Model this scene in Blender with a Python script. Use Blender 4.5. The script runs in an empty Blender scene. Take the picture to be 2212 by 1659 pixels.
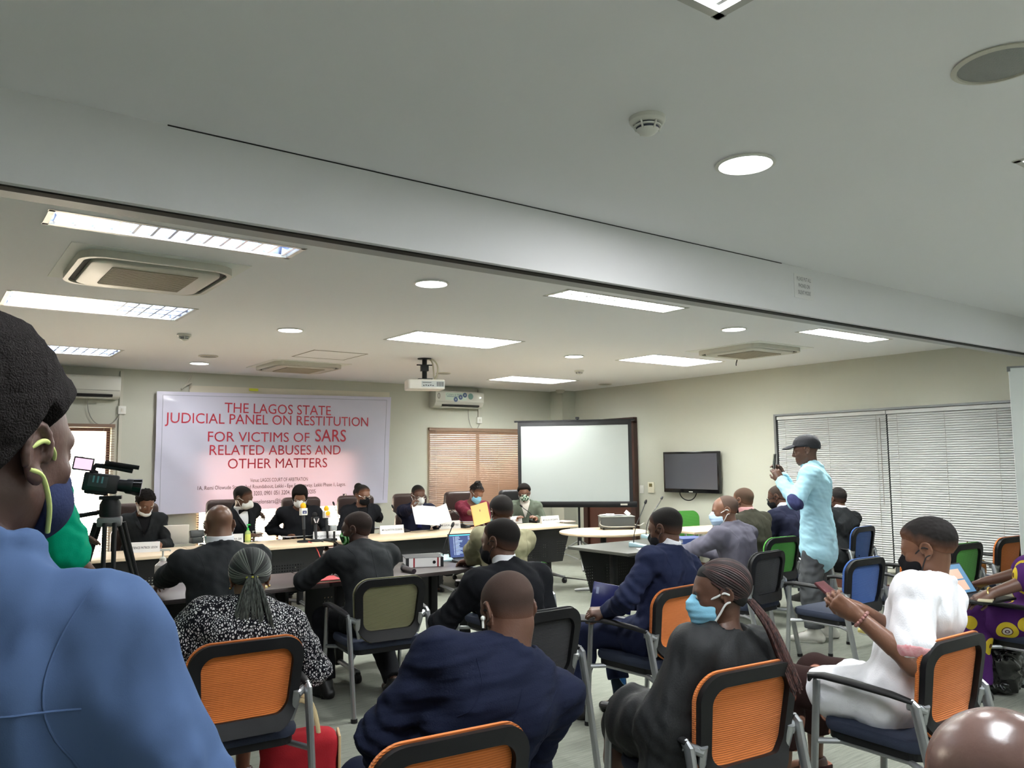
import bpy, bmesh, math, random
import numpy as np
from mathutils import Vector, Matrix

scene = bpy.context.scene
COL = scene.collection
rnd = random.Random(7)
rad = math.radians

# ------------------------------------------------------------------ camera
IW, IH, FOC = 2212, 1659, 1741.5
CAM_H = 1.55
PITCH, ROLL, YAW = rad(5.4446), rad(-0.6098), rad(36.502)
_fw = np.array([math.sin(YAW) * math.cos(PITCH), math.cos(YAW) * math.cos(PITCH), math.sin(PITCH)])
_rt = np.array([math.cos(YAW), -math.sin(YAW), 0.0])
_up = np.cross(_rt, _fw)
CR = _rt * math.cos(ROLL) + _up * math.sin(ROLL)
CU = _up * math.cos(ROLL) - _rt * math.sin(ROLL)
CP = np.array([0.0, 0.0, CAM_H])
cam_data = bpy.data.cameras.new('camera')
cam = bpy.data.objects.new('camera', cam_data)
COL.objects.link(cam)
cam.matrix_world = Matrix(((CR[0], CU[0], -_fw[0], 0), (CR[1], CU[1], -_fw[1], 0), (CR[2], CU[2], -_fw[2], CAM_H), (0, 0, 0, 1)))
cam_data.sensor_fit = 'HORIZONTAL'
cam_data.sensor_width = 36.0
cam_data.lens = 36.0 * FOC / IW
cam_data.clip_start = 0.05
cam_data.clip_end = 100
scene.camera = cam

# ------------------------------------------------------------------ world (overcast daylight outside the windows) and exposure
world = bpy.data.worlds.new('daylight')
scene.world = world
world.use_nodes = True
bg = world.node_tree.nodes['Background']
_nt = world.node_tree
_tc = _nt.nodes.new('ShaderNodeTexCoord'); _sx = _nt.nodes.new('ShaderNodeSeparateXYZ'); _cr = _nt.nodes.new('ShaderNodeValToRGB')
_mr = _nt.nodes.new('ShaderNodeMapRange'); _mr.inputs[1].default_value = -0.25; _mr.inputs[2].default_value = 0.25
_nt.links.new(_tc.outputs['Generated'], _sx.inputs[0]); _nt.links.new(_sx.outputs[2], _mr.inputs[0]); _nt.links.new(_mr.outputs[0], _cr.inputs[0])
_cr.color_ramp.elements[0].color = (1.0, 0.86, 0.66, 1); _cr.color_ramp.elements[0].position = 0.35     # sunlit ground and hazy horizon
_cr.color_ramp.elements[1].color = (0.30, 0.28, 0.27, 1); _cr.color_ramp.elements[1].position = 0.85    # dull cloud higher up
_nt.links.new(_cr.outputs[0], bg.inputs[0])
bg.inputs[1].default_value = 9.5
vs = scene.view_settings
vs.view_transform = 'Standard'
vs.look = 'None'
vs.gamma = 1.0
vs.use_curve_mapping = False
vs.exposure = 1.1
TROFFER_W = 61.0      # watts of light per ceiling troffer
DOWN_W = 9.0          # watts per downlight

# ------------------------------------------------------------------ from a place in the photo to a place in the room
def ray(u, v):
    return CR * ((u - IW / 2) / FOC) - CU * ((v - IH / 2) / FOC) + _fw
def Pz(u, v, z):
    d = ray(u, v); return CP + d * (z - CAM_H) / d[2]
def Px(u, v, x):
    d = ray(u, v); return CP + d * x / d[0]
def Py(u, v, y):
    d = ray(u, v); return CP + d * y / d[1]
def Pd(u, v, dd):
    return CP + ray(u, v) * dd

ROOM_X, ROOM_Y, CEIL = 9.0, 10.69, 2.72
LEFT_X, REAR_Y = -1.9, -2.6
TABLE_H = 0.72

# ------------------------------------------------------------------ materials
MATS = {}
def mat(name, col, rough=0.6, metal=0.0, spec=0.5, bump=None, var=None, emit=None, alpha=None, trans=0.0, sheen=0.0, coat=0.0):
    """col linear rgb; bump=(scale,strength[,stretch]); var=(scale,other rgb) soft procedural variation"""
    if name in MATS: return MATS[name]
    m = bpy.data.materials.new(name); m.use_nodes = True
    nt = m.node_tree; b = nt.nodes['Principled BSDF']
    b.inputs['Base Color'].default_value = (*col, 1)
    b.inputs['Roughness'].default_value = rough
    b.inputs['Metallic'].default_value = metal
    b.inputs['Specular IOR Level'].default_value = spec
    if sheen: b.inputs['Sheen Weight'].default_value = sheen
    if coat: b.inputs['Coat Weight'].default_value = coat
    if trans: b.inputs['Transmission Weight'].default_value = trans
    if emit:
        b.inputs['Emission Color'].default_value = (*emit[0], 1); b.inputs['Emission Strength'].default_value = emit[1]
    if bump or var:
        tc = nt.nodes.new('ShaderNodeTexCoord')
    if var:
        n = nt.nodes.new('ShaderNodeTexNoise'); n.inputs['Scale'].default_value = var[0]; n.inputs['Detail'].default_value = 4
        nt.links.new(tc.outputs['Object'], n.inputs['Vector'])
        r = nt.nodes.new('ShaderNodeMix'); r.data_type = 'RGBA'
        r.inputs[6].default_value = (*col, 1); r.inputs[7].default_value = (*var[1], 1)
        nt.links.new(n.outputs['Fac'], r.inputs[0]); nt.links.new(r.outputs[2], b.inputs['Base Color'])
    if bump:
        mp = nt.nodes.new('ShaderNodeMapping')
        if len(bump) > 2: mp.inputs['Scale'].default_value = bump[2]
        n = nt.nodes.new('ShaderNodeTexNoise'); n.inputs['Scale'].default_value = bump[0]; n.inputs['Detail'].default_value = 3
        bp = nt.nodes.new('ShaderNodeBump'); bp.inputs['Strength'].default_value = bump[1]; bp.inputs['Distance'].default_value = 0.01
        nt.links.new(tc.outputs['Object'], mp.inputs[0]); nt.links.new(mp.outputs[0], n.inputs['Vector'])
        nt.links.new(n.outputs['Fac'], bp.inputs['Height']); nt.links.new(bp.outputs[0], b.inputs['Normal'])
    MATS[name] = m
    return m

def sr(r, g, b):
    f = lambda c: (c / 255 / 12.92) if c / 255 <= 0.04045 else ((c / 255 + 0.055) / 1.055) ** 2.4
    return (f(r), f(g), f(b))

def nodes_of(m):
    nt = m.node_tree
    return nt, nt.nodes['Principled BSDF']
def N(nt, kind, **kw):
    n = nt.nodes.new(kind)
    for k, v in kw.items(): setattr(n, k, v)
    return n
def MATH(nt, op, a, b=None):
    n = nt.nodes.new('ShaderNodeMath'); n.operation = op
    for i, x in enumerate((a, b)):
        if x is None: continue
        if isinstance(x, (int, float)): n.inputs[i].default_value = x
        else: nt.links.new(x, n.inputs[i])
    return n.outputs[0]
def RAMP(nt, fac, stops, interp='CONSTANT'):
    n = nt.nodes.new('ShaderNodeValToRGB'); n.color_ramp.interpolation = interp
    e = n.color_ramp.elements
    while len(e) > 1: e.remove(e[-1])
    e[0].position = stops[0][0]; e[0].color = (*stops[0][1], 1)
    for p, c in stops[1:]:
        x = e.new(p); x.color = (*c, 1)
    nt.links.new(fac, n.inputs[0])
    return n.outputs[0]

# ------------------------------------------------------------------ mesh helpers
class MB:
    """collects vertices and faces of one part"""
    def __init__(s): s.v = []; s.f = []
    def add(s, V, F):
        o = len(s.v); s.v += [tuple(map(float, p)) for p in V]; s.f += [tuple(i + o for i in q) for q in F]; return s
    def box(s, c, d, rz=0.0, M=None):
        x, y, z = d[0] / 2, d[1] / 2, d[2] / 2
        V = [(-x, -y, -z), (x, -y, -z), (x, y, -z), (-x, y, -z), (-x, -y, z), (x, -y, z), (x, y, z), (-x, y, z)]
        R = M if M is not None else Matrix.Rotation(rz, 3, 'Z')
        V = [tuple(R @ Vector(p) + Vector(c)) for p in V]
        return s.add(V, [(0, 3, 2, 1), (4, 5, 6, 7), (0, 1, 5, 4), (1, 2, 6, 5), (2, 3, 7, 6), (3, 0, 4, 7)])
    def prism(s, poly, h, M=None, o=(0, 0, 0)):
        """poly in local xy, extruded 0..h along local z, then M, then o"""
        n = len(poly); a = sum(poly[i][0] * poly[(i + 1) % n][1] - poly[(i + 1) % n][0] * poly[i][1] for i in range(n))
        if a < 0: poly = poly[::-1]
        V = [(p[0], p[1], 0) for p in poly] + [(p[0], p[1], h) for p in poly]
        R = M if M is not None else Matrix.Identity(3)
        V = [tuple(R @ Vector(p) + Vector(o)) for p in V]
        F = [tuple(range(n - 1, -1, -1)), tuple(range(n, 2 * n))] + [(i, (i + 1) % n, n + (i + 1) % n, n + i) for i in range(n)]
        return s.add(V, F)
    def tube(s, pts, r, seg=10, cap=True, flat=None):
        """sweep a circle along pts; r number or list; flat=(axis,factor) squashes it"""
        P = [np.array(p, float) for p in pts]; n = len(P)
        rs = r if isinstance(r, (list, tuple)) else [r] * n
        T = []
        for i in range(n):
            t = P[min(i + 1, n - 1)] - P[max(i - 1, 0)]; T.append(t / (np.linalg.norm(t) + 1e-9))
        a = np.array([0, 0, 1.0]) if abs(T[0][2]) < 0.9 else np.array([1.0, 0, 0])
        u = np.cross(T[0], a); u /= np.linalg.norm(u)
        V = []
        for i in range(n):
            u = u - T[i] * (u @ T[i]); u /= np.linalg.norm(u); w = np.cross(T[i], u)
            for k in range(seg):
                an = 2 * math.pi * k / seg
                q = (u * math.cos(an) + w * math.sin(an)) * rs[i]
                if flat is not None:
                    ax = np.array(flat[0], float); q = q + ax * (q @ ax) * (flat[1] - 1)
                V.append(P[i] + q)
        F = []
        for i in range(n - 1):
            for k in range(seg):
                k2 = (k + 1) % seg
                F.append((i * seg + k, i * seg + k2, (i + 1) * seg + k2, (i + 1) * seg + k))
        if cap:
            F.append(tuple(range(seg - 1, -1, -1))); F.append(tuple(range((n - 1) * seg, n * seg)))
        return s.add(V, F)
    def lathe(s, prof, seg=24, o=(0, 0, 0), M=None):
        """prof = [(r,z)...] from bottom to top about local z"""
        V = []; n = len(prof)
        R = M if M is not None else Matrix.Identity(3)
        for r, z in prof:
            for k in range(seg):
                an = 2 * math.pi * k / seg
                V.append(tuple(R @ Vector((r * math.cos(an), r * math.sin(an), z)) + Vector(o)))
        F = []
        for i in range(n - 1):
            for k in range(seg):
                k2 = (k + 1) % seg
                F.append((i * seg + k, i * seg + k2, (i + 1) * seg + k2, (i + 1) * seg + k))
        if prof[0][0] > 1e-6: F.append(tuple(range(seg - 1, -1, -1)))
        if prof[-1][0] > 1e-6: F.append(tuple(range((n - 1) * seg, n * seg)))
        return s.add(V, F)
    def sphere(s, c, r, seg=12, M=None):
        rr = r if isinstance(r, (tuple, list)) else (r, r, r)
        k = max(6, seg // 2 + 1)
        prof = [(math.sin(math.pi * i / k), -math.cos(math.pi * i / k)) for i in range(k + 1)]
        prof[0] = (0.001, -1); prof[-1] = (0.001, 1)
        R = (M if M is not None else Matrix.Identity(3)) @ Matrix.Diagonal(Vector(rr))
        return s.lathe(prof, seg, c, R)

def obj(name, mb, m, parent=None, smooth=False, bevel=0.0, loc=None, auto=35, bseg=2):
    me = bpy.data.meshes.new(name)
    me.from_pydata(mb.v, [], mb.f); me.update()
    if bevel:
        bm = bmesh.new(); bm.from_mesh(me)
        bmesh.ops.remove_doubles(bm, verts=bm.verts, dist=1e-5)
        es = [e for e in bm.edges if len(e.link_faces) == 2 and e.calc_face_angle(0) > 0.5]
        try: bmesh.ops.bevel(bm, geom=es, offset=bevel, segments=bseg, profile=0.5, affect='EDGES', clamp_overlap=True)
        except Exception: pass
        bm.to_mesh(me); bm.free()
    if m is not None: me.materials.append(m)
    if smooth or bevel:
        me.polygons.foreach_set('use_smooth', [True] * len(me.polygons))
        try: me.set_sharp_from_angle(angle=rad(auto))
        except Exception: pass
    o = bpy.data.objects.new(name, me); COL.objects.link(o)
    if parent is not None: o.parent = parent
    if loc is not None: o.location = loc
    return o

def thing(name, label, cat, loc=(0, 0, 0), rz=0.0, group=None):
    o = bpy.data.objects.new(name, None); COL.objects.link(o)
    o.empty_display_size = 0.1
    o.location = tuple(map(float, loc)); o.rotation_euler = (0, 0, rz)
    o['label'] = label; o['category'] = cat
    if group: o['group'] = group
    return o
def tag(o, label, cat, group=None, kind=None):
    if label: o['label'] = label
    if cat: o['category'] = cat
    if group: o['group'] = group
    if kind: o['kind'] = kind
    return o
def struct(name, mb, m, parent=None, **kw):
    o = obj(name, mb, m, parent, **kw)
    if parent is None: o['kind'] = 'structure'
    return o
def dup(root, loc, rz=0.0, label=None, group=None, cat=None, swap=None):
    """copy a thing with its parts and sub-parts; swap = {material: other}"""
    def cp(o, par):
        c = o.copy(); COL.objects.link(c)
        if par is not None: c.parent = par
        if swap and o.data is not None and o.data.materials and o.data.materials[0] in swap:
            c.data = o.data.copy(); c.data.materials[0] = swap[o.data.materials[0]]
        for ch in list(o.children): cp(ch, c)
        return c
    r = cp(root, None)
    r.location = tuple(map(float, loc)); r.rotation_euler = (0, 0, rz)
    if label: r['label'] = label
    if group: r['group'] = group
    if cat: r['category'] = cat
    return r

def text_mesh(body, size, depth=0.0, offset=0.0, spacing=1.0, sx=1.0, align='CENTER'):
    """lettering as a flat mesh in its own xy plane -> (V,F)"""
    cu = bpy.data.curves.new('lettering', 'FONT'); cu.body = body; cu.size = size
    cu.align_x = align; cu.align_y = 'CENTER'; cu.offset = offset; cu.extrude = depth; cu.space_character = spacing
    cu.resolution_u = 3
    o = bpy.data.objects.new('lettering', cu); COL.objects.link(o)
    dg = bpy.context.evaluated_depsgraph_get()
    me = bpy.data.meshes.new_from_object(o.evaluated_get(dg))
    V = [(v.co.x * sx, v.co.y, v.co.z) for v in me.vertices]; F = [tuple(p.vertices) for p in me.polygons]
    bpy.data.objects.remove(o); bpy.data.curves.remove(cu); bpy.data.meshes.remove(me)
    return V, F
def put_text(mb, body, size, o, ex, ey, **kw):
    """place lettering with its x axis along ex, y axis along ey, centred on o"""
    width = kw.pop('width', None)
    V, F = text_mesh(body, size, **kw)
    if not V: return mb
    if width:
        xs = [p[0] for p in V]; k = width / (max(xs) - min(xs)); V = [(p[0] * k, p[1], p[2]) for p in V]
    ex = np.array(ex, float); ey = np.array(ey, float); ez = np.cross(ex, ey); o = np.array(o, float)
    return mb.add([o + ex * p[0] + ey * p[1] + ez * p[2] for p in V], F)

def bez(p0, p1, p2, p3, n=10):
    p0, p1, p2, p3 = (np.array(p, float) for p in (p0, p1, p2, p3))
    return [(1 - t) ** 3 * p0 + 3 * (1 - t) ** 2 * t * p1 + 3 * (1 - t) * t * t * p2 + t ** 3 * p3 for t in np.linspace(0, 1, n)]
def curve(pts, n=5):
    """smooth path through points (Catmull-Rom)"""
    P = [np.array(p, float) for p in pts]; P = [2 * P[0] - P[1]] + P + [2 * P[-1] - P[-2]]; out = []
    for i in range(1, len(P) - 2):
        for k in range(n):
            t = k / n; out.append(0.5 * (2 * P[i] + (P[i + 1] - P[i - 1]) * t + (2 * P[i - 1] - 5 * P[i] + 4 * P[i + 1] - P[i + 2]) * t * t + (3 * P[i] - P[i - 1] - 3 * P[i + 1] + P[i + 2]) * t ** 3))
    return out + [P[-2]]
def rrect(w, h, r, n=6):
    P = []
    for cx, cy, a0 in ((w / 2 - r, h / 2 - r, 0), (-w / 2 + r, h / 2 - r, 90), (-w / 2 + r, -h / 2 + r, 180), (w / 2 - r, -h / 2 + r, 270)):
        for k in range(n + 1):
            a = rad(a0 + 90 * k / n); P.append((cx + r * math.cos(a), cy + r * math.sin(a)))
    return P
RX90 = Matrix.Rotation(rad(90), 3, 'X')     # local xy plane -> xz plane, extrusion toward -y

# ================================================================== THE ROOM
WALL = mat('wall_paint', sr(193, 194, 180), 0.75, bump=(60, 0.05))
CEILM = mat('ceiling_paint', sr(240, 241, 242), 0.8, bump=(40, 0.04))
BEAMM = mat('beam_paint', sr(226, 227, 229), 0.7, bump=(50, 0.04))
WHITE = mat('white_plastic', sr(222, 222, 214), 0.4)
OFFWH = mat('offwhite_plastic', sr(205, 203, 190), 0.45)
BLACK = mat('black_plastic', sr(21, 21, 23), 0.5, spec=0.3)
BLACKG = mat('black_gloss', sr(18, 18, 20), 0.15)
SILVER = mat('silver_metal', sr(165, 168, 170), 0.35, metal=0.85)
CHROME = mat('chrome', sr(200, 200, 200), 0.12, metal=1.0)
DARKSLOT = mat('dark_slot', sr(30, 28, 26), 0.8)
WOODD = mat('brown_wood', sr(92, 52, 38), 0.45, bump=(8, 0.1, (1, 1, 12)), var=(6, sr(70, 38, 28)))
GREYM = mat('grey_metal', sr(120, 122, 122), 0.45, metal=0.4)

# carpet: grey-green loop pile with faint streaks
CARPET = mat('carpet', sr(104, 106, 96), 0.95, spec=0.1)
nt, b = nodes_of(CARPET)
tc = N(nt, 'ShaderNodeTexCoord'); mp = N(nt, 'ShaderNodeMapping'); mp.inputs['Scale'].default_value = (3, 40, 1)
n1 = N(nt, 'ShaderNodeTexNoise'); n1.inputs['Scale'].default_value = 2.2; n1.inputs['Detail'].default_value = 5
n2 = N(nt, 'ShaderNodeTexNoise'); n2.inputs['Scale'].default_value = 260
nt.links.new(tc.outputs['Object'], mp.inputs[0]); nt.links.new(mp.outputs[0], n1.inputs['Vector']); nt.links.new(tc.outputs['Object'], n2.inputs['Vector'])
mx = MATH(nt, 'ADD', MATH(nt, 'MULTIPLY', n1.outputs['Fac'], 0.6), MATH(nt, 'MULTIPLY', n2.outputs['Fac'], 0.4))
cc = RAMP(nt, mx, [(0.3, sr(112, 114, 105)), (0.7, sr(146, 149, 138))], 'LINEAR')
nt.links.new(cc, b.inputs['Base Color'])
bp = N(nt, 'ShaderNodeBump'); bp.inputs['Strength'].default_value = 0.4; bp.inputs['Distance'].default_value = 0.004
nt.links.new(n2.outputs['Fac'], bp.inputs['Height']); nt.links.new(bp.outputs[0], b.inputs['Normal'])

struct('floor', MB().box(((LEFT_X + ROOM_X) / 2, (REAR_Y + ROOM_Y) / 2, -0.05), (ROOM_X - LEFT_X + 0.4, ROOM_Y - REAR_Y + 0.4, 0.1)), CARPET)
struct('wall_left', MB().box((LEFT_X - 0.1, (REAR_Y + ROOM_Y) / 2, 1.4), (0.2, ROOM_Y - REAR_Y + 0.4, 2.9)), WALL)
struct('wall_rear', MB().box(((LEFT_X + ROOM_X) / 2, REAR_Y - 0.1, 1.4), (ROOM_X - LEFT_X, 0.2, 2.9)), WALL)
struct('wall_right', MB().box((ROOM_X + 0.1, (REAR_Y + ROOM_Y) / 2, 1.4), (0.2, ROOM_Y - REAR_Y + 0.4, 2.9)), WALL)

# back wall with three window openings
WIN = [(0.55, 1.90, 0.36, 2.0), (2.93, 5.08, 0.36, 1.72), (6.34, 8.25, 0.36, 2.02)]
mb = MB()
xs = [LEFT_X] + [q for w in WIN for q in w[:2]] + [ROOM_X]
for i in range(0, len(xs), 2):
    mb.box(((xs[i] + xs[i + 1]) / 2, ROOM_Y + 0.1, 1.4), (xs[i + 1] - xs[i], 0.2, 2.9))
for x0, x1, z0, z1 in WIN:
    mb.box(((x0 + x1) / 2, ROOM_Y + 0.1, z0 / 2 - 0.025), (x1 - x0, 0.2, z0 + 0.05))
    mb.box(((x0 + x1) / 2, ROOM_Y + 0.1, (z1 + 2.85) / 2), (x1 - x0, 0.2, 2.85 - z1))
struct('wall_back', mb, WALL)
struct('trim_1', MB().box((ROOM_X - 0.14, ROOM_Y - 0.16, CEIL / 2), (0.28, 0.32, CEIL), 0).box((ROOM_X - 0.16, ROOM_Y - 0.18, 0.06), (0.32, 0.36, 0.12)), WALL)
struct('baseboard_back', MB().box(((LEFT_X + ROOM_X) / 2, ROOM_Y - 0.008, 0.05), (ROOM_X - LEFT_X, 0.016, 0.1)), WOODD)
struct('baseboard_right', MB().box((ROOM_X - 0.008, 3.4, 0.05), (0.016, 11, 0.1)), WOODD)
GLASS = mat('window_glass', (1, 1, 1), 0.0, trans=1.0)
GLASS.node_tree.nodes['Principled BSDF'].inputs['IOR'].default_value = 1.02
for i, (x0, x1, z0, z1) in enumerate(WIN):
    cx, cz, w, h = (x0 + x1) / 2, (z0 + z1) / 2, x1 - x0, z1 - z0
    mb = MB()
    for sx in (-1, 1): mb.box((cx + sx * (w / 2 - 0.02), ROOM_Y + 0.12, cz), (0.04, 0.06, h))
    for sz in (-1, 1): mb.box((cx, ROOM_Y + 0.12, cz + sz * (h / 2 - 0.02)), (w - 0.08, 0.06, 0.04))
    mb.box((cx, ROOM_Y + 0.12, cz), (0.035, 0.05, h - 0.08))
    f = struct('window_%d' % (i + 1), mb, WOODD)
    obj('pane', MB().box((cx, ROOM_Y + 0.13, cz), (w - 0.08, 0.004, h - 0.08)), GLASS, f)
    obj('window_sill', MB().box((cx, ROOM_Y + 0.03, z0 - 0.0), (w, 0.14, 0.03)), WOODD, f)

# ------------------------------------------------------------------ ceiling with openings for the recessed fittings
TROFF = []      # x0,x1,y0,y1,rows,kind
for cx in (1.06, 4.17, 7.18): TROFF.append((cx - 0.61, cx + 0.61, 4.15, 4.41, 1 if cx < 2 else 2))
for cx in (1.06, 4.17, 7.22): TROFF.append((cx - 0.61, cx + 0.61, 6.25, 6.86, 3))
for cx in (1.06, 7.22): TROFF.append((cx - 0.61, cx + 0.61, 8.93, 9.54, 3))
for cx in (1.055, 4.09, 7.18): TROFF.append((cx - 0.61, cx + 0.61, 0.70, 1.31, 3))
for cx in (1.055, 4.09, 7.18): TROFF.append((cx - 0.61, cx + 0.61, -1.75, -1.14, 3))  # unseen row behind the camera, added to lighten the ceiling
CASS = [(1.085, 5.17), (3.68, 9.30), (7.2, 5.42)]
HOLES = [(t[0], t[1], t[2], t[3]) for t in TROFF]
xs = sorted({LEFT_X, ROOM_X} | {round(q, 4) for h in HOLES for q in h[:2]})
ys = sorted({REAR_Y, ROOM_Y} | {round(q, 4) for h in HOLES for q in h[2:]})
mb = MB()
for i in range(len(xs) - 1):
    for j in range(len(ys) - 1):
        cx, cy = (xs[i] + xs[i + 1]) / 2, (ys[j] + ys[j + 1]) / 2
        if any(h[0] < cx < h[1] and h[2] < cy < h[3] for h in HOLES): continue
        mb.box((cx, cy, CEIL + 0.01), (xs[i + 1] - xs[i], ys[j + 1] - ys[j], 0.02))
struct('ceiling', mb, CEILM)
struct('light_block_slab', MB().box(((LEFT_X + ROOM_X) / 2, (REAR_Y + ROOM_Y) / 2, CEIL + 0.28), (ROOM_X - LEFT_X + 0.4, ROOM_Y - REAR_Y + 0.4, 0.1)), CEILM)  # unseen slab added above the false ceiling to block outside light

# dropped beam that carries the folding-wall track
BY, BZ, BD = 2.865, 2.425, 0.16
mb = MB().box(((LEFT_X + ROOM_X) / 2, BY + BD / 2, (BZ + CEIL) / 2), (ROOM_X - LEFT_X, BD, CEIL - BZ))
mb.box(((LEFT_X + ROOM_X) / 2, BY + 0.012, BZ + 0.012), (ROOM_X - LEFT_X, 0.03, 0.03))
beam = struct('trim_3', mb, BEAMM)
obj('track_slot', MB().box(((LEFT_X + ROOM_X) / 2, BY + 0.055, BZ - 0.003), (ROOM_X - LEFT_X, 0.045, 0.008)), DARKSLOT, beam)
obj('track_lip', MB().box(((LEFT_X + ROOM_X) / 2, BY + 0.118, BZ - 0.002), (ROOM_X - LEFT_X, 0.084, 0.008)), mat('lip_grey', sr(170, 172, 172), 0.5), beam)
struct('trim_4', MB().box((2.4, BY - 0.0015, CEIL - 0.002), (3.5, 0.003, 0.004)), DARKSLOT)   # shadow gap crack at the top of the beam

# notice taped to the beam
c = Py(1736, 620, BY)
t = thing('notice', 'white paper notice about silent phones taped on the beam', 'notice', (c[0], BY, c[2]))
obj('sheet', MB().box((0, -0.002, 0), (0.20, 0.002, 0.15)), mat('paper', sr(228, 228, 228), 0.7), t)
mb = MB()
for k, s in enumerate(('PLEASE PUT ALL', 'PHONES ON', 'SILENT MODE')):
    put_text(mb, s, 0.034, (0, -0.004, 0.045 - 0.042 * k), (1, 0, 0), (0, 0, 1), sx=0.62)
obj('lettering', mb, mat('grey_print', sr(125, 125, 130), 0.7), t)

# ------------------------------------------------------------------ ceiling fittings
LAMPM = mat('lamp_white', (1, 1, 1), 0.4, emit=((0.95, 1.0, 0.98), 9.0))
TUBEM = mat('tube_white', (1, 1, 1), 0.4, emit=((0.92, 0.97, 1.0), 30.0))
LOUV = mat('louvre_white', sr(240, 240, 240), 0.35)
MIRROR = mat('louvre_mirror', sr(96, 104, 124), 0.3, metal=1.0)
BLADE = mat('louvre_aluminium', sr(190, 194, 200), 0.28, metal=0.9)
FRAMEM = mat('troffer_frame', sr(196, 196, 190), 0.4, metal=0.3)
def area(name, loc, sx, sy, w, parent, col=(1, 1, 1), shape='RECTANGLE'):
    l = bpy.data.lights.new(name, 'AREA'); l.shape = shape; l.size = sx
    if shape in ('RECTANGLE', 'ELLIPSE'): l.size_y = sy
    l.energy = w; l.color = col
    o = bpy.data.objects.new(name, l); COL.objects.link(o); o.location = loc; o.parent = parent
    return o
LBL = ['long single row louvred ceiling light just behind the beam, above the first row at left', 'narrow louvred ceiling light behind the middle of the beam',
       'narrow bright ceiling light behind the right part of the beam',
       'wide louvred ceiling light with bluish cells beside the near ceiling cassette at left', 'wide louvred ceiling light in the middle of the back room, left of the projector side',
       'wide bright ceiling light between the right cassette and the back wall',
       'louvred ceiling light nearest the back wall at left, partly behind the dark hair', 'bright ceiling light nearest the screen corner',
       'louvred ceiling light at the top edge of the photo in the front room', 'ceiling light cut off at the right edge of the photo in the front room', 'ceiling light above the right front of the room',
       'unseen ceiling light added behind the camera to brighten the room, left', 'unseen ceiling light added behind the camera to brighten the room, middle', 'unseen ceiling light added behind the camera to brighten the room, right']
for i, (x0, x1, y0, y1, rows) in enumerate(TROFF):
    cx, cy, w, d = (x0 + x1) / 2, (y0 + y1) / 2, x1 - x0, y1 - y0
    t = thing('ceiling_light', LBL[i], 'ceiling light', (cx, cy, CEIL), group='louvred ceiling lights')
    mb = MB()
    for s in (-1, 1):
        mb.box((s * (w / 2 - 0.006), 0, 0.005), (0.026, d + 0.02, 0.016)); mb.box((0, s * (d / 2 - 0.006), 0.005), (w + 0.02, 0.026, 0.016))
    obj('frame', mb, FRAMEM, t)
    dim = i in (0, 3, 6)
    mb = MB()
    for s in (-1, 1):
        mb.box((s * (w / 2 - 0.002), 0, 0.06), (0.004, d, 0.11)); mb.box((0, s * (d / 2 - 0.002), 0.06), (w, 0.004, 0.11))
    mb.box((0, 0, 0.118), (w, d, 0.006))
    obj('reflector', mb, MIRROR if dim else LOUV, t)
    mb = MB(); rw = (d - 0.04) / rows
    for r in range(1, rows):
        y = -d / 2 + 0.02 + rw * r
        mb.prism([(-0.012, 0.0), (0.012, 0.0), (0.002, 0.05), (-0.002, 0.05)], w - 0.03, Matrix(((0, 0, 1), (1, 0, 0), (0, 1, 0))), (-w / 2 + 0.015, y, 0.004))
    if rows > 1: obj('divider', mb, MIRROR if dim else LOUV, t)
    nb = 14; mb = MB()
    for k in range(nb):
        x = -w / 2 + w * (k + 0.5) / nb
        for r in range(rows):
            y = -d / 2 + 0.02 + rw * (r + 0.5)
            hh = rw / 2 - 0.012
            # blade with a dipped upper edge, as on a parabolic louvre
            V = []; npt = 7
            for q in range(npt):
                yy = -hh + 2 * hh * q / (npt - 1); top = 0.02 + 0.03 * abs(2 * q / (npt - 1) - 1) ** 1.5
                V += [(x - 0.007, y + yy, 0.004), (x + 0.007, y + yy, 0.004), (x + 0.0015, y + yy, top), (x - 0.0015, y + yy, top)]
            F = []
            for q in range(npt - 1):
                for e in range(4): F.append((q * 4 + e, q * 4 + (e + 1) % 4, (q + 1) * 4 + (e + 1) % 4, (q + 1) * 4 + e))
            F += [(3, 2, 1, 0), tuple((npt - 1) * 4 + e for e in range(4))]
            mb.add(V, F)
    obj('louvre_blades', mb, BLADE if dim else LOUV, t)
    if dim:
        for r in range(rows):
            y = -d / 2 + 0.02 + rw * (r + 0.5)
            obj('tube', MB().tube([(-w / 2 + 0.03, y, 0.085), (w / 2 - 0.03, y, 0.085)], 0.013, 10), TUBEM, t)
    else:
        area('lamp', (0, 0, 0.11), w - 0.06, d - 0.05, TROFFER_W * (0.7 + 0.3 * d / 0.6) * (1.0 if cy > 2 else 0.55), t, (0.97, 1.0, 0.97) if cy > 2 else (0.90, 0.95, 1.0))

DL = [('round downlight in the front room ceiling by the smoke detector', Pz(1610, 352, CEIL)), ('round downlight just behind the beam left of centre', Pz(932, 611, CEIL)),
      ('round downlight in the left middle of the back room ceiling', Pz(627, 712, CEIL)), ('round downlight just behind the beam above the standing person', Pz(1585, 710, CEIL)),
      ('round downlight to the right of the projector', Pz(1240, 769, CEIL)), ('round downlight above the left end of the banner', Pz(431, 784, CEIL))]
for lab, p in DL:
    t = thing('downlight', lab, 'downlight', (p[0], p[1], CEIL), group='round downlights')
    obj('trim_ring', MB().lathe([(0.112, -0.001), (0.118, -0.008), (0.104, -0.012), (0.098, -0.004)], 40), WHITE, t, smooth=True)
    obj('diffuser', MB().lathe([(0.0005, -0.007), (0.100, -0.006), (0.100, 0.0)], 40), LAMPM, t, smooth=True)
    area('lamp', (0, 0, -0.02), 0.19, 0.19, DOWN_W, t, (1, 0.99, 1.0), 'DISK')

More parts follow.
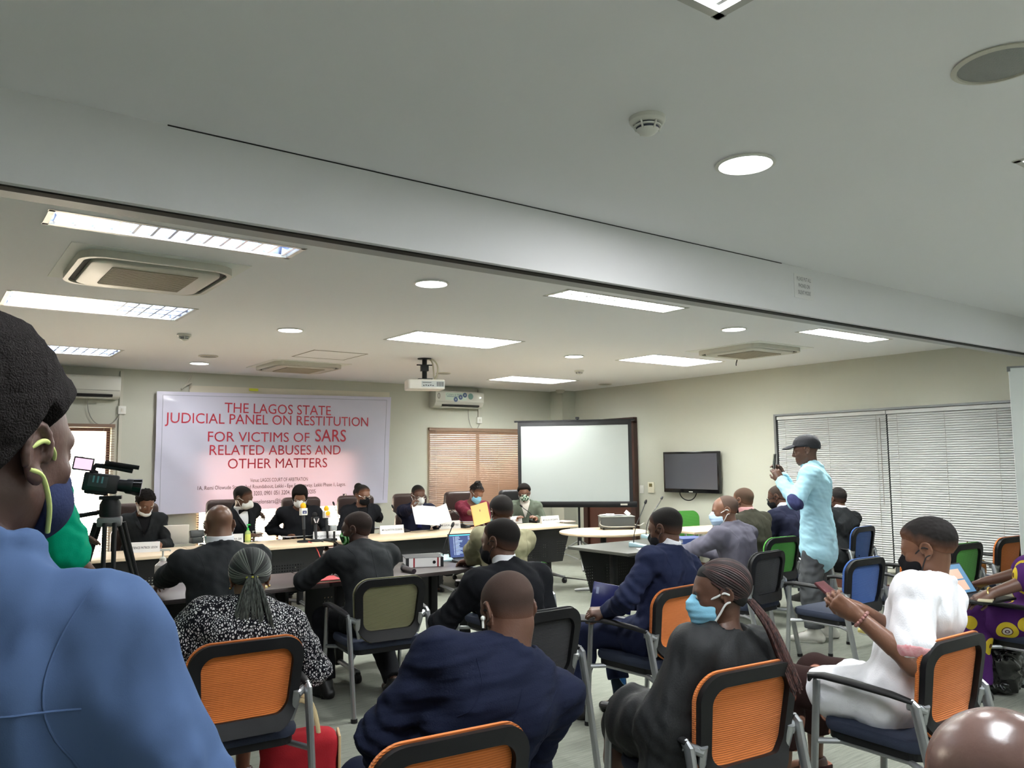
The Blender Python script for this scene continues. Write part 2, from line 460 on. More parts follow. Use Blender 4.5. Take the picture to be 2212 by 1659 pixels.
CASL = ['large ceiling cassette air conditioner at left, nearest the beam', 'ceiling cassette air conditioner near the banner', 'ceiling cassette air conditioner on the right with a wire hanging beside it']
for (x, y), lab in zip(CASS, CASL):
    t = thing('cassette_air_conditioner', lab, 'air conditioner', (x, y, CEIL), group='ceiling cassette air conditioners')
    obj('backing_plate', MB().box((0, 0, -0.002), (0.95, 0.95, 0.004)), mat('plate_paint', sr(236, 238, 232), 0.7), t)
    obj('slot', MB().prism(rrect(0.80, 0.80, 0.13, 8), 0.03, None, (0, 0, -0.033)), DARKSLOT, t, smooth=True)
    obj('body', MB().prism(rrect(0.70, 0.70, 0.09, 8), 0.034, None, (0, 0, -0.056)), OFFWH, t, bevel=0.012)
    mb = MB()
    Wc = 0.82
    ring_o, ring_i = rrect(0.83, 0.83, 0.14, 8), rrect(0.775, 0.775, 0.12, 8)
    n = len(ring_o); V = [(a, b_, -0.046) for a, b_ in ring_o] + [(a, b_, -0.046) for a, b_ in ring_i] + [(a, b_, -0.004) for a, b_ in ring_o] + [(a, b_, -0.004) for a, b_ in ring_i]
    F = []
    for k in range(n):
        k2 = (k + 1) % n
        F += [(k, n + k, n + k2, k2), (k, k2, 2 * n + k2, 2 * n + k), (n + k, 3 * n + k, 3 * n + k2, n + k2)]
    obj('rim', mb.add(V, F), OFFWH, t)
    mb = MB()
    for k in range(17): mb.box((0, -0.23 + 0.46 * k / 16, -0.060), (0.46, 0.014, 0.008))
    for k in range(3): mb.box((-0.23 + 0.23 * k, 0, -0.058), (0.008, 0.47, 0.006))
    obj('grille', mb, mat('grille_beige', sr(178, 168, 146), 0.6), t)
    obj('grille_backing', MB().box((0, 0, -0.0565), (0.47, 0.47, 0.002)), DARKSLOT, t)

SMK = [('smoke detector on the front room ceiling', Pz(1398, 255, CEIL)), ('smoke detector on the back room ceiling at left', Pz(398, 722, CEIL)), ('smoke detector on the ceiling above the far downlight', Pz(1251, 800, CEIL))]
for lab, p in SMK:
    t = thing('smoke_detector', lab, 'smoke detector', (p[0], p[1], CEIL), group='smoke detectors')
    M180 = Matrix.Rotation(rad(180), 3, 'X')
    obj('base', MB().lathe([(0.062, 0), (0.062, 0.014), (0.056, 0.022), (0.050, 0.024)], 32, (0, 0, 0), M180), WHITE, t, smooth=True)
    obj('vent_band', MB().lathe([(0.042, 0.022), (0.040, 0.034), (0.034, 0.048)], 32, (0, 0, 0), M180), mat('dark_blue_grey', sr(62, 66, 84), 0.6), t, smooth=True)
    mb = MB().lathe([(0.0475, 0.030), (0.046, 0.035)], 32, (0, 0, 0), M180).lathe([(0.040, 0.043), (0.036, 0.047), (0.026, 0.056), (0.012, 0.062), (0.0005, 0.063)], 32, (0, 0, 0), M180)
    for k in range(6):
        a = rad(60 * k + 20); mb.tube([(0.050 * math.cos(a), 0.050 * math.sin(a), -0.022), (0.038 * math.cos(a), 0.038 * math.sin(a), -0.048)], 0.004, 6)
    obj('cap', mb, WHITE, t, smooth=True)

SPK = [('round speaker grille in the front room ceiling at the upper right', Pz(2158, 137, CEIL), 0.125), ('round ceiling speaker behind the downlight over the banner', Pz(450, 769, CEIL), 0.1),
       ('round ceiling speaker just behind the projector', Pz(958, 806, CEIL), 0.1), ('round ceiling speaker near the screen corner', Pz(1307, 830, CEIL), 0.1)]
SPKM = mat('speaker_mesh', sr(150, 152, 148), 0.7, bump=(300, 0.4))
for lab, p, r in SPK:
    t = thing('ceiling_speaker', lab, 'speaker', (p[0], p[1], CEIL), group='ceiling speakers')
    obj('ring', MB().lathe([(r, 0), (r + 0.004, -0.006), (r - 0.012, -0.010), (r - 0.014, -0.004)], 40), OFFWH, t, smooth=True)
    obj('grille', MB().lathe([(r - 0.012, -0.004), (r * 0.6, -0.008), (0.0005, -0.009)], 40), SPKM, t, smooth=True)
p = Pz(1223, 853, CEIL)
o = obj('motion_sensor', MB().lathe([(0.075, 0), (0.07, -0.03), (0.045, -0.055), (0.0005, -0.06)], 24), OFFWH, None, smooth=True, loc=(8.62, 10.3, CEIL)); tag(o, 'white dome sensor on the ceiling in the screen corner', 'sensor')
p = Pz(712, 767, CEIL)
mb = MB()
for s in (-1, 1): mb.box((s * 0.3, 0, -0.002), (0.012, 0.62, 0.004)); mb.box((0, s * 0.3, -0.002), (0.62, 0.012, 0.004))
t = thing('access_panel', 'square access panel in the ceiling beside the far cassette', 'access panel', (p[0], p[1], CEIL))
obj('edge', mb, mat('edge_grey', sr(150, 148, 138), 0.7), t); obj('panel', MB().box((0, 0, -0.001), (0.59, 0.59, 0.002)), CEILM, t)
p = Pz(1592, 772, CEIL)
o = obj('hanging_wire', MB().tube(bez((0, 0, 0), (0.01, 0, -0.04), (-0.03, 0, -0.06), (-0.02, 0, -0.1)), 0.006, 8), BLACK, None, smooth=True, loc=(p[0], p[1], CEIL)); tag(o, 'short black wire hanging from the ceiling by the right cassette', 'wire')

# ------------------------------------------------------------------ blinds
def slat_blind(name, label, o, ex, w, ztop, zbot, pitch, tilt, m, depth=0.024, headm=None, group=None, nrm=None, lift=None):
    """o=(x,y) of the left end, ex unit vector along the blind, nrm unit vector into the room"""
    t = thing(name, label, 'blind', (o[0], o[1], 0), group=group)
    ex = np.array([ex[0], ex[1], 0.0]); nr = np.array([nrm[0], nrm[1], 0.0])
    def bar(mb, a, z, L, d, h, off):
        c = ex * (a + L / 2) + nr * off; M = Matrix(((ex[0], nr[0], 0), (ex[1], nr[1], 0), (0, 0, 1)))
        mb.box((c[0], c[1], z), (L, d, h), M=M)
    mb = MB(); bar(mb, 0, ztop + 0.02, w, 0.04, 0.04, 0.03); obj('headrail', mb, headm or m, t)
    mb = MB(); n = int((ztop - zbot) / pitch)
    ct, st = math.cos(tilt) * depth / 2, math.sin(tilt) * depth / 2
    for i in range(n):
        z = ztop - pitch * (i + 0.6)
        a0, a1 = 0.004, w - 0.004
        segs = [(a0, a1)]
        if lift: segs = lift(z, a0, a1)
        for (s0, s1) in segs:
            V = []
            for a in (s0, s1):
                for (dn, dz) in ((-ct, -st), (0, 0.0022), (ct, st)):
                    for th in (0, -0.0008):
                        q = ex * a + nr * (0.03 + dn); V.append((q[0], q[1], z + dz + th))
            mb.add(V, [(0, 2, 8, 6), (2, 4, 10, 8), (1, 7, 9, 3), (3, 9, 11, 5), (0, 6, 7, 1), (4, 5, 11, 10)])
    obj('slats', mb, m, t)
    mb = MB(); bar(mb, 0.002, zbot - 0.008, w - 0.004, 0.022, 0.014, 0.03); obj('bottom_rail', mb, headm or m, t)
    k = max(2, int(w / 0.55) + 1)
    for i in range(k):
        a = 0.12 + (w - 0.24) * i / (k - 1); mb = MB()
        for dn in (0.016, 0.044):
            c = ex * a + nr * dn; mb.tube([(c[0], c[1], ztop), (c[0], c[1], zbot)], 0.0014, 5)
        obj('ladder_cord', mb, mat('cord_grey', sr(150, 148, 140), 0.8), t)
    return t

BLWOOD = mat('blind_brown', sr(134, 110, 92), 0.5)
nt, b = nodes_of(BLWOOD)
tr = N(nt, 'ShaderNodeBsdfTranslucent'); tr.inputs[0].default_value = (*sr(240, 200, 120), 1)
ms = N(nt, 'ShaderNodeMixShader'); ms.inputs[0].default_value = 0.05
out = nt.nodes['Material Output']
nt.links.new(b.outputs[0], ms.inputs[1]); nt.links.new(tr.outputs[0], ms.inputs[2]); nt.links.new(ms.outputs[0], out.inputs[0])
BLGREY = mat('blind_grey', sr(196, 198, 196), 0.5)
slat_blind('venetian_blind', 'wooden brown venetian blind glowing beside the projection screen', (6.30, ROOM_Y), (1, 0), 2.0, 2.03, 0.42, 0.03, rad(-60), BLWOOD, 0.033, nrm=(0, -1))
slat_blind('venetian_blind', 'brown venetian blind on the sunlit window at far left', (0.5, ROOM_Y), (1, 0), 1.43, 2.0, 0.42, 0.03, rad(-12), BLWOOD, 0.026, nrm=(0, -1))
slat_blind('venetian_blind', 'pale venetian blind showing below the banner', (2.9, ROOM_Y), (1, 0), 2.2, 1.72, 0.42, 0.03, rad(-20), mat('blind_cream', sr(225, 200, 165), 0.5), 0.026, nrm=(0, -1))
def lift1(z, a0, a1):
    return [(a0, a1)]
slat_blind('venetian_blind', 'silver venetian blind behind the standing person, left half of the window', (ROOM_X, 6.35), (0, -1), 1.455, 2.04, 0.31, 0.0255, rad(-58), BLGREY, 0.028, nrm=(-1, 0), group='silver blinds on the right wall')
slat_blind('venetian_blind', 'silver venetian blind on the right wall, half nearest the whiteboard', (ROOM_X, 4.885), (0, -1), 2.35, 2.04, 0.31, 0.0255, rad(-58), BLGREY, 0.028, nrm=(-1, 0), group='silver blinds on the right wall')
mb = MB().box((ROOM_X - 0.004, 4.4, 1.17), (0.008, 3.9, 1.74))
f = struct('window_4', mb, mat('dark_glass', sr(70, 74, 72), 0.1))
obj('window_sill', MB().box((ROOM_X - 0.05, 4.4, 0.27), (0.1, 3.95, 0.03)), OFFWH, f)
mb = MB()
for y in (6.375, 2.43): mb.box((ROOM_X - 0.03, y, 1.18), (0.06, 0.03, 1.82))
mb.box((ROOM_X - 0.03, 4.4, 2.10), (0.06, 3.98, 0.025))
obj('window_frame', mb, GREYM, f)
o = obj('blind_wand', MB().tube([(ROOM_X - 0.06, 4.96, 2.0), (ROOM_X - 0.06, 4.955, 1.0)], 0.005, 6).tube([(ROOM_X - 0.055, 5.0, 2.02), (ROOM_X - 0.06, 5.0, 0.8)], 0.002, 5), mat('cord_grey', sr(150, 148, 140), 0.8)); tag(o, 'thin wand and pull cord hanging at the join of the silver blinds', 'blind wand')

# ------------------------------------------------------------------ door behind the screen
mb = MB().box((ROOM_X - 0.02, 9.5, 1.06), (0.04, 1.0, 2.1))
d = struct('door_1', mb, WOODD)
mb = MB()
for y in (8.96, 10.06): mb.box((ROOM_X - 0.04, y, 1.07), (0.08, 0.10, 2.14))
mb.box((ROOM_X - 0.04, 9.51, 2.16), (0.08, 1.2, 0.09))
obj('door_frame', mb, mat('dark_wood', sr(58, 34, 28), 0.4), d)
obj('door_handle', MB().tube([(ROOM_X - 0.04, 9.1, 1.0), (ROOM_X - 0.09, 9.1, 1.0), (ROOM_X - 0.09, 9.22, 1.0)], 0.01, 8), CHROME, d, smooth=True)

# ================================================================== WALL-MOUNTED THINGS
# banner
BNY = ROOM_Y - 0.075
BTL, BTR, BBR, BBL = (np.array([p[0], p[2]]) for p in (Py(339, 845, BNY), Py(845, 858, BNY), Py(836, 1086, BNY), Py(331, 1113, BNY)))
def ban(s, t):
    """s left-right, t top-bottom; returns x, z and the sag depth of the vinyl"""
    p = (BTL * (1 - s) + BTR * s) * (1 - t) + (BBL * (1 - s) + BBR * s) * t
    w = 0.006 * math.sin(9 * s + 5 * t) * math.sin(3 * t + 1) + 0.005 * math.sin(23 * s - 14 * t + 1.0) * (0.3 + t * 0.7)
    w += 0.012 * math.exp(-((s - 0.62 - 0.55 * t) / 0.05) ** 2) * math.exp(-((t - 0.12) / 0.16) ** 2)
    w += 0.010 * math.exp(-((s - 0.80 - 0.35 * (0.3 - t)) / 0.025) ** 2) * math.exp(-((t - 0.2) / 0.14) ** 2)
    w += 0.014 * math.exp(-((s - 0.04 - 0.36 * t) / 0.04) ** 2) * (t > 0.05)
    w += 0.018 * math.exp(-((s - 0.30 + 0.5 * (1 - t)) / 0.06) ** 2) * t
    w += 0.02 * math.exp(-((s - 1.0) / 0.06) ** 2) * t * t
    return p[0], p[1], w
mb = MB(); nx, nz = 90, 46
V = []
for j in range(nz + 1):
    for i in range(nx + 1):
        x, z, w = ban(i / nx, j / nz); V.append((x, BNY - w, z))
mb.add(V, [(j * (nx + 1) + i, (j + 1) * (nx + 1) + i, (j + 1) * (nx + 1) + i + 1, j * (nx + 1) + i + 1) for j in range(nz) for i in range(nx)])
VINYL = mat('banner_vinyl', sr(208, 208, 226), 0.32, spec=0.5)
nt, b = nodes_of(VINYL)
tr = N(nt, 'ShaderNodeBsdfTranslucent'); tr.inputs[0].default_value = (*sr(250, 205, 224), 1)
ms = N(nt, 'ShaderNodeMixShader'); ms.inputs[0].default_value = 0.085
nt.links.new(b.outputs[0], ms.inputs[1]); nt.links.new(tr.outputs[0], ms.inputs[2]); nt.links.new(ms.outputs[0], nt.nodes['Material Output'].inputs[0])
bt = thing('banner', 'large white vinyl banner with red lettering hung on the back wall', 'banner', (0, 0, 0))
obj('sheet', mb, VINYL, bt, smooth=True, auto=80)
RED = mat('banner_red', sr(188, 40, 62), 0.5); INK = mat('banner_ink', sr(70, 50, 60), 0.5)
def ban_line(mb, s, u0, u1, v, hpx, off=0.0):
    a = Py(u0, v, BNY); b_ = Py(u1, v, BNY); c = Py((u0 + u1) / 2, v, BNY); top = Py((u0 + u1) / 2, v - hpx / 2, BNY); bo = Py((u0 + u1) / 2, v + hpx / 2, BNY)
    hgt = top[2] - bo[2]
    Vt, Ft = text_mesh(s, 1.0, offset=off)
    xs = [p[0] for p in Vt]; zs = [p[1] for p in Vt]
    W_, H_ = max(xs) - min(xs), 0.70
    kx = (b_[0] - a[0]) / W_; kz = hgt / H_; mx, mz = (max(xs) + min(xs)) / 2, (max(zs) + min(zs)) / 2 if not any(ch in s for ch in 'gpqy,@') else 0.28
    out = []
    for p in Vt:
        x = c[0] + (p[0] - mx) * kx; z = c[2] + (p[1] - mz) * kz
        S = (x - BTL[0]) / (BTR[0] - BTL[0]); T = (BTL[1] - z) / (BTL[1] - BBL[1])
        out.append((x, BNY - ban(S, T)[2] - 0.004, z))
    mb.add(out, Ft)
mb = MB()
ban_line(mb, 'THE LAGOS STATE', 490, 718, 884, 21)
ban_line(mb, 'JUDICIAL PANEL ON RESTITUTION', 375, 809, 910.5, 21)
ban_line(mb, 'FOR VICTIMS OF', 453, 672, 944, 21)
ban_line(mb, 'SARS', 681, 747, 941, 26, 0.004)
ban_line(mb, 'RELATED ABUSES AND', 460, 742, 972, 21)
ban_line(mb, 'OTHER MATTERS', 496, 710, 1000.5, 21)
obj('lettering', mb, RED, bt)['label'] = 'red capital lettering'
for sm_ in (('Venue: LAGOS COURT OF ARBITRATION', 542, 666, 1036, 8), ('1A, Remi Olowude Street, 2nd Roundabout, Lekki - Epe Expressway, Lekki Phase 1, Lagos.', 436, 754, 1047, 8), ('0901 051 3203, 0901 051 3204, 0901 051 3205', 512, 684, 1061, 9), ('judicialpanelonsars@lagosstate.gov.ng', 515, 673, 1079, 9)):
    mb = MB(); ban_line(mb, *sm_); obj('small_print', mb, INK, bt)
p = Py(744, 1071, BNY); mb = MB().box((p[0], BNY - 0.008, p[2]), (0.055, 0.002, 0.055))
ic = obj('icon', mb, mat('icon_black', sr(35, 35, 45), 0.5), bt)
mb = MB(); put_text(mb, 'f', 0.065, (p[0] + 0.006, BNY - 0.0105, p[2] - 0.004), (1, 0, 0), (0, 0, 1), offset=0.004); obj('icon_letter', mb, WHITE, ic)
mb = MB()
for (s0, t0, s1, t1) in ((0.022, 0.03, 0.978, 0.03), (0.022, 0.03, 0.022, 0.97), (0.978, 0.03, 0.978, 0.97)):
    pts = []
    for k in range(30):
        x, z, w = ban(s0 + (s1 - s0) * k / 29, t0 + (t1 - t0) * k / 29); pts.append((x, BNY - w - 0.001, z))
    mb.tube(pts, 0.003, 5)
obj('hem_stitching', mb, mat('stitch_grey', sr(165, 165, 178), 0.7), bt)
o = obj('batten', MB().box(((BTL[0] + BTR[0]) / 2 + 0.2, ROOM_Y - 0.012, BTL[1] + 0.05), (BTR[0] - BTL[0] - 0.4, 0.02, 0.12), M=Matrix.Rotation(rad(-0.6), 3, 'Y')), mat('cream_board', sr(214, 208, 190), 0.6)); tag(o, 'cream wooden batten on the wall along the top of the banner', 'batten')
p = Py(548, 842, BNY - 0.01)
o = obj('tape_strip', MB().box((p[0], BNY - 0.012, p[2]), (0.12, 0.004, 0.035)), mat('yellow_tape', sr(205, 210, 60), 0.5)); tag(o, 'short strip of yellow tape on the top edge of the banner', 'tape')
pa, pb = Py(414, 812, ROOM_Y - 0.03), Py(392, 840, BNY - 0.01)
obj('tie_cord', MB().tube([pa, (pa + pb) / 2 + np.array([0.01, 0, 0]), pb], 0.008, 8).tube(bez(pb, pb + np.array([0.1, -0.02, 0.1]), pb + np.array([0.16, -0.02, 0.1]), pb + np.array([0.1, -0.02, 0.03])), 0.006, 8), OFFWH, bt, smooth=True)

# split air conditioners
def split_ac(label, x0, x1, z0, z1, extras):
    w, h = x1 - x0, z1 - z0; t = thing('split_air_conditioner', label, 'air conditioner', ((x0 + x1) / 2, ROOM_Y, z0))
    prof = [(0, 0), (-0.10, 0), (-0.16, h * 0.10), (-0.20, h * 0.34), (-0.205, h * 0.9), (-0.19, h), (0, h)]
    M = Matrix(((0, 0, 1), (1, 0, 0), (0, 1, 0)))
    obj('body', MB().prism(prof, w, M, (-w / 2, 0, 0)), mat('ac_white', sr(214, 214, 204), 0.3), t, bevel=0.012)
    obj('air_outlet', MB().box((0.02, -0.168, h * 0.16), (w * 0.76, 0.05, h * 0.10), M=Matrix.Rotation(rad(24), 3, 'X')), DARKSLOT, t)
    obj('flap', MB().box((0.02, -0.150, h * 0.075), (w * 0.76, 0.055, 0.008), M=Matrix.Rotation(rad(24), 3, 'X')), OFFWH, t)
    obj('panel_gap', MB().box((0, -0.2055, h * 0.36), (w - 0.03, 0.002, 0.004)), mat('edge_grey', sr(150, 148, 138), 0.7), t)
    if extras:
        st = obj('energy_sticker', MB().box((-0.09 * w, -0.2062, h * 0.68), (w * 0.44, 0.001, h * 0.46)), mat('sticker_pale', sr(206, 222, 208), 0.5), t)
        mb = MB(); put_text(mb, 'CLEAN & FRESH', 0.045, (-0.12 * w, -0.2075, h * 0.76), (1, 0, 0), (0, 0, 1), width=w * 0.34)
        mb.box((-0.13 * w, -0.2072, h * 0.66), (w * 0.3, 0.001, 0.008)); obj('lettering', mb, mat('sticker_teal', sr(80, 120, 125), 0.5), st)
        for k, (sx, sz) in enumerate(((-0.10, 0.50), (0.0, 0.64), (0.09, 0.78))):
            e = obj('badge', MB().lathe([(0.038, 0.0), (0.036, 0.0015), (0.0005, 0.0016)], 20, (sx * w, -0.207, sz * h), RX90), mat('badge_blue', sr(52, 78, 120), 0.5), st)
            obj('badge_mark', MB().box((sx * w, -0.2095, sz * h), (0.03, 0.001, 0.006), M=Matrix.Rotation(rad(40 + 50 * k), 3, 'Y')).box((sx * w, -0.2095, sz * h), (0.006, 0.001, 0.03), M=Matrix.Rotation(rad(40 + 50 * k), 3, 'Y')), OFFWH, e)
        obj('seal', MB().lathe([(0.048, 0.0), (0.046, 0.0015), (0.0005, 0.0016)], 20, (0.21 * w, -0.207, h * 0.72), RX90), mat('seal_green', sr(96, 130, 120), 0.5), t)
        mk = MB()
        for k in range(24):
            a, a2 = rad(15 * k), rad(15 * (k + 1))
            mk.tube([(-0.44 * w + 0.018 * math.cos(a), -0.208, h * 0.68 + 0.04 * math.sin(a)), (-0.44 * w + 0.018 * math.cos(a2), -0.208, h * 0.68 + 0.04 * math.sin(a2))], 0.004, 5, cap=False)
        obj('emblem', mk, mat('emblem_brown', sr(80, 70, 62), 0.5), t)
        obj('indicator_light', MB().sphere((0.42 * w, -0.207, h * 0.66), 0.006), LAMPM, t)
    return t
split_ac('white split air conditioner at far left, partly behind the dark-haired person', 1.06, 1.95, 2.335, 2.605, False)
split_ac('white split air conditioner with sticker on the wall left of the screen', 6.32, 7.21, 2.375, 2.63, True)
def conduit(label, x, zt, zb, bx, bz, sock):
    t = thing('wall_socket', label, 'socket', (bx, ROOM_Y, bz))
    obj('plate', MB().box((0, -0.02, 0), (0.09, 0.04, 0.1)), WHITE, t, bevel=0.006)
    obj('switch', MB().box((0.0, -0.042, 0), (0.025, 0.006, 0.04)), OFFWH, t)
    o = obj('cable_trunking', MB().box((x, ROOM_Y - 0.012, (zt + zb) / 2), (0.035, 0.024, zt - zb)), mat('trunking', sr(200, 198, 184), 0.6)); tag(o, 'vertical cable trunking on the back wall ' + sock, 'cable trunking')
conduit('white wall socket box below the far left air conditioner', 1.99, 2.69, 1.0, 2.0, 2.213, 'beside the far left air conditioner')
conduit('white wall socket box below the stickered air conditioner', 7.235, 2.69, 2.25, 7.235, 2.2, 'beside the stickered air conditioner')
o = obj('power_cable', MB().tube(bez((1.62, ROOM_Y - 0.03, 2.34), (1.62, ROOM_Y - 0.03, 1.95), (1.9, ROOM_Y - 0.03, 1.95), (1.98, ROOM_Y - 0.03, 2.17), 14), 0.006, 6), mat('cable_grey', sr(150, 148, 140), 0.6), smooth=True); tag(o, 'grey power cable drooping under the far left air conditioner', 'cable')
o = obj('power_cable', MB().tube(bez((7.02, ROOM_Y - 0.03, 2.37), (7.02, ROOM_Y - 0.03, 1.98), (7.2, ROOM_Y - 0.03, 2.0), (7.235, ROOM_Y - 0.03, 2.15), 14), 0.005, 6), mat('cable_grey', sr(150, 148, 140), 0.6), smooth=True); tag(o, 'pale power cable drooping under the stickered air conditioner', 'cable')

# television on the right wall
ya, yb = 8.286, 7.262; za, zb = 1.07, 1.655; yc, zc = (ya + yb) / 2, (za + zb) / 2; w, h = ya - yb, zb - za
t = thing('television', 'black flat television on the right wall', 'television', (ROOM_X, yc, zc))
obj('wall_bracket', MB().box((-0.03, 0, 0), (0.06, 0.4, 0.3)), BLACK, t)
obj('casing', MB().box((-0.085, 0, 0), (0.05, w, h)), BLACKG, t, bevel=0.008)
obj('display', MB().box((-0.1115, 0, 0.012), (0.002, w - 0.06, h - 0.085)), mat('tv_screen_reflection', sr(70, 72, 78), 0.18, spec=0.6), t)  # grey base colour stands in for the room reflected in the glass
obj('brand_strip', MB().box((-0.1112, 0, -h / 2 + 0.016), (0.002, 0.07, 0.009)), WHITE, t)
obj('power_cable', MB().tube(bez((-0.06, 0.25, -h / 2), (-0.06, 0.25, -h / 2 - 0.12), (-0.06, -0.02, -h / 2 - 0.18), (-0.04, -0.05, -h / 2 + 0.02), 14), 0.008, 6), BLACK, t, smooth=True)
p = Px(1387, 1057, ROOM_X)
t = thing('light_switch', 'white light switch between the door and the thermostat', 'switch', p); obj('plate', MB().box((-0.006, 0, 0), (0.012, 0.085, 0.12)), WHITE, t, bevel=0.003); obj('rocker', MB().box((-0.014, 0, 0), (0.006, 0.03, 0.05)), WHITE, t)
p = Px(1408, 1053, ROOM_X)
t = thing('thermostat', 'cream thermostat with a small display left of the television', 'thermostat', p); obj('case', MB().box((-0.012, 0, 0), (0.024, 0.12, 0.16)), mat('cream', sr(226, 222, 200), 0.5), t, bevel=0.004); obj('display', MB().box((-0.0245, 0, 0.035), (0.003, 0.065, 0.05)), mat('lcd_olive', sr(120, 112, 70), 0.3), t)

# whiteboard panel at the right edge
pa = Pd(2178, 795, 6.5)
t = thing('whiteboard', 'white upright panel at the right edge of the photo', 'whiteboard', (pa[0], pa[1], 0), rz=rad(-62))
zt = pa[2]
obj('board', MB().box((0.8, 0, (zt + 0.15) / 2), (1.6, 0.035, zt - 0.15)), mat('board_white', sr(216, 222, 218), 0.35), t, bevel=0.004)
mb = MB().box((0.8, 0, zt + 0.004), (1.62, 0.042, 0.014)); mb.box((0.0, 0, zt - 0.01), (0.02, 0.045, 0.04)); obj('top_rail', mb, GREYM, t)
mb = MB()
for x in (0.12, 1.48): mb.box((x, 0, 0.075), (0.04, 0.03, 0.15)); mb.box((x, 0, 0.015), (0.05, 0.5, 0.03))
obj('stand', mb, GREYM, t)

# ================================================================== SCREEN AND PROJECTOR
DS = 12.0
s0, s1 = Pd(1120, 912, DS + 0.15), Pd(1362, 909, DS - 0.15)
sc_ = (s0 + s1) / 2; ex = s1 - s0; wS = math.hypot(ex[0], ex[1]); aS = math.atan2(ex[1], ex[0]); zt = sc_[2]; zb_ = Pd(1245, 1084, DS)[2]
t = thing('projection_screen', 'white tripod projection screen with black borders in the far corner', 'projection screen', (sc_[0], sc_[1], 0), rz=aS)
obj('screen_fabric', MB().box((0, -0.02, (zt + zb_) / 2), (wS, 0.004, zt - zb_)), mat('screen_white', sr(178, 185, 182), 0.6), t)
mb = MB()
for s in (-1, 1): mb.box((s * (wS / 2 - 0.015), -0.0235, (zt + zb_) / 2), (0.05, 0.003, zt - zb_))
mb.box((0, -0.0235, zt - 0.025), (wS, 0.003, 0.07)); obj('black_border', mb, mat('border_black', sr(30, 30, 32), 0.8), t)
obj('top_bar', MB().box((0, -0.01, zt + 0.012), (wS + 0.12, 0.035, 0.024)), BLACK, t)
obj('case', MB().box((0.01, -0.015, zb_ - 0.03), (wS + 0.12, 0.085, 0.085)), BLACK, t, bevel=0.012)
obj('case_label', MB().box((wS / 2 - 0.12, -0.059, zb_ - 0.03), (0.1, 0.002, 0.025)), OFFWH, t)
obj('pole', MB().tube([(0.05, 0.05, 0.35), (0.05, 0.05, zt + 0.06)], 0.016, 10).box((0.05, 0.02, zt + 0.05), (0.05, 0.08, 0.03)), BLACK, t, smooth=True)
obj('hub', MB().tube([(0.05, 0.05, 0.30), (0.05, 0.05, 0.42)], 0.032, 10), BLACK, t, smooth=True)
for a in (100, 220, 340):
    dx, dy = math.cos(rad(a - 60)), math.sin(rad(a - 60))
    obj('leg', MB().tube([(0.05 + 0.03 * dx, 0.05 + 0.03 * dy, 0.36), (0.05 + 0.62 * dx, 0.05 + 0.62 * dy, 0.012)], 0.014, 8).tube([(0.05 + 0.03 * dx, 0.05 + 0.03 * dy, 0.10), (0.05 + 0.32 * dx, 0.05 + 0.32 * dy, 0.19)], 0.006, 6), SILVER if a == 220 else GREYM, t, smooth=True)

pc = Pd(917, 833, 9.15); pm = np.array([pc[0] - 0.02, pc[1] + 0.05])
t = thing('projector', 'white projector hanging from the ceiling on a black mount', 'projector', (pc[0], pc[1], pc[2]), rz=rad(-20))
obj('body', MB().prism(rrect(0.42, 0.30, 0.03, 4), 0.11, None, (0, 0, -0.05)), mat('projector_white', sr(214, 210, 202), 0.35), t, bevel=0.012)
obj('connector_panel', MB().box((0.07, -0.151, 0.005), (0.26, 0.003, 0.07)), mat('panel_grey', sr(170, 174, 172), 0.5), t)
mb = MB()
for k in range(5): mb.box((-0.035 + 0.026 * k, -0.153, -0.012 + 0.004 * (k % 2)), (0.016, 0.002, 0.010))
mb.box((0.0, -0.153, 0.022), (0.10, 0.002, 0.006)); obj('sockets', mb, BLACK, t)
mb = MB()
for k in range(7): mb.box((0.115 + 0.012 * k, -0.153, 0.005), (0.006, 0.002, 0.05))
obj('vent', mb, BLACK, t)
zc_ = CEIL - pc[2]
mb = MB().box((0, 0, 0.068), (0.16, 0.14, 0.015)); mb.tube([(0, 0, 0.07), (0, 0, zc_)], 0.028, 12); mb.box((0, 0, zc_ - 0.11), (0.085, 0.07, 0.07)); mb.tube([(-0.09, 0, zc_ - 0.075), (0.09, 0, zc_ - 0.075)], 0.007, 8)
obj('mount', mb, BLACK, t, smooth=True, auto=30)
obj('mount_plate', MB().lathe([(0.08, zc_ - 0.008), (0.08, zc_)], 20), BLACK, t)
for k in range(2):
    obj('cable', MB().tube(bez((0.03 + 0.02 * k, 0, zc_), (0.13 + 0.05 * k, -0.02, zc_ - 0.02), (0.08 + 0.08 * k, -0.02, zc_ - 0.16), (0.10, -0.12, 0.06), 16), 0.009, 8), mat('cable_cream', sr(196, 192, 172), 0.6), t, smooth=True)

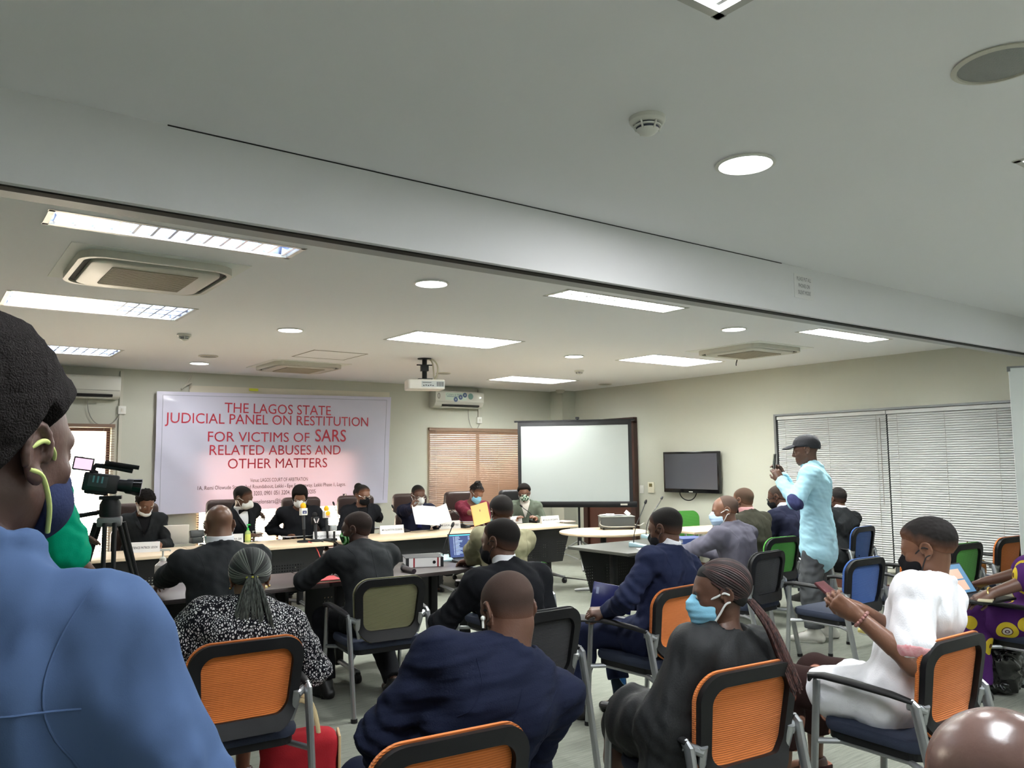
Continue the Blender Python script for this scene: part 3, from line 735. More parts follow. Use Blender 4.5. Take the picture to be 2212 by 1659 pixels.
# ================================================================== TABLES
LIGHTW = mat('maple_laminate', sr(226, 206, 176), 0.4, var=(5, sr(214, 190, 158)))
DARKT = mat('dark_laminate', sr(66, 58, 58), 0.38, var=(7, sr(54, 46, 46)))
DARKG = mat('dark_grey_laminate', sr(66, 66, 60), 0.45)
PERF = mat('perforated_black', sr(20, 20, 22), 0.4)
def perf_nodes(m):
    nt, b = nodes_of(m)
    tc = N(nt, 'ShaderNodeTexCoord'); sp = N(nt, 'ShaderNodeSeparateXYZ'); nt.links.new(tc.outputs['Object'], sp.inputs[0])
    P = 0.028
    fx = MATH(nt, 'SUBTRACT', MATH(nt, 'FRACT', MATH(nt, 'DIVIDE', sp.outputs[0], P)), 0.5)
    fz = MATH(nt, 'SUBTRACT', MATH(nt, 'FRACT', MATH(nt, 'DIVIDE', sp.outputs[2], P)), 0.5)
    r2 = MATH(nt, 'ADD', MATH(nt, 'MULTIPLY', fx, fx), MATH(nt, 'MULTIPLY', fz, fz))
    hole = MATH(nt, 'LESS_THAN', r2, 0.055)
    # holes only in separate patches of the panel
    g = MATH(nt, 'FRACT', MATH(nt, 'ADD', MATH(nt, 'DIVIDE', sp.outputs[0], 0.48), 0.18))
    band = MATH(nt, 'MULTIPLY', MATH(nt, 'GREATER_THAN', g, 0.3), MATH(nt, 'LESS_THAN', MATH(nt, 'ABSOLUTE', MATH(nt, 'SUBTRACT', sp.outputs[2], 0.43)), 0.10))
    alpha = MATH(nt, 'SUBTRACT', 1.0, MATH(nt, 'MULTIPLY', hole, band))
    nt.links.new(alpha, b.inputs['Alpha'])
perf_nodes(PERF)
def table(label, x0, x1, y0, y1, rz=0.0, top=LIGHTW, panel_side=-1, group=None, casters=True, taper=True, feet=(1, 1)):
    """folding table; modesty panel near the side y=panel_side; local origin at the table centre"""
    w, d = x1 - x0, y1 - y0
    t = thing('folding_table', label, 'table', ((x0 + x1) / 2, (y0 + y1) / 2, 0), rz=rz, group=group)
    obj('tabletop', MB().box((0, 0, TABLE_H - 0.014), (w - 0.006, d, 0.028)), top, t, bevel=0.004)
    py = panel_side * (d / 2 - 0.10)
    k = 0.14 if taper else 0.0
    poly = [(-w / 2 + 0.06, TABLE_H - 0.03), (w / 2 - 0.06, TABLE_H - 0.03), (w / 2 - 0.06 - k, 0.27), (-w / 2 + 0.06 + k, 0.27)]
    obj('modesty_panel', MB().prism(poly, 0.012, RX90, (0, py, 0)), PERF, t)
    for s in (-1, 1):
        x = s * (w / 2 - 0.22)
        obj('leg', MB().box((x, 0, 0.38), (0.06, 0.05, TABLE_H - 0.10)).box((x, 0, TABLE_H - 0.045), (0.05, d * 0.7, 0.03)), BLACK, t, bevel=0.006)
        f = obj('foot', MB().tube([(x, -d * 0.45, 0.075), (x, 0, 0.10), (x, d * 0.45, 0.075)], 0.022, 8, flat=((0, 0, 1), 0.8)), SILVER, t, smooth=True)
        for q in (-1, 1):
            if casters: obj('caster', MB().lathe([(0.03, -0.018), (0.033, -0.01), (0.033, 0.01), (0.03, 0.018)], 14, (x, q * d * 0.45, 0.033), Matrix.Rotation(rad(90), 3, 'Y')).box((x, q * d * 0.45, 0.06), (0.03, 0.03, 0.03)), BLACK, f, smooth=True)
            else: obj('foot_pad', MB().lathe([(0.02, 0), (0.02, 0.06)], 10, (x, q * d * 0.45, 0)), BLACK, f, smooth=True)
    return t
TY0 = Pz(1000, 1152, TABLE_H)[1]
PT = [0.66, 2.22, 3.66, 5.28, 6.93]
TLAB = ['light maple panel table at far left with the white laptop', 'light maple panel table in front of the bow tie and the news microphones',
        'light maple panel table in front of the person with the hair bun', 'light maple panel table at right end of the row, nearest the screen']
for i in range(4):
    table(TLAB[i], PT[i], PT[i + 1] - (0.10 if i == 1 else 0.0), TY0, TY0 + 0.7, group='light panel tables in a row')
DY0 = Pz(900, 1240, TABLE_H)[1]
table('dark brown table in front of the bald person with the white cuffs', 0.72, 2.36, 5.33, 6.05, top=DARKT, panel_side=1, group='dark folding tables', taper=False)
table('dark brown table with the binder and the open laptop', 2.37, 3.62, 5.33, 6.05, top=DARKT, panel_side=1, group='dark folding tables', taper=False)
a_, b_ = Pz(1225, 1180, TABLE_H), Pz(1352, 1196, TABLE_H)
table('dark grey table with light feet in front of the person in the navy suit', a_[0], a_[0] + 1.6, b_[1], a_[1], top=DARKG, panel_side=1, group='dark folding tables', casters=False, taper=True)

# round table and its neighbour
rc = Pz(1303, 1147, TABLE_H)
t = thing('round_table', 'round maple table with black equipment case in front of the screen', 'table', (rc[0], rc[1], 0))
obj('tabletop', MB().lathe([(0.0005, TABLE_H - 0.03), (0.50, TABLE_H - 0.03), (0.515, TABLE_H - 0.02), (0.515, TABLE_H - 0.004), (0.51, TABLE_H), (0.0005, TABLE_H)], 56), LIGHTW, t, smooth=True)
obj('column', MB().tube([(0, 0, 0.03), (0, 0, TABLE_H - 0.03)], 0.035, 14), BLACK, t, smooth=True)
for k in range(4):
    a = rad(90 * k + 30); obj('leg', MB().tube([(0, 0, 0.06), (0.36 * math.cos(a), 0.36 * math.sin(a), 0.022)], [0.025, 0.016], 8), GREYM, t, smooth=True)
p = Pz(1500, 1143, TABLE_H)
t = thing('side_table', 'light maple table beside the green chair at the back', 'table', (p[0] + 0.28, p[1] - 0.02, 0), rz=rad(-8))
obj('tabletop', MB().box((0, 0, TABLE_H - 0.014), (1.1, 0.66, 0.028)), LIGHTW, t, bevel=0.004)
for sx in (-1, 1):
    for sy in (-1, 1): obj('leg', MB().tube([(sx * 0.48, sy * 0.26, 0.0), (sx * 0.48, sy * 0.26, TABLE_H - 0.028)], 0.02, 10), GREYM, t, smooth=True)

# ================================================================== CHAIRS
def fabric(name, c, dark):
    m = mat(name, c, 0.85, spec=0.2, sheen=0.2)
    nt, b = nodes_of(m)
    tc = N(nt, 'ShaderNodeTexCoord'); wv = N(nt, 'ShaderNodeTexWave'); wv.bands_direction = 'Z'; wv.inputs['Scale'].default_value = 42; wv.inputs['Distortion'].default_value = 0.6; wv.inputs['Detail'].default_value = 1
    nt.links.new(tc.outputs['Object'], wv.inputs['Vector'])
    cc = RAMP(nt, wv.outputs['Fac'], [(0.0, dark), (0.6, c)], 'LINEAR'); nt.links.new(cc, b.inputs['Base Color'])
    bp = N(nt, 'ShaderNodeBump'); bp.inputs['Strength'].default_value = 0.35; bp.inputs['Distance'].default_value = 0.004
    nt.links.new(wv.outputs['Fac'], bp.inputs['Height']); nt.links.new(bp.outputs[0], b.inputs['Normal'])
    return m
ORANGE = fabric('orange_mesh', sr(212, 122, 58), sr(188, 100, 44)); GREEN = fabric('green_mesh', sr(82, 156, 66), sr(66, 134, 52)); BLUE = fabric('blue_mesh', sr(66, 102, 170), sr(52, 84, 146)); OLIVE = fabric('olive_mesh', sr(140, 138, 104), sr(96, 96, 74)); BLKMESH = fabric('black_mesh', sr(44, 44, 46), sr(30, 30, 32))
NAVYSEAT = mat('navy_seat', sr(38, 46, 66), 0.85, bump=(300, 0.3))
def make_chair(color, label, group='mesh-back armchairs'):
    t = thing('mesh_chair', label, 'chair', (0, 0, 0), group=group)
    def back_y(x, z): return -0.205 - (z - 0.45) * 0.16 + 0.38 * x * x - 0.55 * max(0, 0.52 - z)
    # frame ring and mesh panel
    def contour(w, h, r, n=8): return [(x, z + 0.635) for x, z in rrect(w, h, r, n)]
    def shape(x, z):     # sides taper slightly toward the bottom, top edge crowned
        k = 1 - 0.12 * max(0, (0.66 - z) / 0.2); return x * k, z + (0.012 * math.cos(x * 6) if z > 0.7 else (-0.03 * (1 - (x / 0.22) ** 2) if z < 0.50 else 0))
    out = [shape(*p) for p in contour(0.47, 0.36, 0.085)]; inn = [shape(*p) for p in contour(0.375, 0.265, 0.055)]
    n = len(out); V = []
    for ring, dy in ((out, 0.0), (inn, 0.0), (inn, -0.024), (out, -0.024)):
        V += [(x, back_y(x, z) + dy, z) for x, z in ring]
    F = []
    for k in range(n):
        k2 = (k + 1) % n
        for r in range(4):
            r2 = (r + 1) % 4; F.append((r * n + k, r * n + k2, r2 * n + k2, r2 * n + k))
    obj('back_frame', MB().add(V, F), BLACK, t, smooth=True, auto=50)
    def panel(w, h, r, dy0, dy1):
        pts = [shape(*p) for p in contour(w, h, r)]; V = []; F = []; m = len(pts); rings = [1.0, 0.75, 0.5, 0.25]
        cz = 0.635
        for dy in (dy0, dy1):
            for q in rings: V += [(x * q, back_y(x * q, cz + (z - cz) * q) + dy, cz + (z - cz) * q) for x, z in pts]
            V.append((0, back_y(0, cz) + dy, cz))
        L = len(rings) * m + 1
        for side in (0, 1):
            o_ = side * L
            for r in range(len(rings) - 1):
                for k in range(m):
                    k2 = (k + 1) % m; q = (o_ + r * m + k, o_ + r * m + k2, o_ + (r + 1) * m + k2, o_ + (r + 1) * m + k); F.append(q if side else q[::-1])
            for k in range(m):
                q = (o_ + 3 * m + k, o_ + 3 * m + (k + 1) % m, o_ + L - 1); F.append(q if side else q[::-1])
        for k in range(m): F.append((k, (k + 1) % m, L + (k + 1) % m, L + k))
        return MB().add(V, F)
    obj('backrest', panel(0.482, 0.372, 0.09, 0.001, 0.013), color, t, smooth=True, auto=60)
    # seat
    V = []; mb = MB().prism([(x, y + 0.01) for x, y in rrect(0.47, 0.45, 0.07, 6)], 0.055, None, (0, 0, 0.385))
    obj('seat', mb, NAVYSEAT, t, bevel=0.02)
    obj('seat_pan', MB().prism([(x, y + 0.01) for x, y in rrect(0.44, 0.42, 0.06, 6)], 0.03, None, (0, 0, 0.357)), BLACK, t)
    for s in (-1, 1):
        x = s * 0.265
        leg = obj('leg', MB().tube([(x, 0.26, 0.012), (x, 0.24, 0.30), (x, 0.215, 0.60)], 0.017, 10, flat=((1, 0, 0), 0.75)), SILVER, t, smooth=True)
        obj('foot_cap', MB().tube([(x, 0.26, 0.0), (x, 0.26, 0.022)], 0.0185, 10), BLACK, leg, smooth=True)
        leg = obj('leg', MB().tube([(x, -0.33, 0.012), (x, -0.278, 0.30), (x, -0.22, 0.585), (x, -0.20, 0.60)], [0.019, 0.02, 0.022, 0.018], 10, flat=((1, 0, 0), 0.75)), SILVER, t, smooth=True)
        obj('foot_cap', MB().tube([(x, -0.332, 0.0), (x, -0.329, 0.022)], 0.0205, 10), BLACK, leg, smooth=True)
        obj('armrest', MB().tube([(x, -0.215, 0.600), (x, -0.12, 0.612), (x, 0.05, 0.620), (x, 0.18, 0.622), (x, 0.245, 0.612), (x, 0.255, 0.585)], [0.016, 0.022, 0.025, 0.025, 0.021, 0.006], 12, flat=((0, 0, 1), 0.6)), BLACK, t, smooth=True)
        mb = MB().tube([(x, -0.19, 0.585), (x - s * 0.03, -0.215, 0.575), (x - s * 0.052, -0.232, 0.565)], 0.017, 10); mb.tube([(x - s * 0.052, -0.236, 0.585), (x - s * 0.056, -0.222, 0.53), (x - s * 0.07, -0.21, 0.46)], [0.018, 0.017, 0.012], 10, flat=((0, 1, 0), 0.6))
        obj('back_bracket', mb, SILVER, t, smooth=True)
        obj('side_rail', MB().tube([(x, 0.222, 0.345), (x - s * 0.06, 0.15, 0.350), (x - s * 0.06, -0.15, 0.350), (x, -0.26, 0.345)], 0.013, 8), SILVER, t, smooth=True)
    return t
CHAIR0 = None
CH_USED = 0
def chair(u=None, v=None, loc=None, hd=0.0, color=ORANGE, label='', group='mesh-back armchairs'):
    global CHAIR0, CH_USED
    if CHAIR0 is None:
        CHAIR0 = make_chair(ORANGE, label, group)
        CHAIR0.location = (loc[0], loc[1], 0); CHAIR0.rotation_euler = (0, 0, -rad(hd)); return CHAIR0
    return dup(CHAIR0, (loc[0], loc[1], 0), -rad(hd), label, group, swap=None if color is ORANGE else {ORANGE: color})

LEATHER = mat('brown_leather', sr(66, 50, 46), 0.42, bump=(120, 0.15)); LEATHERB = mat('black_leather', sr(36, 35, 38), 0.42, bump=(120, 0.15))
def make_exec(m, label, group):
    t = thing('executive_chair', label, 'chair', (0, 0, 0), group=group)
    seat = MB().prism([(x, y + 0.02) for x, y in rrect(0.52, 0.5, 0.09, 6)], 0.10, None, (0, 0, 0.40)); obj('seat', seat, m, t, bevel=0.035, bseg=3)
    MT = Matrix.Rotation(rad(82), 3, 'X')
    obj('backrest', MB().prism(rrect(0.46, 0.40, 0.07, 6), 0.09, MT, (0, -0.20, 0.68)), m, t, bevel=0.03, bseg=3)
    obj('headrest', MB().prism(rrect(0.47, 0.25, 0.06, 6), 0.10, MT, (0, -0.245, 1.005)), m, t, bevel=0.03, bseg=3)
    for s in (-1, 1): obj('armrest', MB().tube([(s * 0.29, -0.2, 0.5), (s * 0.30, -0.16, 0.64), (s * 0.30, 0.12, 0.65), (s * 0.28, 0.2, 0.50)], [0.02, 0.025, 0.025, 0.02], 8), BLACK, t, smooth=True)
    obj('gas_lift', MB().tube([(0, 0, 0.10), (0, 0, 0.40)], 0.03, 10), GREYM, t, smooth=True)
    b = MB()
    for k in range(5):
        a = rad(72 * k + 18); b.tube([(0, 0, 0.12), (0.29 * math.cos(a), 0.29 * math.sin(a), 0.07)], [0.03, 0.018], 8)
    bb = obj('star_base', b, BLACK, t, smooth=True)
    for k in range(5):
        a = rad(72 * k + 18); obj('caster', MB().sphere((0.29 * math.cos(a), 0.29 * math.sin(a), 0.031), 0.031, 10), BLACK, bb, smooth=True)
    return t
EXEC0 = None
def exec_chair(x, y, hd, label, m=None, group='leather panel chairs'):
    global EXEC0
    m = m or LEATHER
    if EXEC0 is None:
        EXEC0 = make_exec(LEATHER, label, group); EXEC0.location = (x, y, 0); EXEC0.rotation_euler = (0, 0, -rad(hd)); return EXEC0
    return dup(EXEC0, (x, y, 0), -rad(hd), label, group, swap=None if m is LEATHER else {LEATHER: m})

# ================================================================== PEOPLE: smooth implicit surfaces turned into meshes
def _dotc(P, a, o):
    return (P[0] - o[0]) * a[0] + (P[1] - o[1]) * a[1] + (P[2] - o[2]) * a[2]
def rc(a, b, ra, rb, n=None, fl=1.0):
    """tapered capsule from a to b; n,fl flatten it along n"""
    a = np.array(a, float); b = np.array(b, float); ba = b - a
    if n is not None:
        n = np.array(n, float); g = 1 / fl - 1; ba2 = ba + n * (ba @ n) * g
    else: ba2 = ba
    L2 = float(ba2 @ ba2) + 1e-12
    def fn(P):
        q = [P[0] - a[0], P[1] - a[1], P[2] - a[2]]
        if n is not None:
            s = (q[0] * n[0] + q[1] * n[1] + q[2] * n[2]) * g
            q = [q[i] + n[i] * s for i in range(3)]
        t = np.clip((q[0] * ba2[0] + q[1] * ba2[1] + q[2] * ba2[2]) / L2, 0, 1)
        dx, dy, dz = q[0] - t * ba2[0], q[1] - t * ba2[1], q[2] - t * ba2[2]
        d = np.sqrt(dx * dx + dy * dy + dz * dz) - (ra + (rb - ra) * t)
        return d * (fl if (n is not None and fl < 1) else 1.0) if False else d
    R = max(ra, rb)
    return fn, np.minimum(a, b) - R, np.maximum(a, b) + R
def el(c, r, M=None):
    """ellipsoid; M columns = axes"""
    c = np.array(c, float); r = np.array(r, float); M = np.eye(3) if M is None else np.array(M)
    def fn(P):
        q = [_dotc(P, M[:, i], c) for i in range(3)]
        k0 = np.sqrt((q[0] / r[0]) ** 2 + (q[1] / r[1]) ** 2 + (q[2] / r[2]) ** 2)
        k1 = np.sqrt((q[0] / r[0] ** 2) ** 2 + (q[1] / r[1] ** 2) ** 2 + (q[2] / r[2] ** 2) ** 2) + 1e-6
        return k0 * (k0 - 1) / k1
    R = np.sqrt(((M * r[None, :]) ** 2).sum(1))
    return fn, c - R, c + R
def bx(c, h, M=None, rr=0.01):
    c = np.array(c, float); h = np.array(h, float); M = np.eye(3) if M is None else np.array(M)
    def fn(P):
        q = [np.abs(_dotc(P, M[:, i], c)) - (h[i] - rr) for i in range(3)]
        o = np.sqrt(np.maximum(q[0], 0) ** 2 + np.maximum(q[1], 0) ** 2 + np.maximum(q[2], 0) ** 2)
        return o + np.minimum(np.maximum(np.maximum(q[0], q[1]), q[2]), 0) - rr
    R = (np.abs(M) * h[None, :]).sum(1)
    return fn, c - R, c + R

class Field:
    BIG = 0.12
    def __init__(s, prims, h, pad=0.03):
        lo = np.min([p[1] for p in prims], 0) - pad; hi = np.max([p[2] for p in prims], 0) + pad
        s.o = lo; s.h = h; s.n = np.ceil((hi - lo) / h).astype(int) + 1
        s.F = np.full(s.n, s.BIG, np.float32)
        s.ax = [(lo[i] + h * np.arange(s.n[i])).astype(np.float32) for i in range(3)]
    def sl(s, lo, hi):
        a = np.clip(np.floor((lo - s.o) / s.h).astype(int), 0, s.n); b = np.clip(np.ceil((hi - s.o) / s.h).astype(int) + 1, 0, s.n)
        if (b <= a).any(): return None, None
        S = tuple(slice(a[i], b[i]) for i in range(3))
        return S, [s.ax[0][S[0]][:, None, None], s.ax[1][S[1]][None, :, None], s.ax[2][S[2]][None, None, :]]
    def all(s): return [s.ax[0][:, None, None], s.ax[1][None, :, None], s.ax[2][None, None, :]]
    def u(s, p, k=0.02):
        S, P = s.sl(p[1] - k - 3 * s.h, p[2] + k + 3 * s.h)
        if S is None: return s
        d = p[0](P); A = s.F[S]; m = np.minimum(A, d); x = np.maximum(k - np.abs(A - d), 0) / k
        s.F[S] = m - x * x * k * 0.25; return s
    def us(s, ps, k=0.02):
        for p in ps: s.u(p, k)
        return s
    def s_(s, p, k=0.01):
        S, P = s.sl(p[1] - k - 3 * s.h, p[2] + k + 3 * s.h)
        if S is None: return s
        d = -p[0](P); A = s.F[S]; m = np.maximum(A, d); x = np.maximum(k - np.abs(A - d), 0) / k
        s.F[S] = m + x * x * k * 0.25; return s
    def cut(s, fn, k=0.004):
        """keep only where fn<0"""
        d = fn(s.all()); A = s.F; m = np.maximum(A, d); x = np.maximum(k - np.abs(A - d), 0) / k
        s.F = (m + x * x * k * 0.25).astype(np.float32); return s
    def disp(s, fn):
        s.F = s.F - fn(s.all()).astype(np.float32); return s
    def mesh(s):
        F = s.F
        F[0] = F[-1] = s.BIG; F[:, 0] = F[:, -1] = s.BIG; F[:, :, 0] = F[:, :, -1] = s.BIG
        ins = F < 0
        nx, ny, nz = F.shape
        cnt = np.zeros((nx - 1, ny - 1, nz - 1), np.uint8)
        for i in (0, 1):
            for j in (0, 1):
                for k in (0, 1): cnt += ins[i:nx - 1 + i, j:ny - 1 + j, k:nz - 1 + k]
        act = (cnt > 0) & (cnt < 8); ii = np.argwhere(act)
        if len(ii) == 0: return np.zeros((0, 3)), np.zeros((0, 4), int)
        idx = np.full(act.shape, -1, np.int32); idx[act] = np.arange(len(ii))
        off = np.array([(i, j, k) for i in (0, 1) for j in (0, 1) for k in (0, 1)])
        val = [F[ii[:, 0] + o[0], ii[:, 1] + o[1], ii[:, 2] + o[2]] for o in off]
        acc = np.zeros((len(ii), 3)); c = np.zeros(len(ii))
        for a in range(8):
            for b in range(a + 1, 8):
                if np.abs(off[a] - off[b]).sum() != 1: continue
                va, vb = val[a], val[b]; m = (va < 0) != (vb < 0)
                t = va[m] / (va[m] - vb[m]); acc[m] += off[a] + t[:, None] * (off[b] - off[a]); c[m] += 1
        V = s.o + s.h * (ii + acc / c[:, None])
        Q = []
        for axis in range(3):
            b, d = (axis + 1) % 3, (axis + 2) % 3
            sa = [slice(None)] * 3; sb = [slice(None)] * 3
            sa[axis] = slice(0, -1); sb[axis] = slice(1, None)
            A, B = ins[tuple(sa)], ins[tuple(sb)]
            e = np.argwhere(A != B); e = e[(e[:, b] > 0) & (e[:, d] > 0) & (e[:, b] < F.shape[b] - 1) & (e[:, d] < F.shape[d] - 1)]
            fl = A[e[:, 0], e[:, 1], e[:, 2]]
            def cell(db, dd):
                q = e.copy(); q[:, b] += db; q[:, d] += dd; return idx[q[:, 0], q[:, 1], q[:, 2]]
            q = np.stack([cell(-1, -1), cell(0, -1), cell(0, 0), cell(-1, 0)], 1)
            q[~fl] = q[~fl][:, ::-1]; Q.append(q)
        return V, np.concatenate(Q)

def field_obj(name, VF, m, parent, root, smooth_iter=0):
    Vs, Fs, o = [], [], 0
    for V, Fq in (VF if isinstance(VF, list) else [VF]):
        if len(V) == 0: continue
        Vs.append(V - root); Fs.append(Fq + o); o += len(V)
    if not Vs: return None
    V = np.concatenate(Vs).astype(np.float32); Fq = np.concatenate(Fs).astype(np.int32)
    me = bpy.data.meshes.new(name)
    me.vertices.add(len(V)); me.vertices.foreach_set('co', V.ravel())
    me.loops.add(len(Fq) * 4); me.loops.foreach_set('vertex_index', Fq.ravel())
    me.polygons.add(len(Fq)); me.polygons.foreach_set('loop_start', np.arange(0, len(Fq) * 4, 4, dtype=np.int32))
    me.polygons.foreach_set('use_smooth', np.ones(len(Fq), bool))
    me.update(calc_edges=True); me.validate()
    if m is not None: me.materials.append(m)
    ob = bpy.data.objects.new(name, me); COL.objects.link(ob); ob.parent = parent
    return ob

def wob(seed, lam, amp, st=None):
    """soft fold noise; st stretches coordinates"""
    r = random.Random(seed); D = []
    for k in range(5):
        d = np.array([r.gauss(0, 1) for _ in range(3)]); d /= np.linalg.norm(d)
        if st is not None: d = d * np.array(st)
        e = np.array([r.gauss(0, 1) for _ in range(3)]); e /= np.linalg.norm(e)
        L = lam * (0.7 + 0.7 * r.random()); D.append((d * 2 * math.pi / L, e * 2 * math.pi / (L * 2.2), r.random() * 6))
    def fn(P):
        t = 0
        for d, e, ph in D:
            t = t + np.sin(P[0] * d[0] + P[1] * d[1] + P[2] * d[2] + ph + 1.3 * np.sin(P[0] * e[0] + P[1] * e[1] + P[2] * e[2] + 2 * ph))
        return t * (amp / 3.2)
    return fn

def rotm(yaw=0, pitch=0, roll=0):
    """columns = right, forward, up in the parent frame; yaw clockwise from +y, pitch up, roll to the right"""
    y, p, r = rad(yaw), rad(pitch), rad(roll)
    Rz = np.array([[math.cos(y), math.sin(y), 0], [-math.sin(y), math.cos(y), 0], [0, 0, 1]])
    Rx = np.array([[1, 0, 0], [0, math.cos(p), -math.sin(p)], [0, math.sin(p), math.cos(p)]])
    Ry = np.array([[math.cos(r), 0, math.sin(r)], [0, 1, 0], [-math.sin(r), 0, math.cos(r)]])
    return Rz @ Rx @ Ry

def ik(a, t, l1, l2, pole):
    """two bones from a to t, middle joint pushed along pole; returns joint, reachable end"""
    d = t - a; L = np.linalg.norm(d); mx = (l1 + l2) * 0.995
    if L > mx: t = a + d * mx / L; d = t - a; L = mx
    x = (l1 * l1 - l2 * l2 + L * L) / (2 * L); h = math.sqrt(max(l1 * l1 - x * x, 0)); dn = d / L
    p = pole - dn * (pole @ dn); p = p / (np.linalg.norm(p) + 1e-9)
    return a + dn * x + p * h, t

# ---- colours
def skin(name, c):
    m = mat(name, sr(*c), 0.42, spec=0.45, bump=(140, 0.06), var=(14, tuple(x * 0.82 for x in sr(*c))))
    return m
SKIN = {'deep': skin('skin_deep', (78, 54, 46)), 'dark': skin('skin_dark', (96, 66, 52)), 'brown': skin('skin_brown', (122, 84, 64)), 'warm': skin('skin_warm', (126, 88, 68))}
HAIRM = mat('hair_black', sr(33, 30, 29), 0.95, spec=0.08, bump=(420, 0.5))
STUBM = mat('hair_cropped', sr(42, 34, 31), 0.8, spec=0.25, bump=(500, 0.5))
EYEW = mat('eye_white', sr(200, 190, 180), 0.25); IRIS = mat('iris_dark', sr(20, 14, 12), 0.15)
def fade_mat(m, sk):
    """short hair that thins out to the scalp toward the hairline"""
    nm = m.name + '_' + sk
    if nm in MATS: return MATS[nm]
    h = m.node_tree.nodes['Principled BSDF'].inputs['Base Color'].default_value[:3]; c = SKIN[sk].node_tree.nodes['Principled BSDF'].inputs['Base Color'].default_value[:3]
    n_ = mat(nm, tuple(h), 0.8, spec=0.15, bump=(420, 0.2)); nt, b = nodes_of(n_); a = N(nt, 'ShaderNodeAttribute'); a.attribute_name = 'fade'
    nt.links.new(RAMP(nt, a.outputs['Fac'], [(0.0, tuple(c)), (0.22, tuple(0.8 * x + 0.15 * y for x, y in zip(c, h))), (0.6, tuple(0.3 * x + 0.65 * y for x, y in zip(c, h))), (1.0, tuple(h))], 'LINEAR'), b.inputs['Base Color']); return n_
SOLE = mat('sole_black', sr(20, 20, 20), 0.6)
def cloth(name, c, rough=0.9, b=(220, 0.15), sheen=0.0, **kw):
    return mat(name, c if max(c) <= 1 else sr(*c), rough, spec=0.12, bump=b, sheen=sheen, **kw)

# ---- head, in its own frame: x right, y forward, z up, origin between the ears; crown at z=.118, chin at z=-.112
def head_prims(H, R, s, ears=True):
    W = lambda q: H + R @ (np.array(q, float) * s)
    E = lambda c, r, rot=None: el(W(c), np.array(r) * s, R if rot is None else R @ rot)
    C = lambda a, b, ra, rb: rc(W(a), W(b), ra * s, rb * s)
    skull = [(E((0, -0.018, 0.040), (0.073, 0.094, 0.078)), 0.03), (E((0, 0.030, 0.012), (0.063, 0.068, 0.080)), 0.03), (E((0, 0.030, -0.045), (0.055, 0.058, 0.062)), 0.03)]
    face = [(E((0, 0.052, -0.083), (0.038, 0.036, 0.028)), 0.025), (C((-0.045, 0.0, -0.052), (0.0, 0.066, -0.088), 0.016, 0.016), 0.03), (C((0.045, 0.0, -0.052), (0.0, 0.066, -0.088), 0.016, 0.016), 0.03),
            (C((-0.036, 0.083, 0.018), (0.036, 0.083, 0.018), 0.010, 0.010), 0.02),
            (C((-0.045, 0.066, -0.022), (-0.030, 0.074, -0.030), 0.012, 0.012), 0.02), (C((0.045, 0.066, -0.022), (0.030, 0.074, -0.030), 0.012, 0.012), 0.02),
            (C((0, 0.093, 0.012), (0, 0.112, -0.028), 0.007, 0.011), 0.014), (E((-0.013, 0.101, -0.033), (0.010, 0.012, 0.009)), 0.010), (E((0.013, 0.101, -0.033), (0.010, 0.012, 0.009)), 0.010),
            (C((-0.018, 0.090, -0.057), (0.018, 0.090, -0.057), 0.0075, 0.0075), 0.010), (C((-0.016, 0.088, -0.070), (0.016, 0.088, -0.070), 0.0085, 0.0085), 0.010)]
    carve = [(E((-0.031, 0.098, 0.000), (0.015, 0.012, 0.009)), 0.014), (E((0.031, 0.098, 0.000), (0.015, 0.012, 0.009)), 0.014), (C((-0.018, 0.101, -0.0635), (0.018, 0.101, -0.0635), 0.003, 0.003), 0.004)]
    lids = [(E((-0.031, 0.083, -0.001), (0.0135, 0.0125, 0.0115)), 0.006), (E((0.031, 0.083, -0.001), (0.0135, 0.0125, 0.0115)), 0.006)]
    ear = []; earc = []
    if ears:
        for sx in (-1, 1):
            rot = rotm(sx * -22, -8, 0)
            ear.append((E((sx * 0.076, -0.012, -0.004), (0.007, 0.018, 0.031), rot), 0.008))
            for k in range(9):   # helix rim
                a0, a1 = rad(-60 + 28 * k), rad(-60 + 28 * (k + 1))
                pa = (sx * 0.080, -0.016, 0.0); f = lambda a: (sx * (0.079 + 0.006 * math.sin(a * 0.7)), -0.014 - 0.021 * math.cos(a - math.pi / 2) * (1) , 0.002 + 0.031 * math.sin(a + math.pi / 2 - math.pi / 2))
                g = lambda a: (sx * (0.080 + 0.005 * max(0, -math.cos(a))), -0.012 + 0.021 * math.cos(a), 0.0 + 0.031 * math.sin(a))
                b0, b1 = rad(-5 + 24 * k), rad(-5 + 24 * (k + 1))
                ear.append((C(g(b0), g(b1), 0.0048, 0.0048), 0.004))
            ear.append((E((sx * 0.079, -0.006, -0.031), (0.006, 0.009, 0.010)), 0.008))
            ear.append((E((sx * 0.078, 0.007, -0.008), (0.005, 0.005, 0.008)), 0.005))
            earc.append((E((sx * 0.088, -0.009, -0.004), (0.0085, 0.010, 0.016), rot), 0.006))
    return skull, face, carve, lids, ear, earc

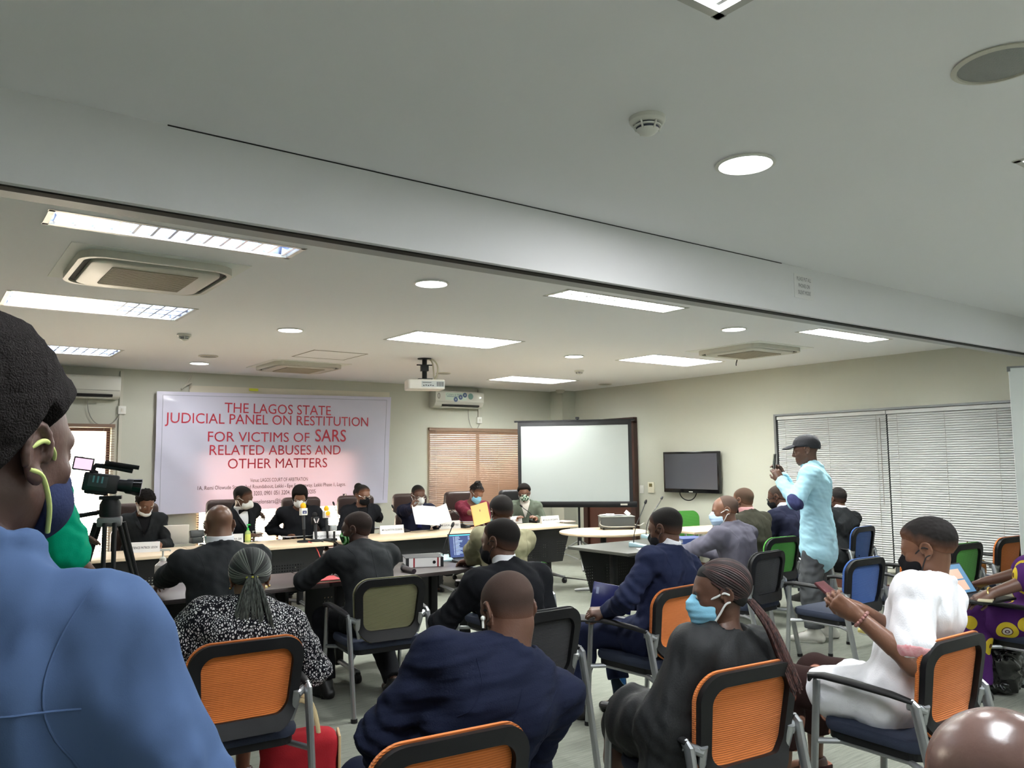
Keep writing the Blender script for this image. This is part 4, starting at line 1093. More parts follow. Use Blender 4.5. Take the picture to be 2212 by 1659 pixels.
ZL = ([-0.12, -0.095, -0.055, -0.025, -0.005, 0.018, 0.030, 0.060, 0.085, 0.12], [-0.062, -0.058, -0.040, -0.022, -0.012, -0.012, 0.030, 0.052, 0.062, 0.066])
def hair_field(H, R, s, t, h, zl=ZL, extra=None, noise=None, taper=0.035, k=0.006, grow=None):
    """a shell of thickness t over the skull above the hairline zl(y)"""
    W = lambda q: H + R @ (np.array(q, float) * s)
    ps = [el(W((0, -0.018, 0.040)), np.array((0.073 + t, 0.094 + t, 0.078 + t)) * s, R), el(W((0, 0.028, 0.014)), np.array((0.061 + t, 0.066 + t, 0.080 + t)) * s, R), el(W((0, -0.02, -0.03)), np.array((0.062 + t, 0.066 + t, 0.055 + t)) * s, R)]
    ex = extra or []
    f = Field(ps + [e for e in ex], h, 0.02 + (0.02 if noise else 0))
    f.us(ps, 0.03 * s)
    if grow: f.disp(grow)
    for e in ex: f.u(e, 0.015)
    if noise: f.disp(noise)
    if taper:
        def tp(P):
            y = _dotc(P, R[:, 1], H) / s; z = _dotc(P, R[:, 2], H) / s
            v = np.clip((z - np.interp(y, zl[0], zl[1]).astype(np.float32)) / taper, 0, 1); v = v * v * (3 - 2 * v)
            return -(t * s * 0.9) * (1 - v)
        f.disp(tp)
    def region(P):
        y = _dotc(P, R[:, 1], H) / s; z = _dotc(P, R[:, 2], H) / s
        return (np.interp(y, zl[0], zl[1]).astype(np.float32) - z) * s * 0.75
    f.cut(region, k)
    return f

class Person: pass
def seams(q, m, yoke=None):
    """fine seam ridges: centre back and armholes, laid on the jacket surface"""
    from mathutils.bvhtree import BVHTree
    me = q.top.data; bv = BVHTree.FromPolygons([v.co[:] for v in me.vertices], [p.vertices[:] for p in me.polygons])
    fwd = q.T[:, 1]; mb = MB()
    def run(pts):
        out = []
        for p in pts:
            h = bv.ray_cast(Vector(p - fwd * 0.5 - q.root), Vector(fwd))
            if h[0] is not None: out.append(np.array(h[0]))
        if len(out) > 3: mb.tube(out, 0.0016, 6)
    if yoke: run([q.at(x, 0, yoke - 0.05 * (x / 0.15) ** 2 * 0.3) for x in np.linspace(-0.155, 0.155, 24)])
    else: run([q.at(0, 0, u) for u in np.linspace(0.90, 0.02, 26)])
    obj('yoke_seam' if yoke else 'back_seam', mb, m, q.e, smooth=True)
    for sd in (-1, 1):
        mb = MB()
        run([q.at(sd * (0.150 - 0.030 * math.sin((0.97 - u) / 0.36 * math.pi) + 0.012 * (0.97 - u)), 0, u) for u in np.linspace(0.975, 0.62, 16)])
        obj('armhole_seam', mb, m, q.e, smooth=True)
def person(label, crown, hd, lean=8, side=0, twist=0, head=(0, 0, 0), s=1.0, hipz=0.52, stand=False, d_scale=None,
           lh=None, rh=None, lpole=None, rpole=None, lhd=None, rhd=None, curl=(0.35, 0.35), feet=((-0.13, 0.40), (0.13, 0.40)), kneepole=None,
           skin_='dark', vox=0.006, top=None, shirt=None, bottom=None, shoe='sole', hair=None, mask=None, glasses=None, group=None, seat=None, nl=0.012, sh=0.905, uv=None, L0=0.475, broad=1.0, belly=0.0, neck=1.0, fingers=True, wrist_twist=(0, 0), hipfwd=None):
    """crown = world point of the top of the head. hd clockwise from +Y. Returns a Person with frames."""
    q = Person(); crown = np.array(crown, float)
    if seat is not None:      # sit the hips on the chair and find how far the body leans
        BB = rotm(hd); HRq = BB @ rotm(*head); P0q = np.array((seat[0], seat[1], hipz)); best = None
        d0 = (crown - CP) @ _fw; rdir = (crown - CP) / d0
        for dd in np.linspace(d0 - 0.5, d0 + 0.5, 101):
            cc_ = CP + rdir * dd; n_ = cc_ - HRq @ np.array((0, -0.01, 0.120)) * s - HRq @ np.array((0, 0.012, 0.075)) * s; v_ = n_ - P0q
            v_ = v_ - v_ / np.linalg.norm(v_) * (0.068 + nl) * s; vb = BB.T @ v_
            ln_, sd_ = math.degrees(math.atan2(vb[1], vb[2])), math.degrees(math.asin(max(-1, min(1, vb[0] / np.linalg.norm(vb)))))
            cost = math.hypot(ln_ - lean, sd_ - side) * 0.01 + 0.5 * max(0, abs(np.linalg.norm(v_) - L0 * s) - 0.05)
            if best is None or cost < best[0]: best = (cost, cc_, v_)
        crown = best[1]; vl = BB.T @ best[2]; vl = vl / np.linalg.norm(vl)
        lean = math.degrees(math.atan2(vl[1], vl[2])); side = math.degrees(math.asin(max(-1, min(1, vl[0]))))

    B = rotm(hd); Bf = lambda v: B @ np.array(v, float)     # body frame
    HR = B @ rotm(*head)                                   # head frame
    hs = s
    Hc = crown - HR @ np.array((0, -0.01, 0.120)) * hs - np.array((0, 0, 0.0))
    # torso frame
    T = B @ rotm(0, -lean, side); Tt = B @ rotm(0, -lean, side) @ rotm(twist)
    up, fw, rt = T[:, 2], T[:, 1], Tt[:, 0]; fwt = Tt[:, 1]
    N_ = Hc - HR @ np.array((0, 0.012, 0.075)) * hs - up * (0.068 + nl) * hs - fw * 0.012    # base of the neck
    L = (N_[2] - hipz) / up[2] if abs(up[2]) > 0.3 else 0.5
    P0 = N_ - up * L
    k = L / 0.50
    root = np.array([P0[0], P0[1], 0.0]); q.root = root; q.k = k
    E_ = thing('person', label, 'person', root, group=group); q.e = E_; q.H, q.R, q.s = Hc, HR, hs
    at = lambda r_, f_, u_: P0 + rt * r_ * s + fwt * f_ * s + up * u_ * L     # u in fractions of the torso
    low = lambda r_, f_, u_: P0 + T[:, 0] * r_ * s + fw * f_ * s + up * u_ * L
    S = {-1: at(-0.172 * broad, -0.005, sh), 1: at(0.172 * broad, -0.005, sh)}
    UA, FA, HL = 0.285 * s, 0.255 * s, 0.185 * s
    hands = {}
    for sd, tgt, pole in ((-1, lh, lpole), (1, rh, rpole)):
        if tgt is None: tgt = (sd * 0.16, 0.30, 0.50) if not stand else (sd * 0.27, 0.05, 0.80)
        tw = root + B[:, 0] * tgt[0] + B[:, 1] * tgt[1] + np.array((0, 0, tgt[2])) if len(tgt) == 3 else np.array(tgt[:3], float)
        pl = Bf(pole) if pole is not None else Bf((sd * 0.6, -0.6, -0.7))
        e, w = ik(S[sd], tw, UA, FA, pl); hands[sd] = (e, w)
    hipj = {sd: low(sd * 0.088, 0.0, 0.0) for sd in (-1, 1)}
    ankles = {}; knees = {}
    for sd, ft in ((-1, feet[0]), (1, feet[1])):
        a = root + B[:, 0] * ft[0] + B[:, 1] * ft[1] + np.array((0, 0, 0.085 + (ft[2] if len(ft) > 2 else 0)))
        kp = Bf(kneepole[0 if sd < 0 else 1]) if kneepole else Bf((sd * 0.12, 1.0, 0.8 if not stand else 0.0))
        l1 = l2 = 0.42 * s
        if stand: l1 = l2 = (hipz - 0.085) * 0.503
        kn, an = ik(hipj[sd], a, l1, l2, kp); knees[sd] = kn; ankles[sd] = an
    q.S, q.hands, q.knees, q.ankles, q.at, q.low, q.N, q.up, q.fw, q.rt, q.B, q.T = S, hands, knees, ankles, at, low, N_, up, fw, rt, B, T

    # --- torso primitives (shared by body and clothes)
    def torso(g, w=1.0):
        ps = [(rc(low(-0.05, 0, 0.02), low(0.05, 0, 0.02), (0.115 + g) * s, (0.115 + g) * s, fw, 0.88), 0.05),
              (rc(low(0, 0, 0.05), low(0, 0.0 + belly * 0.3, 0.42), (0.150 + g) * s * w, (0.145 + g + belly * 0.5) * s * w, fw, 0.70), 0.05),
              (rc(low(0, belly * 0.3, 0.42), at(0, 0.0, 0.72), (0.145 + g + belly * 0.4) * s * w, (0.168 + g) * s * w * (0.5 + 0.5 * broad), fwt, 0.68), 0.06),
              (rc(at(-0.130 * broad, -0.01, sh - 0.035), at(0.130 * broad, -0.01, sh - 0.035), (0.062 + g) * s, (0.062 + g) * s), 0.05),
              (rc(at(-0.085, -0.075, 0.76), at(-0.07, -0.06, 0.55), (0.045 + g) * s, (0.045 + g) * s), 0.05), (rc(at(0.085, -0.075, 0.76), at(0.07, -0.06, 0.55), (0.045 + g) * s, (0.045 + g) * s), 0.05)]
        for sd in (-1, 1): ps.append((rc(N_ + up * 0.008 * s - fw * 0.010, at(sd * 0.13 * broad, -0.01, sh + 0.01), (0.044 + g) * s, (0.040 + g) * s), 0.04))
        if belly: ps.append((el(low(0, 0.07 + belly * 0.4, 0.30), ((0.13 + g) * s, (0.10 + belly + g) * s, 0.14 * s), T), 0.05))
        return ps
    def arm(sd, g, upto=1.0, r0=0.052, r1=0.043, r2=0.030):
        e, w = hands[sd]; ps = [(rc(S[sd], e, (r0 + g) * s, (r1 + g) * s), 0.04)]
        ps.append((el(S[sd], np.array((0.062 + g, 0.060 + g, 0.058 + g)) * s), 0.03))
        if upto > 0.5:
            e2 = e + (w - e) * min(1.0, (upto - 0.5) * 2); rr = r1 + (r2 - r1) * min(1.0, (upto - 0.5) * 2)
            ps.append((rc(e, e2, (r1 + g) * s, (rr + g) * s), 0.03))
        else:
            e2 = S[sd] + (e - S[sd]) * upto * 2; ps[0] = (rc(S[sd], e2, (r0 + g) * s, (r1 + g + 0.004) * s), 0.04)
        return ps
    def leg(sd, g, r=(0.082, 0.058, 0.052, 0.036)):
        a, kn, an = hipj[sd], knees[sd], ankles[sd]; m = kn + (an - kn) * 0.32
        return [(rc(a, kn, (r[0] + g) * s, (r[1] + g) * s), 0.05), (rc(kn, m, (r[1] - 0.004 + g) * s, (r[2] + g) * s), 0.03), (rc(m, an, (r[2] + g) * s, (r[3] + g) * s), 0.03)]

    # --- body: head and neck
    skull, face, carve, lids, ear, earc = head_prims(Hc, HR, hs)
    nk = [(rc(N_ - up * 0.03 * s, Hc + HR @ np.array((0, -0.022, -0.045)) * hs, 0.058 * s * neck, 0.052 * s * neck), 0.035)]
    f = Field([p for p, _ in skull + face + ear + nk], vox)
    for p, k_ in skull + nk + face: f.u(p, k_ * hs)
    for p, k_ in carve: f.s_(p, k_ * hs)
    for p, k_ in lids: f.u(p, k_ * hs)
    for p, k_ in ear: f.u(p, k_ * hs)
    for p, k_ in earc: f.s_(p, k_ * hs)
    parts = [f.mesh()]
    # --- hands
    q.palm = {}
    for sd, hdir, cu, wt in ((-1, lhd, curl[0], wrist_twist[0]), (1, rhd, curl[1], wrist_twist[1])):
        e, w = hands[sd]; fd = (w - e) / (np.linalg.norm(w - e) + 1e-9)
        if hdir is not None: fd = Bf(hdir[0]); fd = fd / np.linalg.norm(fd)
        pn = Bf(hdir[1]) if hdir is not None else np.array((0, 0, -1.0)) + B[:, 0] * (-sd * 0.5)
        pn = pn - fd * (pn @ fd); pn = pn / (np.linalg.norm(pn) + 1e-9)      # palm normal (the way the palm faces)
        sv = np.cross(fd, pn) * (-sd)                                         # toward the thumb
        ht = lambda a_, b_, c_: w + (fd * a_ + sv * b_ + pn * c_) * s
        ps = [(rc(e + (w - e) * 0.35, w, 0.040 * s, 0.028 * s), 0.02), (rc(ht(0.0, 0, 0), ht(0.035, 0.004, 0.0), 0.026 * s, 0.026 * s, pn, 0.8), 0.02), (rc(ht(0.03, -0.020, 0), ht(0.085, -0.026, 0.002), 0.017 * s, 0.013 * s), 0.02), (rc(ht(0.03, 0.016, 0), ht(0.088, 0.024, 0.002), 0.017 * s, 0.013 * s), 0.02), (rc(ht(0.035, 0.0, 0), ht(0.09, 0.0, 0.0), 0.018 * s, 0.014 * s), 0.02), (rc(ht(0.02, 0.022, 0.006), ht(0.055, 0.034, 0.012), 0.017 * s, 0.014 * s), 0.015)]
        fp = []
        if fingers:
            for j, (b_, ln) in enumerate(((0.026, 0.074), (0.009, 0.082), (-0.009, 0.076), (-0.026, 0.060))):
                p0 = ht(0.088 - 0.004 * abs(j - 1), b_, 0.001); ang = cu * (0.9 + 0.12 * j)
                d_ = fd; segs = (0.45, 0.30, 0.25); rr = (0.0088, 0.0080, 0.0072, 0.0060)
                for m_, fr in enumerate(segs):
                    a_ = ang * (0.75 + 0.85 * m_)
                    dv = fd * math.cos(a_) + pn * math.sin(a_) + sv * (0.05 * (1.5 - j)); dv /= np.linalg.norm(dv)
                    p1 = p0 + dv * ln * fr * s; fp.append((rc(p0, p1, rr[m_] * s, rr[m_ + 1] * s), 0.004)); p0 = p1
            p0 = ht(0.045, 0.036, 0.010); d1 = fd * 0.75 + sv * (0.75 - 0.45 * cu) + pn * (0.25 + 0.5 * cu); d1 /= np.linalg.norm(d1); d2 = fd * 0.95 + sv * (0.25 - 0.4 * cu) + pn * (0.25 + 0.5 * cu); d2 /= np.linalg.norm(d2)
            p1 = p0 + d1 * 0.036 * s; p2 = p1 + d2 * 0.030 * s
            fp += [(rc(p0, p1, 0.0115 * s, 0.0095 * s), 0.008), (rc(p1, p2, 0.0095 * s, 0.0075 * s), 0.004)]
        f = Field([p for p, _ in ps + fp], min(vox, 0.0045), 0.02)
        for p, k_ in ps + fp: f.u(p, k_ * s)
        parts.append(f.mesh()); q.palm[sd] = (ht(0.08, 0, 0.03), fd, pn, sv, ht)
    # --- rest of the body, under the clothes
    bp = torso(-0.012)
    for sd in (-1, 1): bp += arm(sd, 0.0, 0.95) + leg(sd, -0.006) + [(rc(ankles[sd], ankles[sd] + Bf((0, 0.13, -0.05)) , 0.034 * s, 0.025 * s), 0.02)]
    bp += nk
    f = Field([p for p, _ in bp], max(0.012, vox))
    for p, k_ in bp: f.u(p, k_)
    parts.append(f.mesh())
    q.body = field_obj('body', parts, SKIN[skin_], E_, root)
    q.body.data.materials[0] = SKIN[skin_]
    for sx in (-1, 1):
        c_ = Hc + HR @ (np.array((sx * 0.031, 0.0842, -0.001)) * hs)
        ey = obj('eye', MB().sphere(c_ - root, 0.0117 * hs, 12), EYEW, E_, smooth=True)
        obj('iris', MB().sphere(Hc + HR @ (np.array((sx * 0.031, 0.0902, -0.0025)) * hs) - root, 0.0062 * hs, 10), IRIS, ey, smooth=True)

    # --- clothes
    vt = max(0.007, vox * 1.25)
    if top:
        g = top.get('g', 0.016); slv = top.get('sleeve', 1.0); ps = torso(g, top.get('w', 1.0))
        for sd in (-1, 1):
            ps += arm(sd, top.get('ag', g), slv, *top.get('ar', (0.050, 0.043, 0.028)))
            if top.get('pad', True): ps.append((el(S[sd] + up * 0.004 + rt * sd * 0.012, np.array((0.070, 0.068, 0.058)) * s), 0.022))
        hem = top.get('hem', 0.10)
        if stand or top.get('skirt'):
            ps.append((rc(low(0, 0, 0.12), P0 - np.array((0, 0, hem)), (0.160 + g) * s, (0.190 + g) * s, fw, 0.74), 0.05))
        else:
            for sd in (-1, 1): ps.append((rc(hipj[sd], hipj[sd] + (knees[sd] - hipj[sd]) * (hem / 0.42), (0.092 + g) * s, (0.088 + g) * s), 0.05))
            ps.append((rc(low(-0.06, -0.02, -0.02), low(0.06, -0.02, -0.02), (0.12 + g) * s, (0.12 + g) * s, fw, 0.85), 0.04))
        for p in top.get('extra', lambda Q: [])(q): ps.append((p, 0.03))
        ch = top.get('collar', 0.028)
        if ch: 
            for kk in range(14):
                a0, a1 = 2 * math.pi * kk / 14, 2 * math.pi * (kk + 1) / 14
                g_ = lambda a: N_ + rt * (0.068 * s * neck * math.cos(a)) + fw * (0.068 * s * neck * math.sin(a) + 0.006) + up * ((0.004 + ch - 0.012 * math.sin(a)) * s)
                if top.get('v') and math.sin((a0 + a1) / 2) > 0.55: continue
                ps.append((rc(g_(a0), g_(a1), 0.013 * s, 0.013 * s), 0.012))
        f = Field([p for p, _ in ps], vt)
        for p, k_ in ps: f.u(p, k_)
        fa = top.get('fold', 0.006); f.disp(wob(top.get('seed', 1), top.get('lam', 0.16), fa, top.get('st')))
        f.disp(wob(top.get('seed', 1) + 50, top.get('lam', 0.16) * 0.45, fa * 0.4, top.get('st')))
        for sd in (-1, 1):      # bunching at the elbow
            e, w = hands[sd]
            def bunch(P, e=e, w=w, a=S[sd]):
                d2 = (P[0] - e[0]) ** 2 + (P[1] - e[1]) ** 2 + (P[2] - e[2]) ** 2; ax = (w - a) / (np.linalg.norm(w - a) + 1e-9)
                return 0.006 * np.exp(-d2 / 0.012) * np.sin(_dotc(P, ax, e) * 2 * math.pi / 0.045 + 6 * _dotc(P, up, e))
            if slv > 0.6: f.disp(bunch)
        # neck hole
        f.s_(rc(N_ - up * 0.02 * s + fw * 0.004, N_ + up * 0.12 * s + fw * 0.02, top.get('nr', 0.058) * s * neck, (top.get('nr', 0.058) + 0.012) * s * neck), 0.006)
        if top.get('v'):
            vd = top['v']; wv = top.get('vw', 0.058) * s; ub, ut = 0.86 - vd, 0.98
            def vee(P):
                x = np.abs(_dotc(P, rt, P0)); u_ = _dotc(P, up, P0) / L; y = _dotc(P, fwt, P0)
                return -np.maximum((x - wv * (u_ - ub) / (ut - ub)) * 0.85, 0.03 - y)
            f.cut(vee, 0.003)
        for cf in top.get('cut', []): f.cut(cf(q), 0.004)
        pcs = [(pn_, pm_, fn_, f.F.copy()) for pn_, pm_, fn_ in top.get('patch', lambda Q: [])(q)]
        q.top = field_obj(top.get('name', 'jacket'), f.mesh(), top['m'], E_, root)
        for pn_, pm_, fn_, F0 in pcs:
            f.F = np.maximum(F0 - 0.003, fn_(f.all())).astype(np.float32); field_obj(pn_, f.mesh(), pm_, E_, root)
        if top.get('seams'): seams(q, top['m'], top.get('yoke'))
        if top.get('v') and top.get('lapel', True):
            mb = MB()
            vd = top['v']
            for sd in (-1, 1):
                def F(u_, side, o):   # point on the chest front, found by pushing out from the spine
                    return at(side, 0.0, u_) + fwt * o
                prev = None; rows = []
                for i in range(7):
                    tt = i / 6; u_ = 0.97 - (vd + 0.09) * tt; xin = sd * (0.060 * (1 - tt) + 0.004); wd = sd * (0.045 * math.sin(min(1, tt * 1.6 + 0.25) * math.pi * 0.62) * (1 - tt * 0.75))
                    dep = 0.055 + 0.075 * min(1, tt * 1.6) ** 0.8
                    rows.append([F(u_, xin, dep * s + g * s + 0.004), F(u_ + 0.005, xin + wd, (dep - 0.012) * s + g * s + 0.006)])
                V = [p - root for r_ in rows for p in r_] + [p - root - fwt * 0.006 for r_ in rows for p in r_]; n_ = len(rows) * 2; Fc = []
                for i in range(6):
                    a_ = i * 2; Fc += [(a_, a_ + 1, a_ + 3, a_ + 2), (n_ + a_, n_ + a_ + 2, n_ + a_ + 3, n_ + a_ + 1), (a_, a_ + 2, n_ + a_ + 2, n_ + a_), (a_ + 1, n_ + a_ + 1, n_ + a_ + 3, a_ + 3)]
                mb.add(V, Fc)
            obj('lapels', mb, top.get('lm', top['m']), E_, smooth=True)
    if shirt:
        ps = torso(0.004); ns = [(rc(N_ - up * 0.02, N_ + up * 0.085 * s + fw * 0.010, 0.067 * s * neck, 0.0635 * s * neck), 0.01)]
        # collar band stands up from the neck
        f = Field([p for p, _ in ps + ns], vt * 0.8); [f.u(p, k_) for p, k_ in ps]; [f.u(p, 0.01) for p, _ in ns]
        f.cut(lambda P: _dotc(P, up - fw * 0.25, N_ + up * shirt.get('rise', 0.062) * s), 0.003)
        VF = [f.mesh()]
        if shirt.get('cuff', True):
            for sd in (-1, 1):
                e, w = hands[sd]; dd = (w - e) / (np.linalg.norm(w - e) + 1e-9); p = rc(w - dd * 0.06, w + dd * 0.002, 0.036 * s, 0.036 * s)
                ff = Field([p], 0.005); ff.u(p); ff.s_(rc(w - dd * 0.02, w + dd * 0.06, 0.0305 * s, 0.0305 * s), 0.002); ff.cut(lambda P, dd=dd, w=w: _dotc(P, dd, w + dd * 0.012), 0.002); VF.append(ff.mesh())
        field_obj('shirt', VF, shirt['m'], E_, root)
        if shirt.get('tie'):
            a_ = N_ + fw * 0.062 * s + up * 0.012; mb = MB()
            pts = [a_, at(0, 0.115, 0.86), at(0, 0.135, 0.72), at(0, 0.14, 0.5)]
            mb.tube([p - root for p in pts], [0.016, 0.018, 0.025, 0.03], 10, flat=(fw, 0.35)); obj('tie', mb, shirt['tie'], E_, smooth=True)
        if shirt.get('bow'):
            c_ = N_ + fw * 0.070 * s + up * 0.022 - root; mb = MB()
            for sd in (-1, 1): mb.tube([c_, c_ + rt * sd * 0.03, c_ + rt * sd * 0.055], [0.008, 0.02, 0.028], 10, flat=(fw, 0.5))
            mb.sphere(c_, 0.012); obj('bow_tie', mb, shirt['bow'], E_, smooth=True)
    if bottom:
        pr_ = 0.104 if stand else 0.122; ps = [(rc(low(-0.055, 0, 0.0), low(0.055, 0, 0.0), pr_ * s, pr_ * s, fw, 0.86), 0.04)]; g = bottom.get('g', 0.012)
        for sd in (-1, 1): ps += leg(sd, g, bottom.get('r', (0.084, 0.064, 0.060, 0.052)))
        for p in bottom.get('extra', lambda Q: [])(q): ps.append((p, 0.04))
        if stand: ps.append((rc(low(0, 0, 0), low(0, 0, 0.12), 0.135 * s, 0.130 * s, fw, 0.7), 0.03))
        f = Field([p for p, _ in ps], max(vt, 0.009)); [f.u(p, k_) for p, k_ in ps]
        f.disp(wob(bottom.get('seed', 9), bottom.get('lam', 0.14), bottom.get('fold', 0.005)))
        for sd in (-1, 1):
            an, kn = ankles[sd], knees[sd]; dd = (kn - an) / np.linalg.norm(kn - an); c_ = an + dd * bottom.get('hemz', 0.03)
            f.s_(rc(c_ - dd * 0.10, c_, 0.095, 0.075), 0.004) if False else f.s_(bx(c_ - dd * 0.075, (0.12, 0.12, 0.075), np.stack([np.cross(dd, B[:, 1]) / np.linalg.norm(np.cross(dd, B[:, 1])), np.cross(np.cross(dd, B[:, 1]) / np.linalg.norm(np.cross(dd, B[:, 1])), dd) * -1, dd], 1), 0.01), 0.004)
        q.bottom = field_obj(bottom.get('name', 'trousers'), f.mesh(), bottom['m'], E_, root)
    if shoe:
        sm = {'sole': mat('shoe_black', sr(24, 23, 24), 0.35, spec=0.6), 'white': mat('shoe_white', sr(222, 220, 212), 0.5), 'brown': mat('shoe_brown', sr(60, 36, 26), 0.4)}[shoe]
        for sd in (-1, 1):
            a = ankles[sd]; kn = knees[sd]; fd = np.array(B[:, 1]); tw_ = feet[0 if sd < 0 else 1]
            an_ = tw_[3] if len(tw_) > 3 else sd * 8
            fd = rotm(hd + an_)[:, 1]; z0 = a[2] - 0.085
            bs = np.array((a[0], a[1], z0)); up_ = np.array((0, 0, 1.0)); sdv = np.cross(fd, up_)
            ps = [(rc(bs - fd * 0.045 + up_ * 0.035, bs + fd * 0.09 + up_ * 0.034, 0.036, 0.040), 0.02), (rc(bs + fd * 0.08 + up_ * 0.030, bs + fd * 0.175 + up_ * 0.024, 0.040, 0.026), 0.02), (rc(a + up_ * 0.01, bs + fd * 0.05 + up_ * 0.05, 0.046, 0.040), 0.02), (rc(bs - fd * 0.045 + up_ * 0.03, a - fd * 0.01 + up_ * 0.005, 0.036, 0.044), 0.02)]
            f = Field([p for p, _ in ps], 0.006); [f.u(p, k_) for p, k_ in ps]
            f.s_(rc(a + up_ * 0.02, a + up_ * 0.1, 0.038, 0.045), 0.005); f.cut(lambda P, z0=z0: (z0 + 0.002) - P[2] + 0 * P[0] + 0 * P[1], 0.003)
            so = field_obj('shoe', f.mesh(), sm, E_, root)
            M = Matrix(((sdv[0], fd[0], 0), (sdv[1], fd[1], 0), (0, 0, 1)))
            pl = [(x * (0.040 if y > 0 else 0.036) * (1 if y < 0.6 else 1.0), y * 0.118 + 0.06) for x, y in [(math.cos(rad(a_)), math.sin(rad(a_))) for a_ in range(0, 360, 20)]]
            obj('sole', MB().prism(pl, 0.020, M, bs - root), SOLE if shoe != 'white' else sm, so)
    # --- hair
    q.hair = None
    if hair:
        kind = hair.get('k', 'crop'); m = hair.get('m', HAIRM); t = hair.get('t', 0.009)
        f = hair_field(Hc, HR, hs, t, hair.get('h', vox), hair.get('zl', ZL), hair.get('extra', lambda Q: None)(q), hair.get('noise'), hair.get('taper', 0.035), k=hair.get('kk', 0.006), grow=hair.get('grow', lambda Q: None)(q))
        if hair.get('fade', t <= 0.017 and 'name' not in hair and m.name.split('.')[0] in ('hair_black', 'hair_cropped', 'stubble_pale', 'hair_thin', 'hair_thin_brown', 'hair_thin_dark', 'hair_shaved')): m = fade_mat(m, skin_)
        q.hair = field_obj(hair.get('name', 'hair'), f.mesh(), m, E_, root)
        zl_ = hair.get('zl', ZL); me = q.hair.data; co = np.empty(len(me.vertices) * 3, np.float32); me.vertices.foreach_get('co', co); co = co.reshape(-1, 3) + (root - Hc)
        hy, hz = co @ HR[:, 1] / hs, co @ HR[:, 2] / hs
        fa_ = np.clip((hz - np.interp(hy, zl_[0], zl_[1])) / 0.062, 0, 1).astype(np.float32); at_ = me.attributes.new('fade', 'FLOAT', 'POINT'); at_.data.foreach_set('value', fa_)
    # --- mask
    if mask:
        kind = mask['k']; m = mask['m']; W = lambda v: Hc + HR @ (np.array(v, float) * hs)
        lo_ = mask.get('low', 0.0); o_ = mask.get('out', 0.0)
        if kind == 'cloth': ps = [el(W((0, 0.046 + o_, -0.062 - lo_)), np.array((0.066, 0.072, 0.054)) * hs, HR)]; zt, zb, yb = -0.012, -0.118, 0.030
        elif kind == 'surgical': ps = [el(W((0, 0.046 + o_, -0.060 - lo_)), np.array((0.066, 0.074, 0.058)) * hs, HR), rc(W((0, 0.100, -0.030 - lo_)), W((0, 0.098, -0.085 - lo_)), 0.022 * hs, 0.024 * hs)]; zt, zb, yb = -0.012, -0.120, 0.034
        else: ps = [el(W((0, 0.044, -0.060 - lo_)), np.array((0.066, 0.068, 0.056)) * hs, HR), rc(W((0, 0.085, -0.05 - lo_)), W((0, 0.122, -0.060 - lo_)), 0.042 * hs, 0.016 * hs)]; zt, zb, yb = -0.012, -0.118, 0.036
        if mask.get('chin'): ps = [el(W((0, 0.040, -0.092)), np.array((0.060, 0.066, 0.036)) * hs, HR)]; zt, zb, yb = -0.072, -0.135, 0.020
        if not mask.get('chin'): ps.append(rc(W((0, 0.088, -0.002 - lo_)), W((0, 0.112, -0.034 - lo_)), 0.014 * hs, 0.019 * hs)); zt += 0.014
        f = Field(ps, vox * 0.8); f.us(ps, 0.03)
        def reg(P):
            y = _dotc(P, HR[:, 1], Hc) / hs; z = _dotc(P, HR[:, 2], Hc) / hs
            return np.maximum(np.maximum(yb - y, z - (zt - lo_) - 0.18 * np.maximum(y - 0.09, 0) * 3), (zb - lo_) - z) * hs
        f.cut(reg, 0.004)
        if kind == 'surgical':
            def pleat(P):
                z = _dotc(P, HR[:, 2], Hc) / hs; return 0.0012 * np.sin(z * 2 * math.pi / 0.026)
            f.disp(pleat)
        mo = field_obj('mask', f.mesh(), m, E_, root)
        sm = mask.get('sm', mat('strap_white', sr(226, 228, 226), 0.7)); sw = mask.get('sr', 0.0024)
        for sx in (-1, 1):
            for (z0, z1) in ((zt - 0.012 - lo_, 0.012), (zb + 0.022 - lo_, -0.030)):
                pts = [W((sx * 0.0575, yb + 0.012, z0)), W((sx * 0.0745, 0.022, z0 * 0.5 + z1 * 0.5)), W((sx * 0.083, -0.002, z1)), W((sx * 0.082, -0.022, z1 * 0.6 - 0.004))]
                obj('ear_loop', MB().tube([p - root for p in curve(pts, 5)], sw * hs, 8), sm, mo, smooth=True, auto=80)
    if glasses:
        W = lambda v: Hc + HR @ (np.array(v, float) * hs) - root; mb = MB()
        for sx in (-1, 1):
            pts = [W((sx * 0.034 + 0.024 * math.cos(a), 0.108 - 0.010 * abs(math.cos(a)) * (1 if math.cos(a) * sx > 0 else 0.2), -0.004 + 0.019 * math.sin(a))) for a in np.linspace(0, 2 * math.pi, 19)]
            mb.tube(pts, 0.0018 * hs * glasses.get('w', 1), 6, cap=False)
            mb.tube([W((sx * 0.058, 0.100, 0.0)), W((sx * 0.074, 0.04, 0.004)), W((sx * 0.080, -0.005, 0.008)), W((sx * 0.080, -0.025, -0.006))], 0.0018 * hs * glasses.get('w', 1), 6)
        mb.tube([W((-0.011, 0.108, 0.0)), W((0, 0.112, 0.002)), W((0.011, 0.108, 0.0))], 0.0018 * hs, 6)
        obj('glasses', mb, glasses['m'], E_, smooth=True)
    return q

